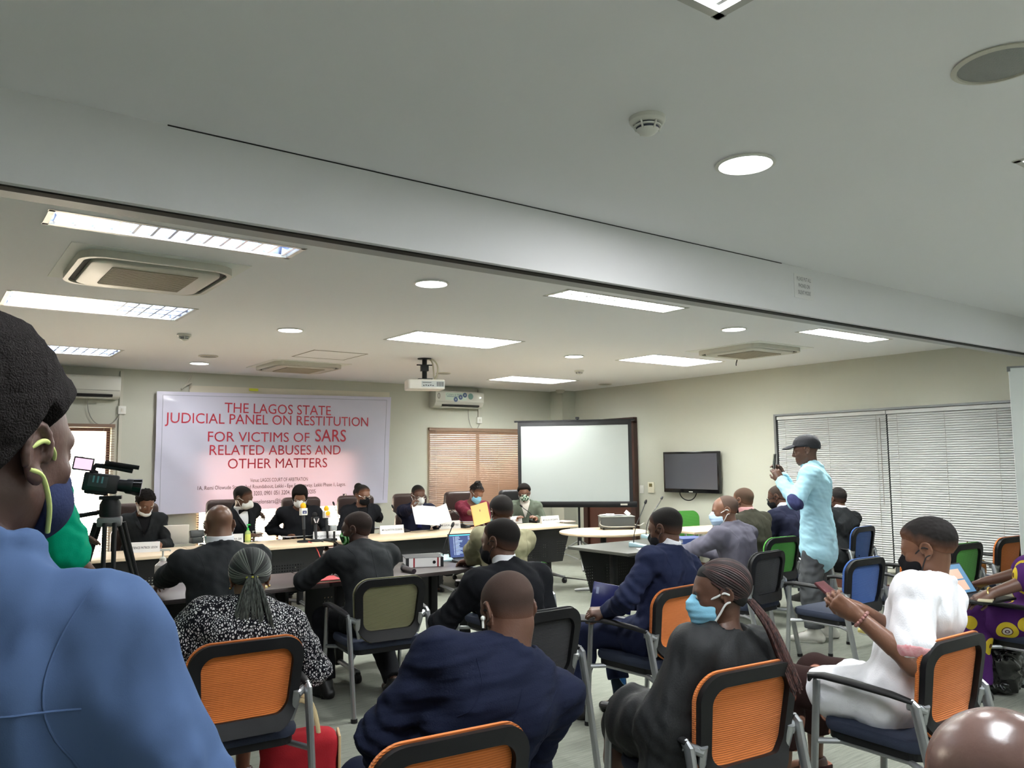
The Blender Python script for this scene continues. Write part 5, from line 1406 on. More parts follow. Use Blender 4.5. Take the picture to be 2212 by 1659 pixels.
# ================================================================== CHAIRS IN PLACE
def back_top(u, v, hd):       # chair whose back-top centre is seen at (u, v)
    p = Pz(u, v, 0.80); f = rotm(hd)[:, 1]; return p + f * 0.26
def foot_fl(u, v, hd):        # chair whose front left foot is seen at (u, v)
    p = Pz(u, v, 0.0); B = rotm(hd); return p + B[:, 0] * 0.265 - B[:, 1] * 0.26
O1 = back_top(538, 1396, 4); chair(loc=O1, hd=4, label='orange mesh chair under the person with the grey braided ponytail')
GR = back_top(846, 1256, 6); chair(loc=GR, hd=6, color=OLIVE, label='olive see-through mesh chair with dark frame in the middle of the room')
O2 = back_top(985, 1606, 6); chair(loc=O2, hd=6, label='orange chair back at the bottom edge behind the bald person in navy')
O3 = np.array((2.42, 2.10, 0.0)); chair(loc=O3, hd=6, label='orange mesh chair of the person in the black dress')
O16 = np.array((3.54, 3.45, 0.0)); chair(loc=O16, hd=-4, label='orange mesh chair of the person in the navy suit with the folder')
O4 = np.array((3.43, 1.88, 0.0)); chair(loc=O4, hd=2, label='orange mesh chair of the person in the white shirt')
B1 = foot_fl(1702, 1440, 2); chair(loc=B1, hd=2, color=BLUE, label='empty blue mesh chair with navy seat in front of the standing person')
B2 = back_top(1868, 1143, -4); chair(loc=B2, hd=-4, color=BLUE, label='blue mesh chair by the silver blinds, behind the standing person')
G1 = back_top(1694, 1166, 4); chair(loc=G1, hd=4, color=GREEN, label='green mesh chair to the left of the jeans of the standing person')
G2 = Pz(1497, 1110, 0.80); chair(loc=G2, hd=196, color=GREEN, label='green chair by itself below the television')
G3 = back_top(2092, 1180, 4); chair(loc=G3, hd=4, color=GREEN, label='green mesh chair behind the laptop at right')
O5 = back_top(2186, 1166, 4); chair(loc=O5, hd=4, label='orange mesh chair at the right edge below the blinds')
p = Pz(1945, 1247, 0.60); O6 = p + np.array((0.265, 0.21, 0)); chair(loc=O6, hd=2, label='orange chair with navy seat half hidden by the head of the person in white')
p = Pz(1186, 1221, 0.80); G4 = p + np.array((-0.20, 0.26, 0)); chair(loc=G4, hd=2, color=GREEN, label='green mesh chair of the person at the open laptop')
C24 = foot_fl(2125, 1515, 2); chair(loc=C24, hd=2, color=BLKMESH, label='chair of the person in purple at the right edge')

# ================================================================== CLOTH COLOURS
CHAR = cloth('suit_charcoal', (46, 48, 50)); CHAR2 = cloth('suit_dark_grey', (38, 40, 42)); BLK = cloth('suit_black', (28, 29, 33)); NAVY = cloth('suit_navy_dark', (24, 29, 48)); NAVY2 = cloth('suit_navy', (33, 39, 64)); TAUPE = cloth('jacket_taupe', (128, 124, 100)); GREYS = cloth('suit_grey', (94, 92, 104)); OLIV = cloth('suit_olive_black', (54, 53, 44)); NAVY3 = cloth('suit_midnight', (36, 38, 56))
SHIRTW = cloth('shirt_white', (226, 228, 232), 0.7, (200, 0.1)); PINK = cloth('shirt_pink', (214, 160, 160)); BLUESH = cloth('shirt_slate_blue', (62, 81, 112), 0.85, (900, 0.06)); SKY = cloth('shirt_sky', (176, 222, 238), 0.75, (200, 0.15)); TEAL = cloth('tshirt_green', (0, 160, 122), 0.8, (200, 0.15)); MAROON = cloth('top_maroon', (116, 46, 62)); GREENG = cloth('jacket_sage', (96, 104, 92)); CREAM = cloth('roll_neck_cream', (216, 212, 204)); BLKD = cloth('dress_black', (36, 37, 38), 0.55, (160, 0.15)); WHT = cloth('shirt_bright_white', (236, 236, 240), 0.7, (160, 0.15))
MBLACK = cloth('mask_black', (24, 24, 27)); MWHITE = cloth('mask_white', (224, 226, 224)); MNAVY = cloth('mask_navy', (34, 41, 68)); MBLUE = mat('mask_surgical', sr(140, 200, 226), 0.8, spec=0.2, bump=(220, 0.15)); MPALE = mat('mask_pale_blue', sr(186, 212, 236), 0.8, spec=0.2); MTEAL = cloth('mask_teal', (120, 180, 180))
JEANS = cloth('jeans_grey', (58, 60, 64), var=(7, sr(96, 98, 100)))
LIME = mat('strap_lime', sr(176, 188, 110), 0.7); SBLK = mat('strap_black', sr(22, 22, 24), 0.7)

MGREENP = cloth('mask_green_print', (90, 200, 80)); nt, b = nodes_of(MGREENP); tc = N(nt, 'ShaderNodeTexCoord'); wv = N(nt, 'ShaderNodeTexWave'); wv.inputs['Scale'].default_value = 22; wv.inputs['Distortion'].default_value = 3; nt.links.new(tc.outputs['Object'], wv.inputs['Vector']); nt.links.new(RAMP(nt, wv.outputs['Fac'], [(0, sr(20, 40, 22)), (0.35, sr(70, 210, 60)), (0.8, sr(190, 210, 190))]), b.inputs['Base Color'])
MPAT = cloth('mask_patterned', (120, 140, 120)); nt, b = nodes_of(MPAT); tc = N(nt, 'ShaderNodeTexCoord'); vo = N(nt, 'ShaderNodeTexVoronoi'); vo.inputs['Scale'].default_value = 34; nt.links.new(tc.outputs['Object'], vo.inputs['Vector']); nt.links.new(RAMP(nt, vo.outputs['Distance'], [(0, sr(40, 60, 50)), (0.42, sr(150, 180, 160)), (0.62, sr(220, 224, 220))]), b.inputs['Base Color'])
# black dress with small white strokes
PRINT = cloth('dress_print', (30, 30, 34)); nt, b = nodes_of(PRINT); tc = N(nt, 'ShaderNodeTexCoord'); mp = N(nt, 'ShaderNodeMapping'); mp.inputs['Scale'].default_value = (1.25, 1.25, 0.72)
nz = N(nt, 'ShaderNodeTexNoise'); nz.inputs['Scale'].default_value = 26; nt.links.new(tc.outputs['Object'], nz.inputs['Vector'])
mxv = N(nt, 'ShaderNodeMix'); mxv.data_type = 'VECTOR'; mxv.inputs[0].default_value = 0.02; nt.links.new(tc.outputs['Object'], mxv.inputs[4]); nt.links.new(nz.outputs['Color'], mxv.inputs[5]); nt.links.new(mxv.outputs[1], mp.inputs[0])
vo = N(nt, 'ShaderNodeTexVoronoi'); vo.feature = 'DISTANCE_TO_EDGE'; vo.inputs['Scale'].default_value = 88; nt.links.new(mp.outputs[0], vo.inputs['Vector'])
nt.links.new(RAMP(nt, vo.outputs['Distance'], [(0, sr(24, 24, 30)), (0.19, sr(205, 205, 205))]), b.inputs['Base Color'])
# purple cloth with yellow ringed discs
PURP = cloth('cloth_purple', (70, 34, 92)); nt, b = nodes_of(PURP); tc = N(nt, 'ShaderNodeTexCoord'); vo = N(nt, 'ShaderNodeTexVoronoi'); vo.inputs['Scale'].default_value = 6.5; vo.inputs['Randomness'].default_value = 0.55; nt.links.new(tc.outputs['Object'], vo.inputs['Vector'])
nt.links.new(RAMP(nt, vo.outputs['Distance'], [(0, sr(190, 180, 190)), (0.05, sr(80, 50, 70)), (0.09, sr(190, 180, 170)), (0.17, sr(90, 60, 40)), (0.21, sr(196, 172, 50)), (0.40, sr(70, 34, 92))]), b.inputs['Base Color'])
# dark brown cloth with peach patches
PATCH = cloth('cloth_brown_peach', (52, 34, 32)); nt, b = nodes_of(PATCH); tc = N(nt, 'ShaderNodeTexCoord'); vo = N(nt, 'ShaderNodeTexVoronoi'); vo.inputs['Scale'].default_value = 7.5; nt.links.new(tc.outputs['Object'], vo.inputs['Vector']); wv = N(nt, 'ShaderNodeTexNoise'); wv.inputs['Scale'].default_value = 9; nt.links.new(tc.outputs['Object'], wv.inputs['Vector'])
nt.links.new(RAMP(nt, MATH(nt, 'ADD', vo.outputs['Distance'], MATH(nt, 'MULTIPLY', wv.outputs['Fac'], 0.3)), [(0, sr(206, 160, 138)), (0.22, sr(180, 128, 108)), (0.42, sr(200, 150, 128)), (0.47, sr(120, 70, 60)), (0.50, sr(48, 32, 30))]), b.inputs['Base Color'])
# braids: black with fine ash-grey strands
def braid_mat(name, c0, c1, sc):
    m = mat(name, c0, 0.6, spec=0.3); nt, b = nodes_of(m); tc = N(nt, 'ShaderNodeTexCoord'); mp = N(nt, 'ShaderNodeMapping'); mp.inputs['Scale'].default_value = sc; n = N(nt, 'ShaderNodeTexNoise'); n.inputs['Scale'].default_value = 60; n.inputs['Detail'].default_value = 4
    nt.links.new(tc.outputs['Object'], mp.inputs[0]); nt.links.new(mp.outputs[0], n.inputs['Vector']); nt.links.new(RAMP(nt, n.outputs['Fac'], [(0.35, c0), (0.62, c1)], 'LINEAR'), b.inputs['Base Color'])
    bp = N(nt, 'ShaderNodeBump'); bp.inputs['Strength'].default_value = 0.5; bp.inputs['Distance'].default_value = 0.004; nt.links.new(n.outputs['Fac'], bp.inputs['Height']); nt.links.new(bp.outputs[0], b.inputs['Normal']); return m
ASH = braid_mat('braids_ash', sr(22, 24, 24), sr(88, 94, 88), (2.6, 2.6, 0.35)); AUB = braid_mat('braids_auburn', sr(30, 22, 22), sr(88, 58, 54), (2.0, 2.0, 1.0))

# ================================================================== THE CAST
def ST(c, hd, f=-0.05): return c + rotm(hd)[:, 1] * f
def W3(p): return (p[0], p[1], p[2], 0)
SUIT = lambda m, **k: dict(dict(m=m, g=0.018, fold=0.007, lam=0.13, collar=0.026, nr=0.062, seams='seed' in k), **k)
TRO = lambda m, **k: dict(dict(m=m), **k)

# --- foreground standing person at the left
SKIN['bald'] = mat('skin_bald', sr(124, 90, 70), 0.32, spec=0.55, bump=(160, 0.04), var=(10, sr(106, 76, 60)))
SKIN['shiny'] = mat('skin_shiny', sr(104, 80, 72), 0.25, spec=0.7, bump=(140, 0.03), var=(14, sr(88, 66, 60)))
P1 = person('person standing close at left in a slate blue shirt and navy mask', Pd(-24, 762, 0.98), 22, lean=4, nl=0.004, sh=0.85, head=(26, -3, 0), s=1.0, hipz=0.90, stand=True, vox=0.0032, broad=0.82, skin_='deep',
            lh=(-0.25, 0.12, 0.86), rh=(0.30, 0.14, 0.88), feet=((-0.13, 0.02), (0.13, 0.02)),
            top=dict(m=BLUESH, g=0.018, sleeve=0.62, ar=(0.054, 0.056, 0.060), fold=0.007, lam=0.10, seed=3, hem=0.12, name='shirt', collar=0.030, nr=0.056, st=(1.2, 1.2, 0.25), seams=True, yoke=0.76, pad=False), bottom=TRO(cloth('trousers_dark', (40, 40, 46))),
            hair=dict(t=0.022, h=0.0045, m=HAIRM, noise=wob(5, 0.02, 0.002), extra=lambda q: [el(q.H + q.R @ np.array((0, -0.035, 0.088)), (0.086, 0.102, 0.084), q.R)], zl=([-0.13, -0.095, -0.055, -0.03, -0.005, 0.012, 0.030, 0.060, 0.085, 0.12], [-0.075, -0.065, -0.045, -0.005, 0.034, 0.020, 0.034, 0.052, 0.060, 0.066]), kk=0.02, taper=0.03),
            mask=dict(k='cloth', m=MNAVY, sm=LIME, sr=0.0030))

# --- cameraman in green
P2 = person('person in a green T-shirt at the video camera, mostly hidden at left', Pd(66, 905, 3.55), 58, lean=10, head=(20, -8, 0), hipz=0.92, stand=True, skin_='dark', broad=1.26,
            rh=(0.22, 0.36, 1.02), lh=(-0.12, 0.45, 1.2), feet=((-0.14, 0.0), (0.14, 0.04)), top=dict(m=TEAL, g=0.022, sleeve=0.44, ar=(0.062, 0.062, 0.05), fold=0.009, lam=0.12, seed=8, hem=0.12, name='tshirt', collar=0.012), bottom=TRO(cloth('trousers_dark', (40, 40, 46))), hair=dict(t=0.006, m=STUBM))

# --- panel behind the light tables
PY = TY0 + 0.90
def tabh(u, v): return W3(Pz(u, v, TABLE_H + 0.035))
P3 = person('person in black at far left of the panel, white mask under the chin, typing', Py(318, 1063, PY - 0.05), 178, lean=14, head=(-6, -24, 0), skin_='brown', s=0.97, vox=0.007, lh=(-0.10, 0.38, TABLE_H + 0.04), rh=tabh(300, 1165),
            top=SUIT(CHAR2, v=0.16, nr=0.066), shirt=dict(m=cloth('blouse_black', (26, 26, 28)), cuff=False, rise=0.0), bottom=TRO(BLK), hair=dict(t=0.022, noise=wob(21, 0.03, 0.006), extra=lambda q: [el(q.H + q.R @ np.array((0, -0.02, 0.10)), (0.065, 0.07, 0.04), q.R)]), mask=dict(k='cloth', m=MWHITE, chin=True))
P4 = person('person in a black jacket and bow tie leaning over the panel table', Py(529, 1052, PY - 0.02), 160, lean=18, side=16, head=(-26, -18, 8), skin_='dark', vox=0.007, lh=tabh(566, 1118), rh=(0.22, 0.34, TABLE_H + 0.04), lhd=((-0.5, 0.7, -0.35), (0, 0, -1)), curl=(0.6, 0.4),
            top=SUIT(BLK, v=0.22, nr=0.064), shirt=dict(m=SHIRTW, bow=cloth('bow_black', (18, 18, 20))), bottom=TRO(BLK), hair=dict(t=0.008), mask=dict(k='cup', m=MWHITE))
P5 = person('person with bobbed hair and white mask in black, writing at the panel centre', Py(648, 1052, PY), 198, lean=12, head=(4, -26, 0), skin_='brown', s=0.97, vox=0.007, broad=1.08, rh=tabh(622, 1152), lh=(-0.24, 0.30, TABLE_H + 0.04),
            top=dict(m=BLK, g=0.014, nr=0.080, collar=0, hem=0.3, name='dress'), bottom=TRO(BLK), curl=(0.4, 0.8), hair=dict(t=0.020, zl=([-0.13, 0.0, 0.034, 0.05, 0.07, 0.12], [-0.085, -0.08, -0.065, 0.0, 0.052, 0.062]), kk=0.012), mask=dict(k='cup', m=MWHITE), glasses=dict(m=CHROME))
P6 = person('person with a hair bun, glasses and black mask at the panel', Py(785, 1049, PY + 0.03), 186, lean=8, head=(-14, -10, 0), skin_='brown', s=0.97, vox=0.007, lh=tabh(826, 1130), rh=(0.15, 0.33, TABLE_H + 0.04),
            top=SUIT(BLK, v=0.22, nr=0.072), shirt=dict(m=cloth('blouse_black', (26, 26, 28)), cuff=False, rise=0.0), bottom=TRO(BLK), hair=dict(t=0.012, extra=lambda q: [el(q.H + q.R @ np.array((0.02, -0.085, 0.085)), (0.05, 0.045, 0.05), q.R), el(q.H + q.R @ np.array((0.025, -0.10, 0.02)), (0.045, 0.04, 0.05), q.R)]), mask=dict(k='cloth', m=MBLACK, sm=SBLK), glasses=dict(m=CHROME))
P7 = person('person in a navy suit and white cup mask holding up white papers', Py(905, 1049, PY), 192, lean=6, head=(-8, -14, 0), skin_='dark', vox=0.007, rh=W3(Py(893, 1098, TY0 + 0.42)), lh=(-0.16, 0.32, TABLE_H + 0.06), rhd=((-0.1, 0.3, 0.9), (-0.9, 0.3, 0)), curl=(0.5, 0.9),
            top=SUIT(NAVY3, v=0.22, nr=0.064), shirt=dict(m=cloth('shirt_pale_lilac', (190, 190, 214)), tie=cloth('tie_navy', (30, 34, 80))), bottom=TRO(NAVY3), hair=dict(t=0.006), mask=dict(k='cup', m=MWHITE), glasses=dict(m=CHROME))
P8 = person('person in a maroon top with a pale blue mask reading a manila folder', Py(1037, 1049, PY - 0.05), 198, lean=16, head=(-22, -32, -12), skin_='warm', s=0.95, vox=0.007, rh=W3(Py(1027, 1112, TY0 + 0.45)), lh=(-0.1, 0.36, TABLE_H + 0.1), rhd=((-0.6, 0.4, 0.5), (-0.3, 0.5, -0.5)), curl=(0.6, 0.9),
            top=dict(m=MAROON, g=0.012, sleeve=0.72, nr=0.082, collar=0, hem=0.1, name='top', pad=False, fold=0.005), bottom=TRO(BLK), hair=dict(t=0.014, noise=wob(31, 0.022, 0.005), extra=lambda q: [el(q.H + q.R @ np.array((0.0, -0.05, 0.105)), (0.05, 0.06, 0.04), q.R), rc(q.H + q.R @ np.array((0.03, -0.06, 0.12)), q.H + q.R @ np.array((0.06, -0.02, 0.135)), 0.014, 0.008), rc(q.H + q.R @ np.array((-0.01, -0.08, 0.12)), q.H + q.R @ np.array((0.0, -0.05, 0.155)), 0.014, 0.008), rc(q.H + q.R @ np.array((0.05, -0.08, 0.06)), q.H + q.R @ np.array((0.085, -0.07, 0.03)), 0.013, 0.008)]), mask=dict(k='surgical', m=MBLUE))
P9 = person('person in a sage jacket and cream roll neck with a patterned mask', Py(1131, 1047, PY + 0.05), 214, lean=6, head=(6, -8, 4), skin_='brown', vox=0.007, s=0.97, lh=(-0.14, 0.32, TABLE_H + 0.05), rh=(0.14, 0.32, TABLE_H + 0.05),
            top=SUIT(GREENG, v=0.26, nr=0.068), shirt=dict(m=CREAM, rise=0.096, cuff=False), bottom=TRO(BLK), hair=dict(t=0.024, m=HAIRM, zl=([-0.13, -0.03, 0.02, 0.06, 0.12], [-0.03, 0.0, 0.02, 0.056, 0.066]), kk=0.012, name='hair'), mask=dict(k='cup', m=MPAT), glasses=dict(m=BLACK, w=1.5))
o = obj('pocket_square', MB().add([tuple(P9.at(-0.085, 0.142, 0.60) - P9.root + P9.rt * a + P9.up * b_ + P9.fw * c_) for a, b_, c_ in ((-0.03, 0, 0), (0.03, 0, 0), (0.02, 0.045, 0.004), (0.0, 0.025, 0.012), (-0.02, 0.05, 0.004))], [(0, 1, 2, 3), (0, 3, 4)]), MAROON, P9.e)

# executive chairs behind the panel
EX = [(P3, 'brown leather chair of the typist at the far left of the panel', None), (P4, 'brown leather chair of the person in the bow tie', None), (P5, 'brown leather chair of the person writing at the panel centre', None), (P6, 'brown leather chair of the person with the hair bun', None), (P7, 'brown leather chair of the person holding white papers', None), (P8, 'brown leather chair of the person in maroon', None), (P9, 'black leather chair of the person in the sage jacket', LEATHERB)]
XP = [0.02, 0.0, 0.12, 0.12, 0.10, 0.05, 0.0]
for (q, lab, m), dx in zip(EX, XP):
    f = -q.B[:, 1]; r_ = q.B[:, 0]
    exec_chair(q.root[0] + f[0] * 0.16 + dx, q.root[1] + abs(f[1]) * 0.16, 186, lab, m)

# --- row at the dark tables
P10 = person('bald person with white cuffs in a charcoal suit at the dark table', Pd(470, 1092, 4.85), 2, lean=14, head=(-4, -16, 0), skin_='bald', broad=1.16, belly=0.03, neck=1.18, s=1.03, lh=W3(Pz(336, 1268, TABLE_H + 0.05)), lpole=(-1.0, -0.3, -0.5), rh=(0.14, 0.62, TABLE_H + 0.06), vox=0.0055,
             top=SUIT(CHAR, seed=11), shirt=dict(m=SHIRTW, rise=0.096), bottom=TRO(CHAR), mask=dict(k='cloth', m=MTEAL, sr=0.0035))
P12 = person('person in a dark grey suit with a green printed mask leaning on the dark table', Pd(770, 1106, 5.62), 0, lean=30, head=(-38, -6, 0), seat=ST(GR, 6, 0.02), skin_='deep', broad=1.10, s=1.0, lh=(-0.22, 0.62, TABLE_H + 0.05), rh=(0.12, 0.68, TABLE_H + 0.05), lpole=(-1, -0.1, -0.6), rpole=(1, 0, -0.6), vox=0.0055, feet=((-0.22, 0.30), (0.16, 0.05)),
             top=SUIT(CHAR2, seed=12, fold=0.005), shirt=dict(m=BLK), bottom=TRO(BLK), hair=dict(t=0.006, m=STUBM), mask=dict(k='cloth', m=MGREENP, sm=SBLK))
P13 = person('person in a taupe jacket typing on the open laptop', Pd(1080, 1072, 6.0), 2, lean=16, head=(8, -12, 0), seat=ST(G4, 2, 0.02), skin_='dark', broad=1.14, s=1.0, lh=W3(Pz(1008, 1212, TABLE_H + 0.03)), rh=(0.05, 0.55, TABLE_H + 0.05), lpole=(-1, -0.2, -0.5), vox=0.006, curl=(0.5, 0.4),
             top=SUIT(TAUPE, seed=13), shirt=dict(m=SHIRTW), bottom=TRO(CHAR), hair=dict(t=0.012), mask=dict(k='surgical', m=MTEAL))
P14 = person('person with a black mask and beard in a black suit holding a white phone low', Pd(1080, 1121, 4.25), 0, lean=12, head=(-20, -6, 2), skin_='dark', broad=1.10, s=1.0, lh=W3(Pd(953, 1352, 4.35)), rh=(0.12, 0.25, 0.55), lpole=(-1, -0.5, -0.4), curl=(0.8, 0.4), vox=0.005,
             top=SUIT(BLK, seed=14), shirt=dict(m=SHIRTW, rise=0.096), bottom=TRO(BLK), hair=dict(t=0.007, m=HAIRM), mask=dict(k='cloth', m=MBLACK, sm=SBLK))
P15 = person('person with a shaved head and broad navy suit in the foreground, back turned', Pd(1084, 1236, 2.52), 8, lean=8, side=2, head=(-4, -20, 0), seat=ST(O2, 6, -0.04) + rotm(6)[:, 0] * 0.08, skin_='dark', broad=1.28, belly=0.03, neck=1.22, s=1.0, lh=(-0.12, 0.24, 0.60), rh=(0.16, 0.30, 0.58), lpole=(-1.2, -0.5, -0.2), rpole=(1, -0.6, -0.4), vox=0.0042,
             top=SUIT(NAVY, seed=15, nr=0.055, fold=0.008, lam=0.10, st=(0.3, 0.3, 1.6)), bottom=TRO(NAVY), hair=dict(t=0.0022, m=mat('hair_shaved', sr(66, 52, 46), 0.5, bump=(700, 0.3)), h=0.004), mask=dict(k='cloth', m=MBLACK, sm=SBLK))
la = Pz(1228, 1530, 0.0); 
P16 = person('person in a navy suit holding a blue folder, sitting with patterned blue socks showing', Pd(1430, 1099, 4.78), -6, lean=10, head=(-8, -14, 0), seat=ST(O16, -4), skin_='dark', broad=1.12, s=1.0, lh=W3(Pd(1310, 1322, 4.72)), lhd=((-0.75, 0.55, 0.05), (0.35, 0.3, -0.85)), rh=(0.10, 0.36, 0.66), lpole=(-0.9, -0.6, -0.4), curl=(0.9, 0.5), feet=((-0.20, 0.47, 0.0), (0.02, 0.30, 0.0)), vox=0.005,
             top=SUIT(NAVY2, seed=16), shirt=dict(m=SHIRTW, rise=0.096), bottom=TRO(NAVY2, hemz=0.13, r=(0.086, 0.066, 0.058, 0.048)), hair=dict(t=0.008), mask=dict(k='cloth', m=MBLACK, sm=SBLK))
P18 = person('person in a grey suit with a pale blue mask leaning on the dark grey table', Pd(1563, 1071, 6.6), -4, lean=14, head=(-42, -8, 0), skin_='warm', broad=1.12, s=1.0, lh=(-0.24, 0.50, TABLE_H + 0.05), rh=(0.10, 0.52, TABLE_H + 0.05), lpole=(-1.2, -0.1, -0.4), vox=0.006,
             top=SUIT(GREYS, seed=18, fold=0.008), shirt=dict(m=cloth('shirt_lemon', (220, 214, 180))), bottom=TRO(GREYS), hair=dict(t=0.003, m=mat('hair_thin', sr(92, 76, 68), 0.5), zl=([-0.12, -0.06, 0.0, 0.01, 0.03, 0.12], [-0.05, -0.03, -0.005, 0.0, 0.15, 0.2])), mask=dict(k='surgical', m=MPALE, sr=0.0034))
P19 = person('person in an olive black suit and pink collar beside the grey suit', Pd(1603, 1054, 7.45), 0, lean=12, head=(-2, -8, 0), seat=ST(G1, 4, 0.03), skin_='warm', broad=1.16, s=1.02, lh=(-0.18, 0.42, 0.66), rh=(0.14, 0.42, 0.66), neck=1.12, vox=0.0065,
             top=SUIT(OLIV, seed=19), shirt=dict(m=PINK, rise=0.096), bottom=TRO(OLIV), hair=dict(t=0.0035, m=mat('hair_thin_brown', sr(84, 66, 54), 0.6)), mask=dict(k='cloth', m=MBLACK, sm=SBLK, sr=0.003))
P20 = person('person with glasses in a midnight suit just left of the standing person', Pd(1674, 1049, 8.3), 0, lean=14, head=(-16, -18, 0), skin_='dark', broad=1.10, s=1.0, lh=(-0.14, 0.40, 0.62), rh=(0.14, 0.40, 0.62), vox=0.0065,
             top=SUIT(NAVY3, seed=20), shirt=dict(m=SHIRTW, rise=0.096), bottom=TRO(NAVY3), hair=dict(t=0.003, m=mat('hair_thin_dark', sr(62, 52, 46), 0.6)), mask=dict(k='cloth', m=MBLACK, sm=SBLK), glasses=dict(m=BLACK, w=1.6))
P22 = person('person in a black suit sitting behind the standing person near the blinds', Pd(1806, 1054, 8.3), 6, lean=12, head=(8, -10, 0), seat=ST(B2, -4) + rotm(-4)[:, 0] * -0.12, skin_='dark', broad=1.12, s=1.0, lh=(-0.14, 0.34, 0.60), rh=(0.14, 0.34, 0.60), vox=0.0065,
             top=SUIT(CHAR2, seed=22), shirt=dict(m=SHIRTW, rise=0.096), bottom=TRO(CHAR2), hair=dict(t=0.007), mask=dict(k='cloth', m=MBLACK, sm=SBLK))

for q, hd_, lab in ((P10, 2, 'black mesh chair of the bald person with white cuffs'), (P14, 0, 'black mesh chair of the person holding a white phone'), (P18, -4, 'black mesh chair of the person in the grey suit'), (P20, 0, 'black mesh chair of the person with glasses in the midnight suit')):
    chair(loc=q.root + rotm(hd_)[:, 1] * 0.04, hd=hd_, color=BLKMESH, label=lab)

# --- women in the front rows
def scalp_braids(q, pole, n, t, mats, r=0.0034):
    """thin braids running over the scalp from the hairline to the tie"""
    pole = np.array(pole, float); c = np.array((0, -0.018, 0.036)); rr = np.array((0.075 + t, 0.096 + t, 0.082 + t)); ax = (pole - c) / rr; ax /= np.linalg.norm(ax)
    a = np.cross(ax, np.array((0, 0, 1.0))); a /= np.linalg.norm(a); b_ = np.cross(ax, a); mbs = [MB() for _ in mats]
    for k in range(n):
        ph = 2 * math.pi * k / n; d = a * math.cos(ph) + b_ * math.sin(ph); pts = []
        for th in np.linspace(0.10, 3.0, 38):
            p = c + rr * (ax * math.cos(th) + d * math.sin(th))
            if p[2] < np.interp(p[1], q.zl[0], q.zl[1]) + 0.004: break
            pts.append(q.H + q.R @ (p * q.s) - q.root)
        if len(pts) > 3: mbs[(k * 7 // 3) % len(mats)].tube(pts, r, 6)
    for mb, m in zip(mbs, mats): obj('braids', mb, m, q.e, smooth=True)
def pony_dirs(n, seed):
    r = random.Random(seed); return [(r.uniform(-1, 1), r.uniform(-1, 1), r.uniform(0, 6.28), r.random()) for _ in range(n)]
def ridges(q, tie, n, amp):
    ax = tie / np.linalg.norm(tie)
    a = np.cross(ax, np.array((0, 0, 1.0))); a /= np.linalg.norm(a); b_ = np.cross(ax, a)
    def fn(P):
        x = _dotc(P, q.R @ a, q.H); z = _dotc(P, q.R @ b_, q.H); return amp * np.cos(np.arctan2(z, x) * n)
    return fn
P11 = person('person with ash-grey braided ponytail and black and white print dress, back turned', Pd(540, 1190, 3.55), 10, lean=8, head=(4, -12, 0), seat=ST(O1, 4, 0.0), skin_='brown', broad=1.12, s=1.0, vox=0.005, belly=0.02, lh=(-0.16, 0.26, 0.58), rh=(0.16, 0.26, 0.58), lpole=(-1, -0.3, -0.4), rpole=(1, -0.3, -0.4), feet=((-0.10, 0.36), (0.10, 0.36)),
             top=dict(m=PRINT, g=0.018, nr=0.066, collar=0, hem=0.36, sleeve=1.0, ar=(0.058, 0.056, 0.05), name='dress', seed=31, fold=0.007, pad=False), bottom=None, shoe='brown',
             hair=dict(t=0.014, m=mat('hair_base', sr(22, 23, 23), 0.8), h=0.0045, zl=([-0.13, -0.09, -0.05, -0.02, 0.0, 0.03, 0.06, 0.12], [-0.045, -0.04, -0.03, -0.01, 0.0, 0.025, 0.05, 0.062])))
def ponytail(q, tie_l, spread, length, n, m, seed, r0, back=0.05, droop=(0, 0, -1.0), shift=(0, 0, 0)):
    tie = q.H + q.R @ (np.array(tie_l) * q.s); mb = MB(); bkd = -q.R[:, 1]; rt = q.R[:, 0]; dn = np.array(droop, float)
    for (a, b_, ph, ln) in pony_dirs(n, seed):
        L = length * (0.86 + 0.14 * ln); pts = []
        for t in np.linspace(0, 1, 9):
            w = spread * (t ** 0.75); c = tie + bkd * (back * math.sin(min(1, t * 2.2) * math.pi / 2) + 0.0) + dn * (L * t) + np.array(shift) * t
            c = c + rt * (a * (0.014 + w)) + bkd * (b_ * (0.012 + w * 0.22)) + rt * 0.004 * math.sin(ph + 9 * t)
            pts.append(c - q.root)
        mb.tube(pts, [r0 * 0.9] * 6 + [r0 * 0.8, r0 * 0.65, r0 * 0.35], 6)
    return obj('ponytail', mb, m, q.e, smooth=True), tie
P11.zl = ([-0.13, -0.09, -0.05, -0.02, 0.0, 0.03, 0.06, 0.12], [-0.045, -0.04, -0.03, -0.01, 0.0, 0.025, 0.05, 0.062])
BRD = mat('braid_black', sr(26, 28, 28), 0.6); BRA = mat('braid_ash', sr(112, 118, 110), 0.6); BRG = mat('braid_grey', sr(62, 67, 64), 0.6); BRU = mat('braid_auburn', sr(70, 44, 42), 0.6); BRB = mat('braid_brown', sr(40, 28, 28), 0.6)
scalp_braids(P11, (0, -0.118, 0.0), 92, 0.016, [BRD, BRG, BRA, BRD, BRG])
_, tie = ponytail(P11, (0, -0.118, 0.000), 0.118, 0.50, 100, ASH, 5, 0.0050, back=0.030, droop=(0.0, -0.05, -1.0))
mb = MB(); ax = P11.R; pts = [tie - P11.root + ax[:, 0] * 0.022 * math.cos(a) + (ax[:, 1] * 0.25 + ax[:, 2] * 0.0) * 0.02 * math.sin(a) + (ax[:, 1] * -0.8) * 0.022 * math.sin(a) + np.array((0, 0, -0.008)) for a in np.linspace(0, 2 * math.pi, 17)]
obj('hair_tie', mb.tube(pts, 0.005, 8, cap=False), mat('tie_yellow', sr(196, 190, 60), 0.5), P11.e, smooth=True)
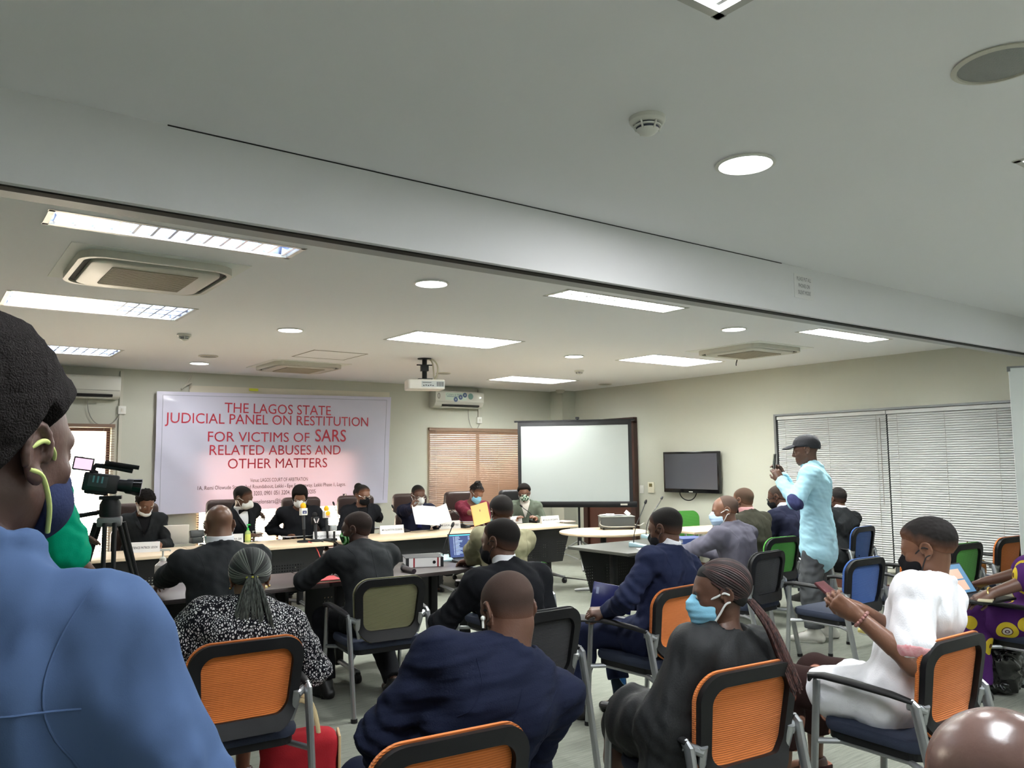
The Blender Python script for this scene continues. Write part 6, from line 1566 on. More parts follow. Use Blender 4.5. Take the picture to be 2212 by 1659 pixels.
for sx in (-1, 1): obj('earring', MB().sphere(P11.H + P11.R @ np.array((sx * 0.084, -0.006, -0.042)) - P11.root, 0.006, 10), mat('gold', sr(214, 180, 110), 0.25, metal=1.0), P11.e, smooth=True)

P17 = person('person with auburn braids and blue mask in a loose black dress, turned sideways', Pd(1552, 1212, 3.05), 4, lean=3, head=(-52, -6, 0), seat=ST(O3, 6), skin_='dark', broad=1.05, s=0.98, vox=0.0045, lh=(-0.18, 0.22, 0.57), rh=(0.14, 0.26, 0.56), lpole=(-0.5, -0.5, -0.6), neck=0.88, nl=0.035,
             top=dict(m=BLKD, g=0.018, nr=0.088, collar=0, hem=0.34, sleeve=1.0, ar=(0.070, 0.085, 0.11), name='dress', seed=41, fold=0.009, lam=0.17, st=(1.4, 1.4, 0.3), pad=False, extra=lambda q: [rc(q.S[-1] + np.array((0, 0, 0.0)), q.hands[-1][0] + np.array((0, 0, -0.14)), 0.065, 0.105, q.fw, 0.75), rc(q.low(-0.06, -0.02, 0.75), q.low(-0.12, 0.0, 0.10), 0.11, 0.13, q.fw, 0.8)]), bottom=None, shoe='sole',
             hair=dict(t=0.008, m=mat('hair_base', sr(22, 23, 23), 0.8), h=0.004, zl=([-0.13, -0.09, -0.05, -0.015, 0.0, 0.02, 0.045, 0.12], [-0.075, -0.07, -0.04, -0.005, 0.005, 0.03, 0.066, 0.075])), mask=dict(k='surgical', m=MBLUE, sr=0.0042))
P17.zl = ([-0.13, -0.09, -0.05, -0.015, 0.0, 0.02, 0.045, 0.12], [-0.075, -0.07, -0.04, -0.005, 0.005, 0.03, 0.066, 0.075])
scalp_braids(P17, (0, -0.112, -0.035), 64, 0.008, [BRB, BRU, BRB], 0.0046)
ponytail(P17, (0, -0.105, -0.035), 0.035, 0.36, 46, AUB, 9, 0.0048, back=0.035, droop=(0.02, -0.10, -0.9), shift=(0.03, -0.08, 0))
P23 = person('person in a white short-sleeved shirt and brown patched trousers looking at a phone', Pd(1990, 1124, 3.36), -4, lean=16, head=(-10, -14, 0), seat=ST(O4, 2, 0.05), skin_='brown', broad=1.12, s=1.03, vox=0.0045, lh=W3(Pd(1852, 1330, 3.30)), rh=W3(Pd(1868, 1322, 3.42)), lhd=((-0.35, 0.75, 0.55), (0.75, 0.5, 0.3)), rhd=((-0.55, 0.6, 0.5), (-0.6, 0.6, 0.0)), curl=(0.7, 0.6), lpole=(-0.5, -0.2, -1), rpole=(0.6, -0.3, -1), feet=((-0.16, 0.44), (0.16, 0.46)),
             top=dict(m=WHT, g=0.018, sleeve=0.37, ar=(0.056, 0.062, 0.05), fold=0.006, lam=0.12, st=(1, 1, 0.6), patch=lambda q: [('sleeve_trim', cloth('trim_pink', (222, 190, 192), var=(60, sr(196, 96, 104))), lambda P, q=q: np.abs(_dotc(P, (q.hands[-1][0] - q.S[-1]) / np.linalg.norm(q.hands[-1][0] - q.S[-1]), q.S[-1] + (q.hands[-1][0] - q.S[-1]) * 0.90)) - 0.02 + np.maximum(0, np.sqrt((P[0] - q.hands[-1][0][0]) ** 2 + (P[1] - q.hands[-1][0][1]) ** 2 + (P[2] - q.hands[-1][0][2]) ** 2) - 0.13))], seed=51, hem=0.22, name='shirt', collar=0.034, nr=0.060), bottom=TRO(PATCH, g=0.02, hemz=0.16, fold=0.006), hair=dict(t=0.016, m=HAIRM, noise=wob(61, 0.02, 0.0012), zl=([-0.13, -0.095, -0.055, -0.03, -0.005, 0.012, 0.030, 0.060, 0.085, 0.12], [-0.045, -0.04, -0.02, 0.0, 0.015, 0.01, 0.035, 0.052, 0.060, 0.066])), mask=dict(k='cloth', m=MBLACK, sm=SBLK, sr=0.003), shoe='brown')
P24 = person('person in purple cloth with yellow discs using a laptop at the right edge', Pd(2292, 1092, 4.95), -18, lean=14, head=(-10, -20, 0), seat=ST(C24, 2), skin_='dark', broad=1.18, belly=0.05, s=1.0, vox=0.006, lh=W3(Pd(2128, 1288, 4.85)), rh=(0.10, 0.36, 0.72), lpole=(-1, -0.2, -0.5), feet=((-0.16, 0.42), (0.12, 0.44)),
             top=dict(m=PURP, g=0.024, sleeve=0.5, ar=(0.07, 0.075, 0.06), fold=0.006, seed=52, hem=0.3, name='dress', collar=0, nr=0.075, pad=False), bottom=TRO(PURP, g=0.028, fold=0.008, name='wrapper'), hair=dict(t=0.012))
P25 = person('person with a shiny bald head at the lower right corner', Pd(2122, 1523, 1.12), 20, lean=6, head=(0, -14, 0), skin_='shiny', broad=1.12, s=1.0, vox=0.0045, hipz=0.50,
             top=SUIT(CHAR, seed=53), bottom=TRO(CHAR))

# --- standing person photographing with a phone
P21 = person('person standing in a sky blue shirt and black cap, holding up a phone', Pd(1738, 943, 7.08), -26, lean=3, head=(-6, -8, 0), skin_='dark', broad=1.10, s=1.02, hipz=0.90, stand=True, vox=0.0055, lh=W3(Pd(1688, 1040, 6.95)), rh=W3(Pd(1692, 1030, 7.15)), lhd=((0.1, 0.45, 0.85), (0.9, 0.25, 0)), rhd=((-0.1, 0.45, 0.85), (-0.9, 0.25, 0)), lpole=(-0.8, -0.4, -1), rpole=(0.8, -0.4, -1), curl=(0.7, 0.7), feet=((-0.12, 0.05), (0.13, -0.04)), kneepole=((0, 1, 0), (0, 1, 0)),
             top=dict(m=SKY, g=0.020, fold=0.006, lam=0.10, seed=61, hem=0.12, name='shirt', collar=0.026, st=(0.7, 0.7, 1.3), patch=lambda q: [('elbow_patch', cloth('patch_indigo', (62, 66, 104)), el(q.hands[-1][0] - q.B[:, 0] * 0.03, (0.055, 0.055, 0.085), rotm(-26, -40))[0])]), bottom=TRO(JEANS, fold=0.007, lam=0.07, g=0.016, r=(0.088, 0.074, 0.070, 0.058)), shoe='white',
             hair=dict(t=0.016, m=mat('cap_black', sr(38, 39, 44), 0.8, bump=(260, 0.25)), name='cap', taper=0.0, zl=([-0.14, -0.05, 0.0, 0.14], [-0.012, 0.012, 0.034, 0.050]), extra=lambda q: [el(q.H + q.R @ np.array((0, -0.01, 0.075)), (0.082, 0.10, 0.065), q.R)]))
f = Field([el((0, 0.12, 0.05), (0.075, 0.085, 0.02))], 0.005, 0.03); f.u(el((0, 0.115, 0.052), (0.072, 0.080, 0.012), rotm(0, -10))); f.disp(lambda P: -2.2 * P[0] ** 2 * 0 + 0 * (P[1] + P[2])); VF_ = f.mesh()
VF_ = (np.stack([VF_[0][:, 0], VF_[0][:, 1], VF_[0][:, 2] - 3.0 * VF_[0][:, 0] ** 2], 1) @ P21.R.T * 1.02 + P21.H, VF_[1])
field_obj('cap_brim', VF_, MATS['cap_black'], P21.e, P21.root)
obj('beard', MB().sphere(P21.H + P21.R @ np.array((0, 0.070, -0.098)) - P21.root, (0.022, 0.024, 0.024), 14, M=Matrix(P21.R.tolist())), HAIRM, P21.e, smooth=True)
e, w = P21.hands[1]; dd = (w - e) / np.linalg.norm(w - e)
obj('wristband', MB().tube([w - dd * 0.012 - P21.root, w + dd * 0.006 - P21.root], 0.034, 16), mat('band_yellow', sr(220, 206, 60), 0.5), P21.e, smooth=True)
e, w = P16.hands[-1]; dd = (w - e) / np.linalg.norm(w - e)
wt = obj('wristwatch', MB().tube([w - dd * 0.006 - P16.root, w + dd * 0.012 - P16.root], 0.031, 16), mat('strap_steel', sr(190, 186, 180), 0.3, metal=0.8), P16.e, smooth=True)
obj('watch_face', MB().sphere(w + np.array((-0.012, -0.012, 0.024)) - P16.root, 0.014, 12), CHROME, wt, smooth=True)
e, w = P23.hands[-1]; dd = (w - e) / np.linalg.norm(w - e); a_ = np.cross(dd, (0, 0, 1.0)); a_ /= np.linalg.norm(a_); b_ = np.cross(dd, a_); mb = MB()
for k in range(16): mb.sphere(w - dd * 0.02 + (a_ * math.cos(k * math.pi / 8) + b_ * math.sin(k * math.pi / 8)) * 0.035 - P23.root, 0.0078, 8)
obj('bead_bracelet', mb, mat('beads_rose', sr(150, 104, 98), 0.35), P23.e, smooth=True)
for q, c in ((P16, sr(60, 110, 190)),):
    for sd in (-1, 1):
        a, kn = q.ankles[sd], q.knees[sd]; dd = (kn - a) / np.linalg.norm(kn - a)
        sk = cloth('sock_blue', (44, 54, 66)); nt, b = nodes_of(sk); tc = N(nt, 'ShaderNodeTexCoord'); ck = N(nt, 'ShaderNodeTexVoronoi'); ck.inputs['Scale'].default_value = 14; ck.distance = 'MANHATTAN'; ck.inputs['Randomness'].default_value = 0.1
        nt.links.new(tc.outputs['Object'], ck.inputs['Vector']); nt.links.new(RAMP(nt, ck.outputs['Distance'], [(0, sr(70, 130, 210)), (0.55, sr(150, 190, 220)), (0.6, sr(40, 50, 62))]), b.inputs['Base Color'])
        obj('sock', MB().tube([a - dd * 0.02 - q.root, a + dd * 0.08 - q.root, a + dd * 0.18 - q.root], [0.044, 0.045, 0.050], 16), sk, q.e, smooth=True)

# ================================================================== THINGS ON THE TABLES, IN HANDS AND ON THE FLOOR
PAPER = mat('paper', sr(228, 228, 228), 0.7)
def axes(x, z):
    """matrix whose columns are x, (z cross x), z"""
    x = np.array(x, float); x /= np.linalg.norm(x); z = np.array(z, float); z = z - x * (z @ x); z /= np.linalg.norm(z); y = np.cross(z, x)
    return Matrix(np.stack([x, y, z], 1).tolist())
def T_(u, v, z=TABLE_H): return Pz(u, v, z)

# name cards
CARDS = [('PATIENCE PATRICK UDOH', 276, 346, 1193, 'white name card in front of the typist at far left of the panel'), ('EBUN ADEGBORUWA, SAN', 470, 526, 1174, 'white name card half hidden behind the bald head of the person with white cuffs'),
         ('HON. JUSTICE DORIS T. OKUWOBI', 678, 738, 1167, 'white name card beside the news microphones'), ('MRS OLUWATOYIN ODUSANYA', 822, 873, 1152.5, 'white name card in front of the person with the hair bun'),
         ('MR LUCAS J. KOYEJO', 948, 996, 1142, 'white name card in front of the person holding papers'), ('OLORUNRINU ODUALA', 1083, 1132, 1131, 'white name card partly behind the person in the taupe jacket'), ('MR SEGUN AWOSANYA', 1168, 1211, 1130, 'white name card at the right end of the panel tables')]
for txt, u0, u1, v, lab in CARDS:
    a, b_ = T_(u0, v + 1.5), T_(u1, v - 1.5); c = (a + b_) / 2; w = np.linalg.norm(b_ - a); c[1] = max(c[1], TY0 + 0.05)
    ang = math.atan2(b_[1] - a[1], b_[0] - a[0]); w = min(w, 0.30); ang = max(-0.25, min(0.25, ang))
    t = thing('name_card', lab, 'name card', (c[0], c[1] + 0.02, TABLE_H), rz=ang, group='name cards on the panel tables')
    h = 0.095; M = Matrix(((0, 0, 1), (1, 0, 0), (0, 1, 0)))
    obj('card', MB().prism([(-0.028, 0), (0.028, 0), (0.004, h), (-0.004, h)], w, M, (-w / 2, 0, 0)), PAPER, t)
    mb = MB(); put_text(mb, txt, 0.03, (0, -0.0175, h * 0.45), (1, 0, 0), (0, 0.25, 0.97), offset=0.0006, width=w * 0.86)
    ys = None
    obj('lettering', mb, mat('card_ink', sr(58, 60, 72), 0.6), t)

# laptops
def laptop(label, loc, rz, m, mscreen=None, tilt=110, w=0.32, d=0.22, group=None, logo=None):
    """local +y points from the user's side to the hinge"""
    t = thing('laptop', label, 'laptop', loc, rz=rz, group=group)
    obj('base', MB().box((0, 0, 0.008), (w, d, 0.016)), m, t, bevel=0.004)
    obj('keyboard', MB().box((0, 0.03, 0.0165), (w * 0.86, d * 0.45, 0.002)), BLACK, t)
    a = rad(tilt); M = axes((1, 0, 0), (0, -math.cos(a), math.sin(a)))      # lid plane: x, up direction z
    up = np.array((0, -math.cos(a), math.sin(a))); nrm = np.array((0, -math.sin(a), -math.cos(a)))
    c = np.array((0, d / 2, 0.012)) + up * 0.105
    lid = obj('lid', MB().box(c, (w, 0.008, 0.21), M=M), m, t, bevel=0.003)
    obj('display', MB().box(c + nrm * 0.0045, (w * 0.94, 0.002, 0.19), M=M), mscreen or BLACKG, lid)
    if logo: obj('badge', MB().lathe([(0.018, 0), (0.0005, 0.001)], 18, c - nrm * 0.0045, axes((1, 0, 0), -nrm)), logo, lid)
    return t, c, up, nrm
def look(a, b): return math.atan2(-(b[0] - a[0]), b[1] - a[1])    # rz so that local +y points from a to b
p = T_(372, 1176); laptop('white laptop with its lid toward the room in front of the typist', p + np.array((0.0, 0.06, 0)), rad(168), mat('laptop_white', sr(238, 234, 226), 0.35), tilt=112, w=0.33)
p = T_(1112, 1119); laptop('silver laptop with a round badge in front of the person in the sage jacket', p + np.array((0, 0.12, 0)), rad(176), mat('laptop_silver', sr(128, 132, 134), 0.35, metal=0.4), tilt=112, w=0.28, logo=CHROME)
SCR = mat('code_screen', sr(22, 34, 66), 0.25, emit=(sr(26, 44, 92), 0.8))
c_ = T_(1010, 1211); t, c, up, nrm = laptop('open laptop with a dark blue program on its screen on the dark table', c_ + np.array((0.04, -0.04, 0)), rad(-12), BLACK, SCR, tilt=104, w=0.36)
mbw = MB(); mbc = MB(); r = random.Random(4); ex = np.array((1, 0, 0.0))
for k in range(15):
    z = 0.075 - k * 0.0105
    mbw.box(c + nrm * 0.0062 + up * z + ex * (-0.13 + 0.0), (0.006, 0.001, 0.004), M=axes(ex, up)); L = r.uniform(0.03, 0.07); mbw.box(c + nrm * 0.0062 + up * z + ex * (-0.118 + L / 2), (L, 0.001, 0.0028), M=axes(ex, up))
    if k % 4 != 3: L = r.uniform(0.03, 0.12); mbw.box(c + nrm * 0.0062 + up * z + ex * (0.0 + L / 2), (L, 0.001, 0.0024), M=axes(ex, up))
mbc.box(c + nrm * 0.0062 + up * 0.090 + ex * 0, (0.33, 0.001, 0.007), M=axes(ex, up))
lid = [o for o in t.children if o.name.startswith('lid')][0]
obj('screen_text', mbw, mat('screen_text', sr(190, 205, 225), 0.5, emit=(sr(170, 190, 220), 0.7)), lid); obj('title_bar', mbc, mat('screen_cyan', sr(70, 180, 200), 0.5, emit=(sr(60, 170, 200), 0.8)), lid)
# tablet in a folio case
p = T_(1170, 1126); t = thing('tablet', 'grey tablet standing in a folio case at the right end of the panel', 'tablet', p + np.array((0.0, 0.10, 0)), rz=rad(8))
M = axes((1, 0, 0), (0, 0.42, 0.9)); obj('case', MB().box((0, 0.04, 0.09), (0.25, 0.012, 0.18), M=M), mat('case_grey', sr(88, 92, 86), 0.6), t, bevel=0.004); obj('edge', MB().box((0, 0.048, 0.092), (0.262, 0.01, 0.19), M=M), mat('tablet_rim', sr(206, 200, 176), 0.4), t, bevel=0.004); obj('stand_flap', MB().box((0, 0.13, 0.07), (0.20, 0.006, 0.16), M=axes((1, 0, 0), (0, -0.45, 0.9))), mat('case_grey', sr(88, 92, 86), 0.6), t)

# small things on the panel tables
p = T_(424, 1173); t = thing('desk_clock', 'small dark grey slanted desk device to the right of the white laptop', 'desk device', p, rz=rad(10))
obj('base', MB().box((0, 0, 0.03), (0.12, 0.10, 0.06)), mat('device_grey', sr(62, 66, 66), 0.5), t, bevel=0.006); obj('head', MB().box((0.01, 0.02, 0.095), (0.15, 0.05, 0.075), M=Matrix.Rotation(rad(-14), 3, 'X')), mat('device_grey', sr(62, 66, 66), 0.5), t, bevel=0.008)
CLEAR = mat('clear_plastic', sr(226, 232, 236), 0.12, trans=0.75); CLEAR.node_tree.nodes['Principled BSDF'].inputs['IOR'].default_value = 1.2
p = T_(516, 1156); t = thing('water_bottle', 'clear plastic water bottle with a blue cap on the panel table', 'bottle', p)
obj('bottle', MB().lathe([(0.03, 0), (0.034, 0.006), (0.034, 0.05), (0.030, 0.065), (0.034, 0.08), (0.034, 0.13), (0.028, 0.155), (0.014, 0.178), (0.013, 0.19)], 22), CLEAR, t, smooth=True); obj('cap', MB().lathe([(0.015, 0.186), (0.0155, 0.205), (0.013, 0.208)], 18), mat('cap_blue', sr(58, 92, 180), 0.4), t, smooth=True); obj('label', MB().lathe([(0.0346, 0.085), (0.0346, 0.125)], 22), mat('label_pale', sr(196, 200, 216), 0.5), t, smooth=True)
def pump(label, p, h, r, body, pumpm, lab=None, s=1.0, rz=0):
    t = thing('pump_bottle', label, 'bottle', p, rz=rz)
    obj('bottle', MB().lathe([(r * 0.94, 0), (r, 0.006), (r, h * 0.48), (r * 0.92, h * 0.56), (r * 0.5, h * 0.64), (r * 0.34, h * 0.68)], 24), body, t, smooth=True)
    obj('pump', MB().lathe([(r * 0.42, h * 0.67), (r * 0.42, h * 0.74), (r * 0.30, h * 0.76), (r * 0.12, h * 0.78), (r * 0.12, h * 0.93)], 18).box((r * 0.22, 0, h * 0.96), (r * 1.2, r * 0.45, h * 0.055)).tube([(r * 0.75, 0, h * 0.965), (r * 0.95, 0, h * 0.92)], r * 0.12, 8), pumpm, t, smooth=True, auto=40)
    obj('dip_tube', MB().tube([(0, 0, 0.01), (0, 0, h * 0.7)], 0.004, 6), pumpm, t, smooth=True)
    if lab: obj('label', MB().lathe([(r + 0.0006, h * 0.10), (r + 0.0006, h * 0.44)], 24), lab, t, smooth=True)
    return t
pump('hand gel bottle with a bright green pump on the panel table', T_(535, 1171), 0.19, 0.03, mat('gel_green', sr(196, 220, 140), 0.25, trans=0.3), mat('pump_green', sr(40, 190, 80), 0.4), mat('label_leaf', sr(206, 214, 110), 0.5))
pump('small clear gel bottle beside the green pumped one', T_(546, 1169), 0.11, 0.02, CLEAR, WHITE)
pump('tall clear sanitizer bottle with a white pump on the dark table', T_(350, 1266), 0.255, 0.052, mat('gel_clear', sr(224, 214, 212), 0.15, trans=0.45), WHITE, None, rz=rad(-10))

# paper, folders and notebooks: flat stacks on a table top
def stack(name, label, cat, u, v, w, d, h, rz, m, n=1, z=TABLE_H, jig=0.0, parts=None, group=None):
    p = Pz(u, v, z); t = thing(name, label, cat, p, rz=rz, group=group); r = random.Random(int(u))
    for k in range(n):
        obj('sheet', MB().box((r.uniform(-jig, jig), r.uniform(-jig, jig), h * (k + 0.5) / n + 0.0005), (w, d, h / n * 0.9), rz=r.uniform(-jig, jig) * 4), m if not isinstance(m, list) else m[k % len(m)], t)
    return t
MANILA = mat('manila', sr(222, 176, 104), 0.6); BROWNP = mat('brown_cover', sr(150, 104, 70), 0.6)
stack('paper_stack', 'white papers under the writing hand at the panel centre', 'papers', 640, 1158, 0.30, 0.2, 0.006, rad(10), PAPER, 3, jig=0.02)
stack('paper_stack', 'small pile of cards beside the hand gel on the panel table', 'papers', 553, 1160, 0.10, 0.12, 0.05, rad(20), [PAPER, BROWNP, PAPER], 6, jig=0.01)
stack('paper_stack', 'tablet and papers in front of the person with the hair bun', 'papers', 800, 1143, 0.24, 0.18, 0.02, rad(-8), [BROWNP, mat('grey_cover', sr(120, 126, 134), 0.4), PAPER], 3, jig=0.015)
stack('paper_stack', 'papers with a brown edge in front of the person holding papers', 'papers', 905, 1139, 0.36, 0.2, 0.025, rad(6), [BROWNP, PAPER, PAPER], 4, jig=0.02)
stack('paper_stack', 'thick yellow and white file in front of the person in maroon', 'papers', 1015, 1133, 0.36, 0.22, 0.05, rad(4), [PAPER, MANILA, PAPER], 6, jig=0.015)
stack('paper_stack', 'white papers between the silver laptop and the tablet', 'papers', 1140, 1117, 0.2, 0.2, 0.03, rad(-14), PAPER, 3, jig=0.02)
stack('paper_stack', 'pinkish papers at the right tip of the panel tables', 'papers', 1218, 1127, 0.22, 0.2, 0.012, rad(12), mat('paper_pink', sr(222, 190, 178), 0.7), 2, jig=0.02)
p = T_(1047, 1132); o = obj('sticky_note', MB().box((0, 0, 0.055), (0.05, 0.012, 0.11), M=Matrix.Rotation(rad(8), 3, 'X')), mat('sticky_lime', sr(150, 205, 70), 0.6), None, loc=tuple(p)); tag(o, 'upright lime green divider beside the yellow file', 'divider')
for (u, v, w, h, rz, tl, lab) in ((920, 1113, 0.32, 0.22, -0.1, 0.35, 'white sheet held up in front of the person in the navy suit, nearer one'), (948, 1113, 0.28, 0.20, 0.25, 0.5, 'white sheet fanned out behind the nearer held sheet')):
    p = Py(u, v, TY0 + 0.40 + (0.05 if u > 930 else 0)); mb = MB(); V = []
    for i in range(7):
        for j in range(5):
            x = w * (i / 6 - 0.5); z = h * (j / 4 - 0.5); V.append((x, tl * z + 0.04 * math.sin(i * 0.9 + j * 0.4) * 0.5, z + rz * x))
    F = [(j + 5 * i, j + 5 * (i + 1), j + 5 * (i + 1) + 1, j + 5 * i + 1) for i in range(6) for j in range(4)]
    nV = len(V); V2 = V + [(a, b_ - 0.001, c2) for a, b_, c2 in V]; F2 = F + [tuple(nV + q for q in f[::-1]) for f in F]
    o = obj('paper_sheet', mb.add(V2, F2), PAPER, None, smooth=True, loc=tuple(p)); tag(o, lab, 'paper')
p = Py(1040, 1110, TY0 + 0.42); mb = MB(); V = []
for i in range(6):
    for j in range(5):
        x = 0.26 * (i / 5 - 0.5); z = 0.24 * (j / 4 - 0.5); V.append((x, 0.35 * z + 0.03 * (i / 5) ** 2, z + 0.18 * x))
F = [(j + 5 * i, j + 5 * (i + 1), j + 5 * (i + 1) + 1, j + 5 * i + 1) for i in range(5) for j in range(4)]; nV = len(V)
o = obj('manila_folder', mb.add(V + [(a, b_ + 0.012, c2) for a, b_, c2 in V], F + [tuple(nV + q for q in f[::-1]) for f in F]), MANILA, None, smooth=True, loc=tuple(p)); tag(o, 'manila folder held open by the person in maroon', 'folder')
p = P5.palm[1][0]; o = obj('pen', MB().tube([p + np.array((-0.02, 0, -0.03)), p + np.array((0.06, -0.03, 0.07))], 0.0045, 8), SILVER); tag(o, 'silver pen in the hand of the person writing at the panel centre', 'pen')

# desk microphones
def gooseneck(label, base, tip, mbase, rz=0.0, bw=0.11, bd=0.13, bh=0.045, lean=0.35, group='gooseneck microphones'):
    t = thing('desk_microphone', label, 'microphone', base, rz=rz, group=group)
    obj('base', MB().prism([(-bd / 2, 0), (bd / 2, 0), (bd / 2, bh), (-bd / 2, bh * 0.35)], bw, Matrix(((0, 0, 1), (1, 0, 0), (0, 1, 0))), (-bw / 2, 0, 0)), mbase, t, bevel=0.006)
    R = Matrix.Rotation(-rz, 3, 'Z'); tp = np.array(R @ Vector(tip - np.array(base))); s0 = np.array((0, bd * 0.25, bh * 0.8)); pts = bez(s0, s0 + np.array((0, 0, np.linalg.norm(tp) * lean)), tp * 0.7 + s0 * 0.3, tp, 12)
    obj('stem', MB().tube(pts, 0.0045, 8), BLACK, t, smooth=True)
    d_ = pts[-1] - pts[-3]; d_ /= np.linalg.norm(d_); obj('capsule', MB().tube([tp - d_ * 0.012, tp - d_ * 0.004, tp + d_ * 0.02, tp + d_ * 0.034], [0.008, 0.0125, 0.0125, 0.008], 10), BLACK, t, smooth=True)
    return t
PALEB = mat('base_pale_blue', sr(150, 178, 186), 0.4)
MICS = [((738, 1143), (721, 1089), BLACK, 'desk microphone between the news microphones and the person with the hair bun'), ((872, 1149), (849, 1096), BLACK, 'desk microphone to the right of the hair bun person name card'), ((1003, 1140), (962, 1091), BLACK, 'desk microphone to the left of the person in maroon'), ((1060, 1128), (1031, 1090), BLACK, 'desk microphone by the manila folder'), ((1156, 1129), (1127, 1094), BLACK, 'desk microphone by the grey tablet')]
for (bu, bv), (tu, tv), m, lab in MICS:
    b_ = T_(bu, bv); gooseneck(lab, b_, Py(tu, tv, b_[1] + 0.14), m, rz=rad(20))
b_ = T_(960, 1211); gooseneck('desk microphone with a pale blue base beside the open laptop', b_, Py(977, 1136, b_[1] + 0.08), PALEB, rz=rad(-15), bw=0.12, bd=0.15)
b_ = T_(1378, 1181); gooseneck('desk microphone with a pale blue base on the dark grey table', b_, Py(1394, 1086, b_[1] + 0.1), PALEB, rz=rad(35), bw=0.10, bd=0.16)
b_ = T_(1402, 1163); gooseneck('desk microphone tilting right behind the head of the person in the navy suit', b_, Py(1429, 1077, b_[1] + 0.15), PALEB, rz=rad(10), bw=0.10, bd=0.14)
b_ = T_(1548, 1165); gooseneck('curved desk microphone in front of the person in the grey suit', b_, Py(1541, 1122, b_[1] + 0.05), BLACK, rz=rad(40), lean=0.7)
stack('paper_sheet', 'white note on the dark grey table by the pale blue microphone base', 'paper', 1396, 1186, 0.16, 0.12, 0.002, rad(-30), PAPER)

# news microphones
def news_mic(label, bu, bv, tu, tv, foam, flag, mark, cable=None, foamr=0.03):
    tp = Py(tu, tv, TY0 + 0.30); b_ = np.array((tp[0] + 0.01, tp[1] - 0.02, TABLE_H)); t = thing('news_microphone', label, 'microphone', b_, group='news microphones'); tl = tp - b_; ax = tl / np.linalg.norm(tl); L = np.linalg.norm(tl)
    obj('stand_base', MB().lathe([(0.075, 0), (0.078, 0.006), (0.07, 0.016), (0.018, 0.024)], 24), BLACK, t, smooth=True)
    obj('stand_pole', MB().tube([(0, 0, 0.02), tuple(ax * (L - 0.20))], 0.011, 10), BLACK, t, smooth=True)
    obj('handle', MB().tube([tuple(ax * (L - 0.24)), tuple(ax * (L - 0.05))], [0.014, 0.019], 12), mat('mic_body', sr(70, 72, 76), 0.4, metal=0.5), t, smooth=True)
    M = axes((1, 0, 0), ax); fl = obj('flag_cube', MB().box(ax * (L - 0.055), (0.068, 0.068, 0.075), M=M), flag, t, bevel=0.006)
    mark(fl, ax * (L - 0.055), M)
    obj('windscreen', MB().sphere(ax * (L + 0.005), (foamr, foamr, foamr * 1.15), 16, M=M), foam, t, smooth=True)
    if cable is not None:
        obj('cable', MB().tube(bez((0, -0.01, 0.01), (0.03, -0.12, 0.02), (0.04, -0.30, -0.02), (0.05, -0.36, -0.25), 10) + bez((0.05, -0.36, -0.28), (0.05, -0.36, -0.45), (0.03, -0.40, -0.60), (0.03, -0.46, -0.705), 8), 0.006, 6), cable, t, smooth=True)
    return t
YEL = mat('foam_yellow', sr(240, 176, 30), 0.85); FOAMB = mat('foam_black', sr(22, 22, 24), 0.9)
def mk1(fl, c, M): obj('flag_mark', MB().box(np.array(c) + np.array((0, -0.0355, -0.004)), (0.044, 0.002, 0.032), M=M), mat('mark_navy', sr(40, 46, 96), 0.5), fl); mb = MB(); put_text(mb, 'ai', 0.03, np.array(c) + np.array((0, -0.0378, -0.004)), (1, 0, 0), (0, 0, 1)); obj('flag_letters', mb, WHITE, fl)
def mk2(fl, c, M):
    mb = MB()
    for s in (-1, 1): mb.box(np.array(c) + np.array((s * 0.018, -0.0355, 0.0)), (0.012, 0.002, 0.05), M=Matrix.Rotation(rad(s * 24), 3, 'Y'))
    obj('flag_mark', mb, mat('mark_pale', sr(200, 190, 190), 0.5), fl)
def mk3(fl, c, M): obj('flag_mark', MB().lathe([(0.026, 0), (0.0005, 0.002)], 8, np.array(c) + np.array((0, -0.0355, 0.012)), RX90), YEL, fl); mb = MB(); put_text(mb, 'TVC', 0.026, np.array(c) + np.array((0, -0.0362, -0.022)), (1, 0, 0), (0, 0, 1), offset=0.0006); obj('flag_letters', mb, RED, fl)
news_mic('news microphone with a yellow foam top, white cube and red cable', 653, 1159, 655, 1094, YEL, WHITE, mk1, mat('cable_red', sr(176, 56, 52), 0.5))
news_mic('black news microphone with a dark cube in the middle of the three', 678, 1158, 680, 1113, FOAMB, BLACK, mk2, BLACK, 0.026)
news_mic('news microphone with a white cube and yellow mark, right of the black one', 709, 1153, 705, 1100, YEL, WHITE, mk3, BLACK, 0.028)
b_ = Py(722, 1141, TY0 + 0.22); b_[2] = TABLE_H; t = thing('camera_mount', 'small grey action camera on a clamp by the right news microphone', 'camera', b_)
obj('clamp', MB().tube([(0, 0, 0), (0.0, 0, 0.10)], 0.012, 8).box((0, 0, 0.012), (0.05, 0.05, 0.024)), BLACK, t, smooth=True); obj('camera', MB().box((-0.01, 0, 0.135), (0.07, 0.04, 0.06)), mat('cam_grey', sr(150, 154, 156), 0.35), t, bevel=0.008)

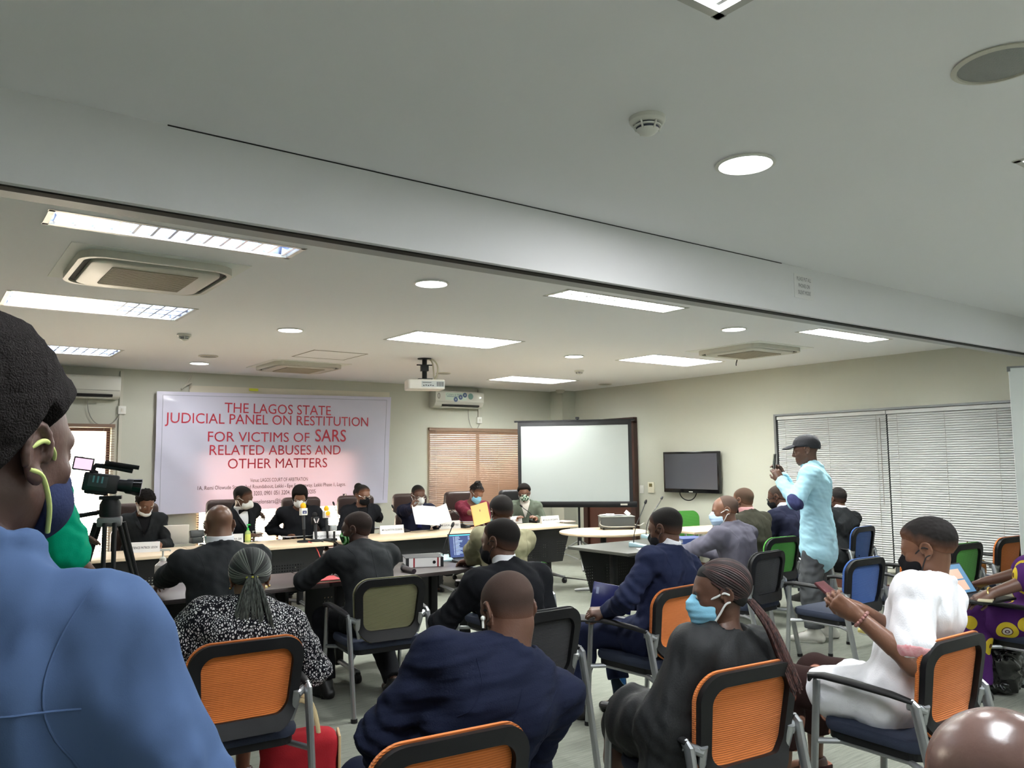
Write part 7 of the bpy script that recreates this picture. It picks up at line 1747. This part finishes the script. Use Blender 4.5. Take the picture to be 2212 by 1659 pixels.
# dark table things
p = Pz(688, 1257, TABLE_H); t = thing('notebook', 'red hardcover notebook on the dark table under the elbow', 'notebook', p, rz=rad(-8)); obj('cover', MB().box((0, 0, 0.004), (0.27, 0.20, 0.003)).box((0, 0, 0.021), (0.27, 0.20, 0.003)), mat('cover_red', sr(206, 66, 74), 0.5), t); obj('pages', MB().box((0.003, -0.002, 0.0125), (0.26, 0.19, 0.014)), mat('page_cream', sr(226, 214, 190), 0.7), t)
a, b_ = Pz(880, 1222, TABLE_H), Pz(935, 1236, TABLE_H); p = (a + b_) / 2; t = thing('ring_binder', 'lever arch binder with a white and red spine lying on the dark table', 'binder', p + np.array((0.08, 0.06, 0)), rz=rad(-22))
obj('cover', MB().box((0, 0, 0.0375), (0.30, 0.006, 0.075)).box((0.0, 0.135, 0.0025), (0.30, 0.27, 0.005)).box((0.0, 0.135, 0.0725), (0.30, 0.27, 0.005)), mat('binder_black', sr(32, 32, 36), 0.5), t)
sp = obj('spine_label', MB().box((0.0, -0.0038, 0.0375), (0.25, 0.002, 0.07)), PAPER, t); mb = MB()
for x in (-0.085, 0.105): mb.box((x, -0.0052, 0.0375), (0.012, 0.001, 0.07))
obj('spine_stripes', mb, mat('stripe_red', sr(150, 40, 46), 0.5), sp); obj('finger_hole', MB().lathe([(0.013, 0), (0.013, 0.002)], 16, (0.075, -0.0052, 0.0375), RX90), BLACK, sp); obj('pages', MB().box((0.0, 0.15, 0.036), (0.28, 0.22, 0.055)), PAPER, t)
a, b_ = Pz(868, 1228, TABLE_H + 0.02), Pz(903, 1236, TABLE_H + 0.02); t = thing('handheld_microphone', 'black handheld microphone lying in front of the binder', 'microphone', a - np.array((0, 0, 0.02)) + np.array((0, -0.03, 0))); d_ = b_ - a; d_ = d_ / np.linalg.norm(d_)
obj('grille', MB().sphere((0, 0, 0.026), 0.026, 14), mat('mic_grille', sr(36, 36, 40), 0.5, metal=0.4, bump=(400, 0.6)), t, smooth=True); obj('handle', MB().tube([d_ * 0.015 + np.array((0, 0, 0.026)), d_ * 0.17 + np.array((0, 0, 0.02))], [0.021, 0.018], 14), mat('mic_purple', sr(40, 30, 38), 0.35), t, smooth=True)
p = Pz(922, 1211, TABLE_H); t = thing('document_case', 'long grey case behind the binder', 'case', p + np.array((0, 0.06, 0)), rz=rad(-14)); obj('shell', MB().prism(rrect(0.34, 0.10, 0.02, 4), 0.05, None, (0, 0, 0)), mat('case_mid', sr(96, 102, 100), 0.5), t, bevel=0.01); obj('clasp', MB().box((0.12, -0.052, 0.025), (0.05, 0.006, 0.02)), BROWNP, t)
a = Pz(583, 1283, TABLE_H); o = obj('note_pad', MB().box((0, 0, 0.006), (0.15, 0.10, 0.012)), mat('pad_yellow', sr(226, 208, 140), 0.7), None, loc=(a[0], max(a[1], 5.45), TABLE_H)); tag(o, 'pale yellow note pad at the edge of the dark table behind the braids', 'note pad')
p = Pz(1493, 1172, TABLE_H); t = thing('ring_binder', 'closed blue binder on the dark grey table in front of the person in grey', 'binder', p + np.array((0.0, 0.03, 0)), rz=rad(-16)); obj('cover', MB().box((0, 0, 0.0025), (0.30, 0.26, 0.005)).box((0, 0, 0.0475), (0.30, 0.26, 0.005)).box((0, -0.128, 0.025), (0.30, 0.005, 0.05)), mat('binder_blue', sr(58, 76, 132), 0.45), t); obj('pages', MB().box((0.01, 0.008, 0.025), (0.27, 0.24, 0.038)), PAPER, t)

# equipment on the round table
p = Pz(1338, 1143, TABLE_H); t = thing('equipment_case', 'black equipment box with papers and cables on the round table', 'equipment', p + np.array((0, 0.05, 0)), rz=rad(-34))
obj('box', MB().box((0, 0, 0.085), (0.40, 0.26, 0.13)), mat('device_grey', sr(62, 66, 66), 0.5), t, bevel=0.008); obj('top_plate', MB().box((0, 0, 0.153), (0.41, 0.27, 0.008)), mat('plate_grey', sr(130, 134, 130), 0.5), t)
mb = MB(); r = random.Random(3)
for k in range(4): mb.box((r.uniform(-0.12, 0.12), r.uniform(-0.06, 0.06), 0.162 + 0.004 * k), (0.14, 0.10, 0.003), rz=r.uniform(0, 3))
mb.box((0.14, 0.02, 0.185), (0.06, 0.05, 0.045), M=Matrix.Rotation(rad(40), 3, 'Y')); obj('papers', mb, PAPER, t)
for sx in (-1, 1):
    for sy in (-1, 1): obj('foot', MB().tube([(sx * 0.17, sy * 0.1, 0), (sx * 0.17, sy * 0.1, 0.022)], 0.012, 8), BLACK, t)
obj('cable', MB().tube(bez((-0.2, -0.06, 0.10), (-0.3, -0.2, 0.0), (0.1, -0.24, 0.06), (0.2, -0.12, 0.03), 16), 0.006, 6).tube(bez((0.2, -0.06, 0.06), (0.34, -0.1, 0.0), (0.3, 0.1, 0.12), (0.42, 0.1, 0.012), 14), 0.006, 6), mat('cable_grey', sr(150, 148, 140), 0.6), t, smooth=True)

# video camera on its tripod
cc = Pd(240, 1046, 4.05); hdg = 104; B = rotm(hdg, -9)
t = thing('tripod', 'black tripod carrying the video camera at the left', 'tripod', (cc[0], cc[1], 0)); zc_ = cc[2]
obj('head', MB().lathe([(0.05, zc_ - 0.16), (0.05, zc_ - 0.10), (0.035, zc_ - 0.07)], 18).box((0, 0, zc_ - 0.066), (0.08, 0.10, 0.016), rz=-rad(hdg)).tube([(0.0, 0, zc_ - 0.13), tuple(-B[:, 1] * 0.28 + np.array((0, 0, zc_ - 0.22)))], 0.011, 8), BLACK, t, smooth=True)
obj('crown', MB().box((0, 0, zc_ - 0.185), (0.12, 0.11, 0.045), rz=-rad(hdg)), GREYM, t, bevel=0.008)
for k in range(3):
    a = rad(120 * k + 20); tp = np.array((0.06 * math.cos(a), 0.06 * math.sin(a), zc_ - 0.19)); ft = np.array((0.42 * math.cos(a), 0.42 * math.sin(a), 0.015)); md = tp * 0.5 + ft * 0.5; pr_ = np.array((-math.sin(a), math.cos(a), 0)) * 0.022
    lg = obj('leg', MB().tube([tp + pr_, md + pr_], 0.011, 8).tube([tp - pr_, md - pr_], 0.011, 8).tube([md, ft], 0.014, 8).box(md, (0.05, 0.05, 0.04)), BLACK, t, smooth=True); obj('foot', MB().sphere(ft + np.array((0, 0, 0.01)), 0.024, 10), BLACK, lg, smooth=True)
t = thing('video_camera', 'black shoulder video camera with a flip-out screen pointed at the panel', 'video camera', cc)
KV = 0.66; L_ = lambda x, y, z: (B[:, 0] * x + B[:, 1] * (y - 0.05) + B[:, 2] * z) * KV
MC = Matrix(B.tolist()); CAMB = mat('camera_black', sr(30, 30, 34), 0.38)
obj('body', MB().box(L_(0, -0.02, 0), tuple(KV * q_ for q_ in (0.12, 0.24, 0.14)), M=MC).box(L_(0, -0.04, -0.075), tuple(KV * q_ for q_ in (0.09, 0.16, 0.03)), M=MC), CAMB, t, bevel=0.018, bseg=3)
obj('side_panel', MB().box(L_(0.062, -0.04, 0.01), tuple(KV * q_ for q_ in (0.004, 0.13, 0.08)), M=MC), mat('panel_slate', sr(60, 64, 70), 0.3), t); mb = MB()
for k in range(3): mb.box(L_(0.066, -0.07 + 0.03 * k, 0.025), tuple(KV * q_ for q_ in (0.005, 0.012, 0.05)), M=MC)
obj('controls', mb, mat('controls_cyan', sr(90, 140, 150), 0.35), t)
obj('lens_barrel', MB().tube([L_(0, 0.08, 0.0), L_(0, 0.15, 0.0), L_(0, 0.16, 0.0), L_(0, 0.21, 0.0)], [KV * q_ for q_ in (0.045, 0.047, 0.056, 0.058)], 24), CAMB, t, smooth=True, auto=50); lh_ = obj('lens_hood', MB().tube([L_(0, 0.20, 0), L_(0, 0.26, 0)], [KV * q_ for q_ in (0.058, 0.068)], 24), BLACKG, t, smooth=True, auto=50); obj('lens_glass', MB().tube([L_(0, 0.255, 0), L_(0, 0.262, 0)], 0.055 * KV, 24), BLACKG, lh_)
obj('top_handle', MB().tube([L_(0, -0.10, 0.06), L_(0, -0.08, 0.125), L_(0, 0.06, 0.13), L_(0, 0.18, 0.12)], [KV * q_ for q_ in (0.018, 0.02, 0.022, 0.02)], 10), CAMB, t, smooth=True); obj('shotgun_microphone', MB().tube([L_(0.03, -0.02, 0.155), L_(0.03, 0.22, 0.15)], 0.017 * KV, 10), FOAMB, t, smooth=True)
sc = obj('flip_screen', MB().box(L_(0.05, -0.16, 0.125), tuple(KV * q_ for q_ in (0.016, 0.14, 0.10)), M=MC), CAMB, t, bevel=0.003); obj('hinge', MB().tube([L_(0.02, -0.06, 0.07), L_(0.05, -0.10, 0.085)], 0.012, 8), CAMB, sc); obj('display', MB().box(L_(0.0595, -0.16, 0.125), tuple(KV * q_ for q_ in (0.003, 0.118, 0.078)), M=MC), mat('screen_pink', sr(206, 160, 190), 0.3, emit=(sr(214, 170, 196), 0.8)), sc)

# held things
def held(name, label, cat, c, ex, ez, dims, m, face=None, facem=None, **kw):
    t = thing(name, label, cat, c); M = axes(ex, ez); obj('case', MB().box((0, 0, 0), dims, M=M), m, t, bevel=min(dims) * 0.35)
    if face is not None:
        y = np.array(M @ Vector((0, face * (dims[1] / 2 + 0.0008), 0))); obj('display', MB().box(y, (dims[0] * 0.9, 0.0012, dims[2] * 0.9), M=M), facem, t)
    return t
a, b_ = P21.palm[-1][0], P21.palm[1][0]; c = (a + b_) / 2
fdir = c - (P21.H); fdir[2] = 0; fdir /= np.linalg.norm(fdir); c = c + np.array((0, 0, 0.075)) + fdir * 0.02; exv = np.array((fdir[1], -fdir[0], 0))
held('smartphone', 'phone held up by the standing person in the black cap', 'phone', c, exv, (-0.1 * fdir[0], -0.1 * fdir[1], 1), (0.078, 0.010, 0.16), BLACKG, -1, mat('phone_view', sr(150, 150, 150), 0.3, emit=(sr(150, 150, 145), 0.5)))
a = P14.palm[-1][4](0.09, 0.02, 0.02); held('smartphone', 'white phone held low by the bearded person in the black suit', 'phone', a + np.array((0.0, 0.02, 0.02)), (1, 0.3, 0.3), (0, 0.9, 0.45), (0.075, 0.010, 0.15), BLACK, 1, mat('phone_white', sr(226, 226, 224), 0.3, emit=(sr(220, 220, 220), 0.4)))
a, b_ = P23.palm[-1][0], P23.palm[1][0]; c = (a + b_) / 2; held('smartphone', 'phone with a dark red case in the hands of the person in the white shirt', 'phone', c + np.array((-0.01, 0.03, 0.035)), P23.B[:, 0], P23.B[:, 1] * 0.8 + np.array((0, 0, 0.6)), (0.078, 0.011, 0.16), mat('phone_maroon', sr(92, 48, 52), 0.35), 1, BLACKG)
a = P16.palm[-1][4](0.07, 0.0, 0.03); c = Pd(1322, 1292, 4.95); t = held('document_folder', 'glossy blue folder in the hand of the person in the navy suit', 'folder', c, CR + np.array((0, 0, -0.18)), (0.1, 0.15, 1), (0.25, 0.012, 0.16), mat('folder_blue', sr(30, 38, 104), 0.3))
obj('emblem', MB().box(tuple(np.array(axes(CR + np.array((0, 0, -0.18)), (0.1, 0.15, 1)) @ Vector((-0.095, -0.0075, 0.03)))), (0.016, 0.002, 0.04), M=axes(CR + np.array((0, 0, -0.18)), (0.1, 0.15, 1))), mat('emblem_pale', sr(170, 178, 210), 0.5), t)
c = Pd(1276, 1336, 4.74); held('tablet', 'black tablet lying on the thigh of the person in the navy suit', 'tablet', c, (0.75, -0.6, -0.05), (0.0, -0.08, 1), (0.20, 0.14, 0.012), mat('tablet_black', sr(20, 20, 22), 0.7))
lp = Pz(2122, 1300, 0.66); lp = Pd(2118, 1296, 4.95); t, c, up, nrm = laptop('laptop on the lap of the person in purple at the right edge', lp, rad(-6), BLACK, mat('laptop_view', sr(60, 100, 130), 0.3, emit=(sr(60, 96, 124), 0.7)), tilt=122, w=0.36, d=0.24)
lid = [o for o in t.children if o.name.startswith('lid')][0]; mb = MB()
for z in (-0.045, 0.03): mb.box(c + nrm * 0.006 + up * z + np.array((0.02, 0, 0)), (0.20, 0.001, 0.066), M=axes((1, 0, 0), up))
obj('window_view', mb, mat('view_tan', sr(180, 146, 126), 0.4, emit=(sr(180, 146, 126), 0.55)), lid)
held('smartphone', 'phone lying on the laptop base of the person in purple', 'phone', lp + np.array((-0.11, -0.08, 0.024)), (0.9, 0.3, 0), (0, 0, 1), (0.15, 0.078, 0.010), mat('phone_gold', sr(176, 168, 140), 0.35))
obj('bangle', MB().tube([tuple(P24.hands[-1][1] - P24.root + np.array((0, 0, 0)) + P24.B[:, 0] * 0.0 + np.array((0.036 * math.cos(a), 0.012 * math.sin(a), 0.036 * math.sin(a)))) for a in np.linspace(0, 2 * math.pi, 17)], 0.005, 8, cap=False), mat('gold', sr(214, 180, 110), 0.25, metal=1.0), P24.e, smooth=True)
obj('earbud', MB().sphere(P15.H + P15.R @ np.array((-0.090, 0.002, -0.012)) - P15.root, 0.008, 10).tube([P15.H + P15.R @ np.array((-0.090, 0.004, -0.012)) - P15.root, P15.H + P15.R @ np.array((-0.092, 0.008, -0.040)) - P15.root], 0.004, 8), WHITE, P15.e, smooth=True)

# bags and things on the floor
def bag(name, label, loc, rz, w, d, h, m, handle=None, lam=0.12, seed=1, fold=0.012):
    f = Field([bx((0, 0, h / 2), (w / 2, d / 2, h / 2), None, min(w, d) * 0.3)], 0.012, 0.05); f.u(bx((0, 0, h / 2), (w / 2, d / 2, h / 2), None, min(w, d) * 0.3)); f.disp(wob(seed, lam, fold)); f.cut(lambda P: 0.003 - P[2] + 0 * P[0] + 0 * P[1])
    t = thing(name, label, 'bag', loc, rz=rz); field_obj('bag_body', f.mesh(), m, t, np.zeros(3))
    if handle is not None:
        for s in (-1, 1): obj('handle', MB().tube(bez((-w * 0.25, s * d * 0.25, h * 0.95), (-w * 0.2, s * d * 0.3, h + 0.2), (w * 0.2, s * d * 0.3, h + 0.2), (w * 0.25, s * d * 0.25, h * 0.95), 14), 0.010, 8, flat=((0, 1, 0), 0.4)), handle, t, smooth=True)
    return t
p = Pz(645, 1668, 0.16); bag('tote_bag', 'red and tan tote bag on the floor beside the orange chair at left', (p[0], p[1], 0), rad(-20), 0.34, 0.15, 0.34, cloth('bag_red', (168, 40, 48)), mat('handle_cream', sr(214, 196, 150), 0.7), seed=4, fold=0.006)
o = [c for c in bpy.data.objects if c.name.startswith('tote_bag')][0]; obj('side_gusset', MB().box((0.176, 0, 0.17), (0.012, 0.13, 0.30)), mat('bag_tan', sr(196, 168, 126), 0.7), o, bevel=0.004)
bag('handbag', 'khaki bag on the seat of the orange chair at the right edge', (O5[0] - 0.10, O5[1] + 0.04, 0.44), rad(10), 0.22, 0.16, 0.17, cloth('bag_khaki', (150, 132, 84)), mat('handle_khaki', sr(120, 104, 66), 0.7), seed=6, fold=0.006)
p = Pz(2168, 1500, 0.0); bag('plastic_bag', 'shiny black plastic bag on the floor under the chair at right', (p[0] + 0.08, p[1] + 0.1, 0), rad(20), 0.40, 0.34, 0.34, mat('plastic_bag_black', sr(24, 24, 26), 0.22, spec=0.7), None, 0.08, 7, 0.03)
o = [c for c in bpy.data.objects if c.name.startswith('plastic_bag')][0]; p2 = o.location; t2 = bag('plastic_bag', 'small pink bag on top of the shiny black one', (p2[0] - 0.05, p2[1], 0.345), 0, 0.20, 0.15, 0.06, cloth('bag_pink', (206, 90, 130)), None, 0.06, 9, 0.008)
p = Pz(1378, 1513, 0.0); t = thing('paper_sheet', 'folded white paper on the carpet behind the black shoe', 'paper', p, rz=rad(-20)); obj('sheet', MB().box((0, 0, 0.003), (0.11, 0.15, 0.005)).box((0.05, 0, 0.022), (0.10, 0.15, 0.003), M=Matrix.Rotation(rad(-22), 3, 'Y')), PAPER, t)
for k, (u, v) in enumerate(((1887, 1374), (1903, 1378))):
    p = Pz(u, v, 0.0); f = Field([rc((0, -0.1, 0.02), (0, 0.12, 0.02), 0.042, 0.036)], 0.008); f.u(rc((0, -0.1, 0.03), (0, 0.12, 0.025), 0.042, 0.036)); f.cut(lambda P: np.maximum(0.002 - P[2], P[2] - 0.05) + 0 * P[0] + 0 * P[1])
    t = thing('slipper', ['pale yellow slipper on the carpet, left one of the pair under the blue chair', 'pale yellow slipper on the carpet, right one of the pair under the blue chair'][k], 'slipper', p, rz=rad(-10), group='pair of yellow slippers'); field_obj('upper', f.mesh(), mat('slipper_yellow', sr(226, 210, 130), 0.7), t, np.zeros(3)); obj('sole', MB().prism(rrect(0.075, 0.28, 0.035, 5), 0.012, None, (0, 0.01, 0)), PAPER, t)
pts = [Pz(u, v, 0.006) for u, v in ((1180, 1240), (1225, 1248), (1275, 1254), (1330, 1257))]
o = obj('floor_cable', MB().tube(pts, 0.006, 6), BLACK, smooth=True); tag(o, 'black cable across the carpet between the panel tables and the dark grey table', 'cable')
p = Pz(722, 1300, 0.0); t = thing('floor_socket_box', 'cream socket box with a round black outlet below the dark tables', 'socket', (p[0], p[1] + 0.2, 0)); obj('case', MB().box((0, 0, 0.15), (0.30, 0.10, 0.30)), mat('box_cream', sr(206, 176, 150), 0.6), t, bevel=0.006); obj('outlet', MB().lathe([(0.055, 0), (0.05, 0.012), (0.0005, 0.014)], 20, (0.05, -0.05, 0.2), RX90), BLACK, t, smooth=True)
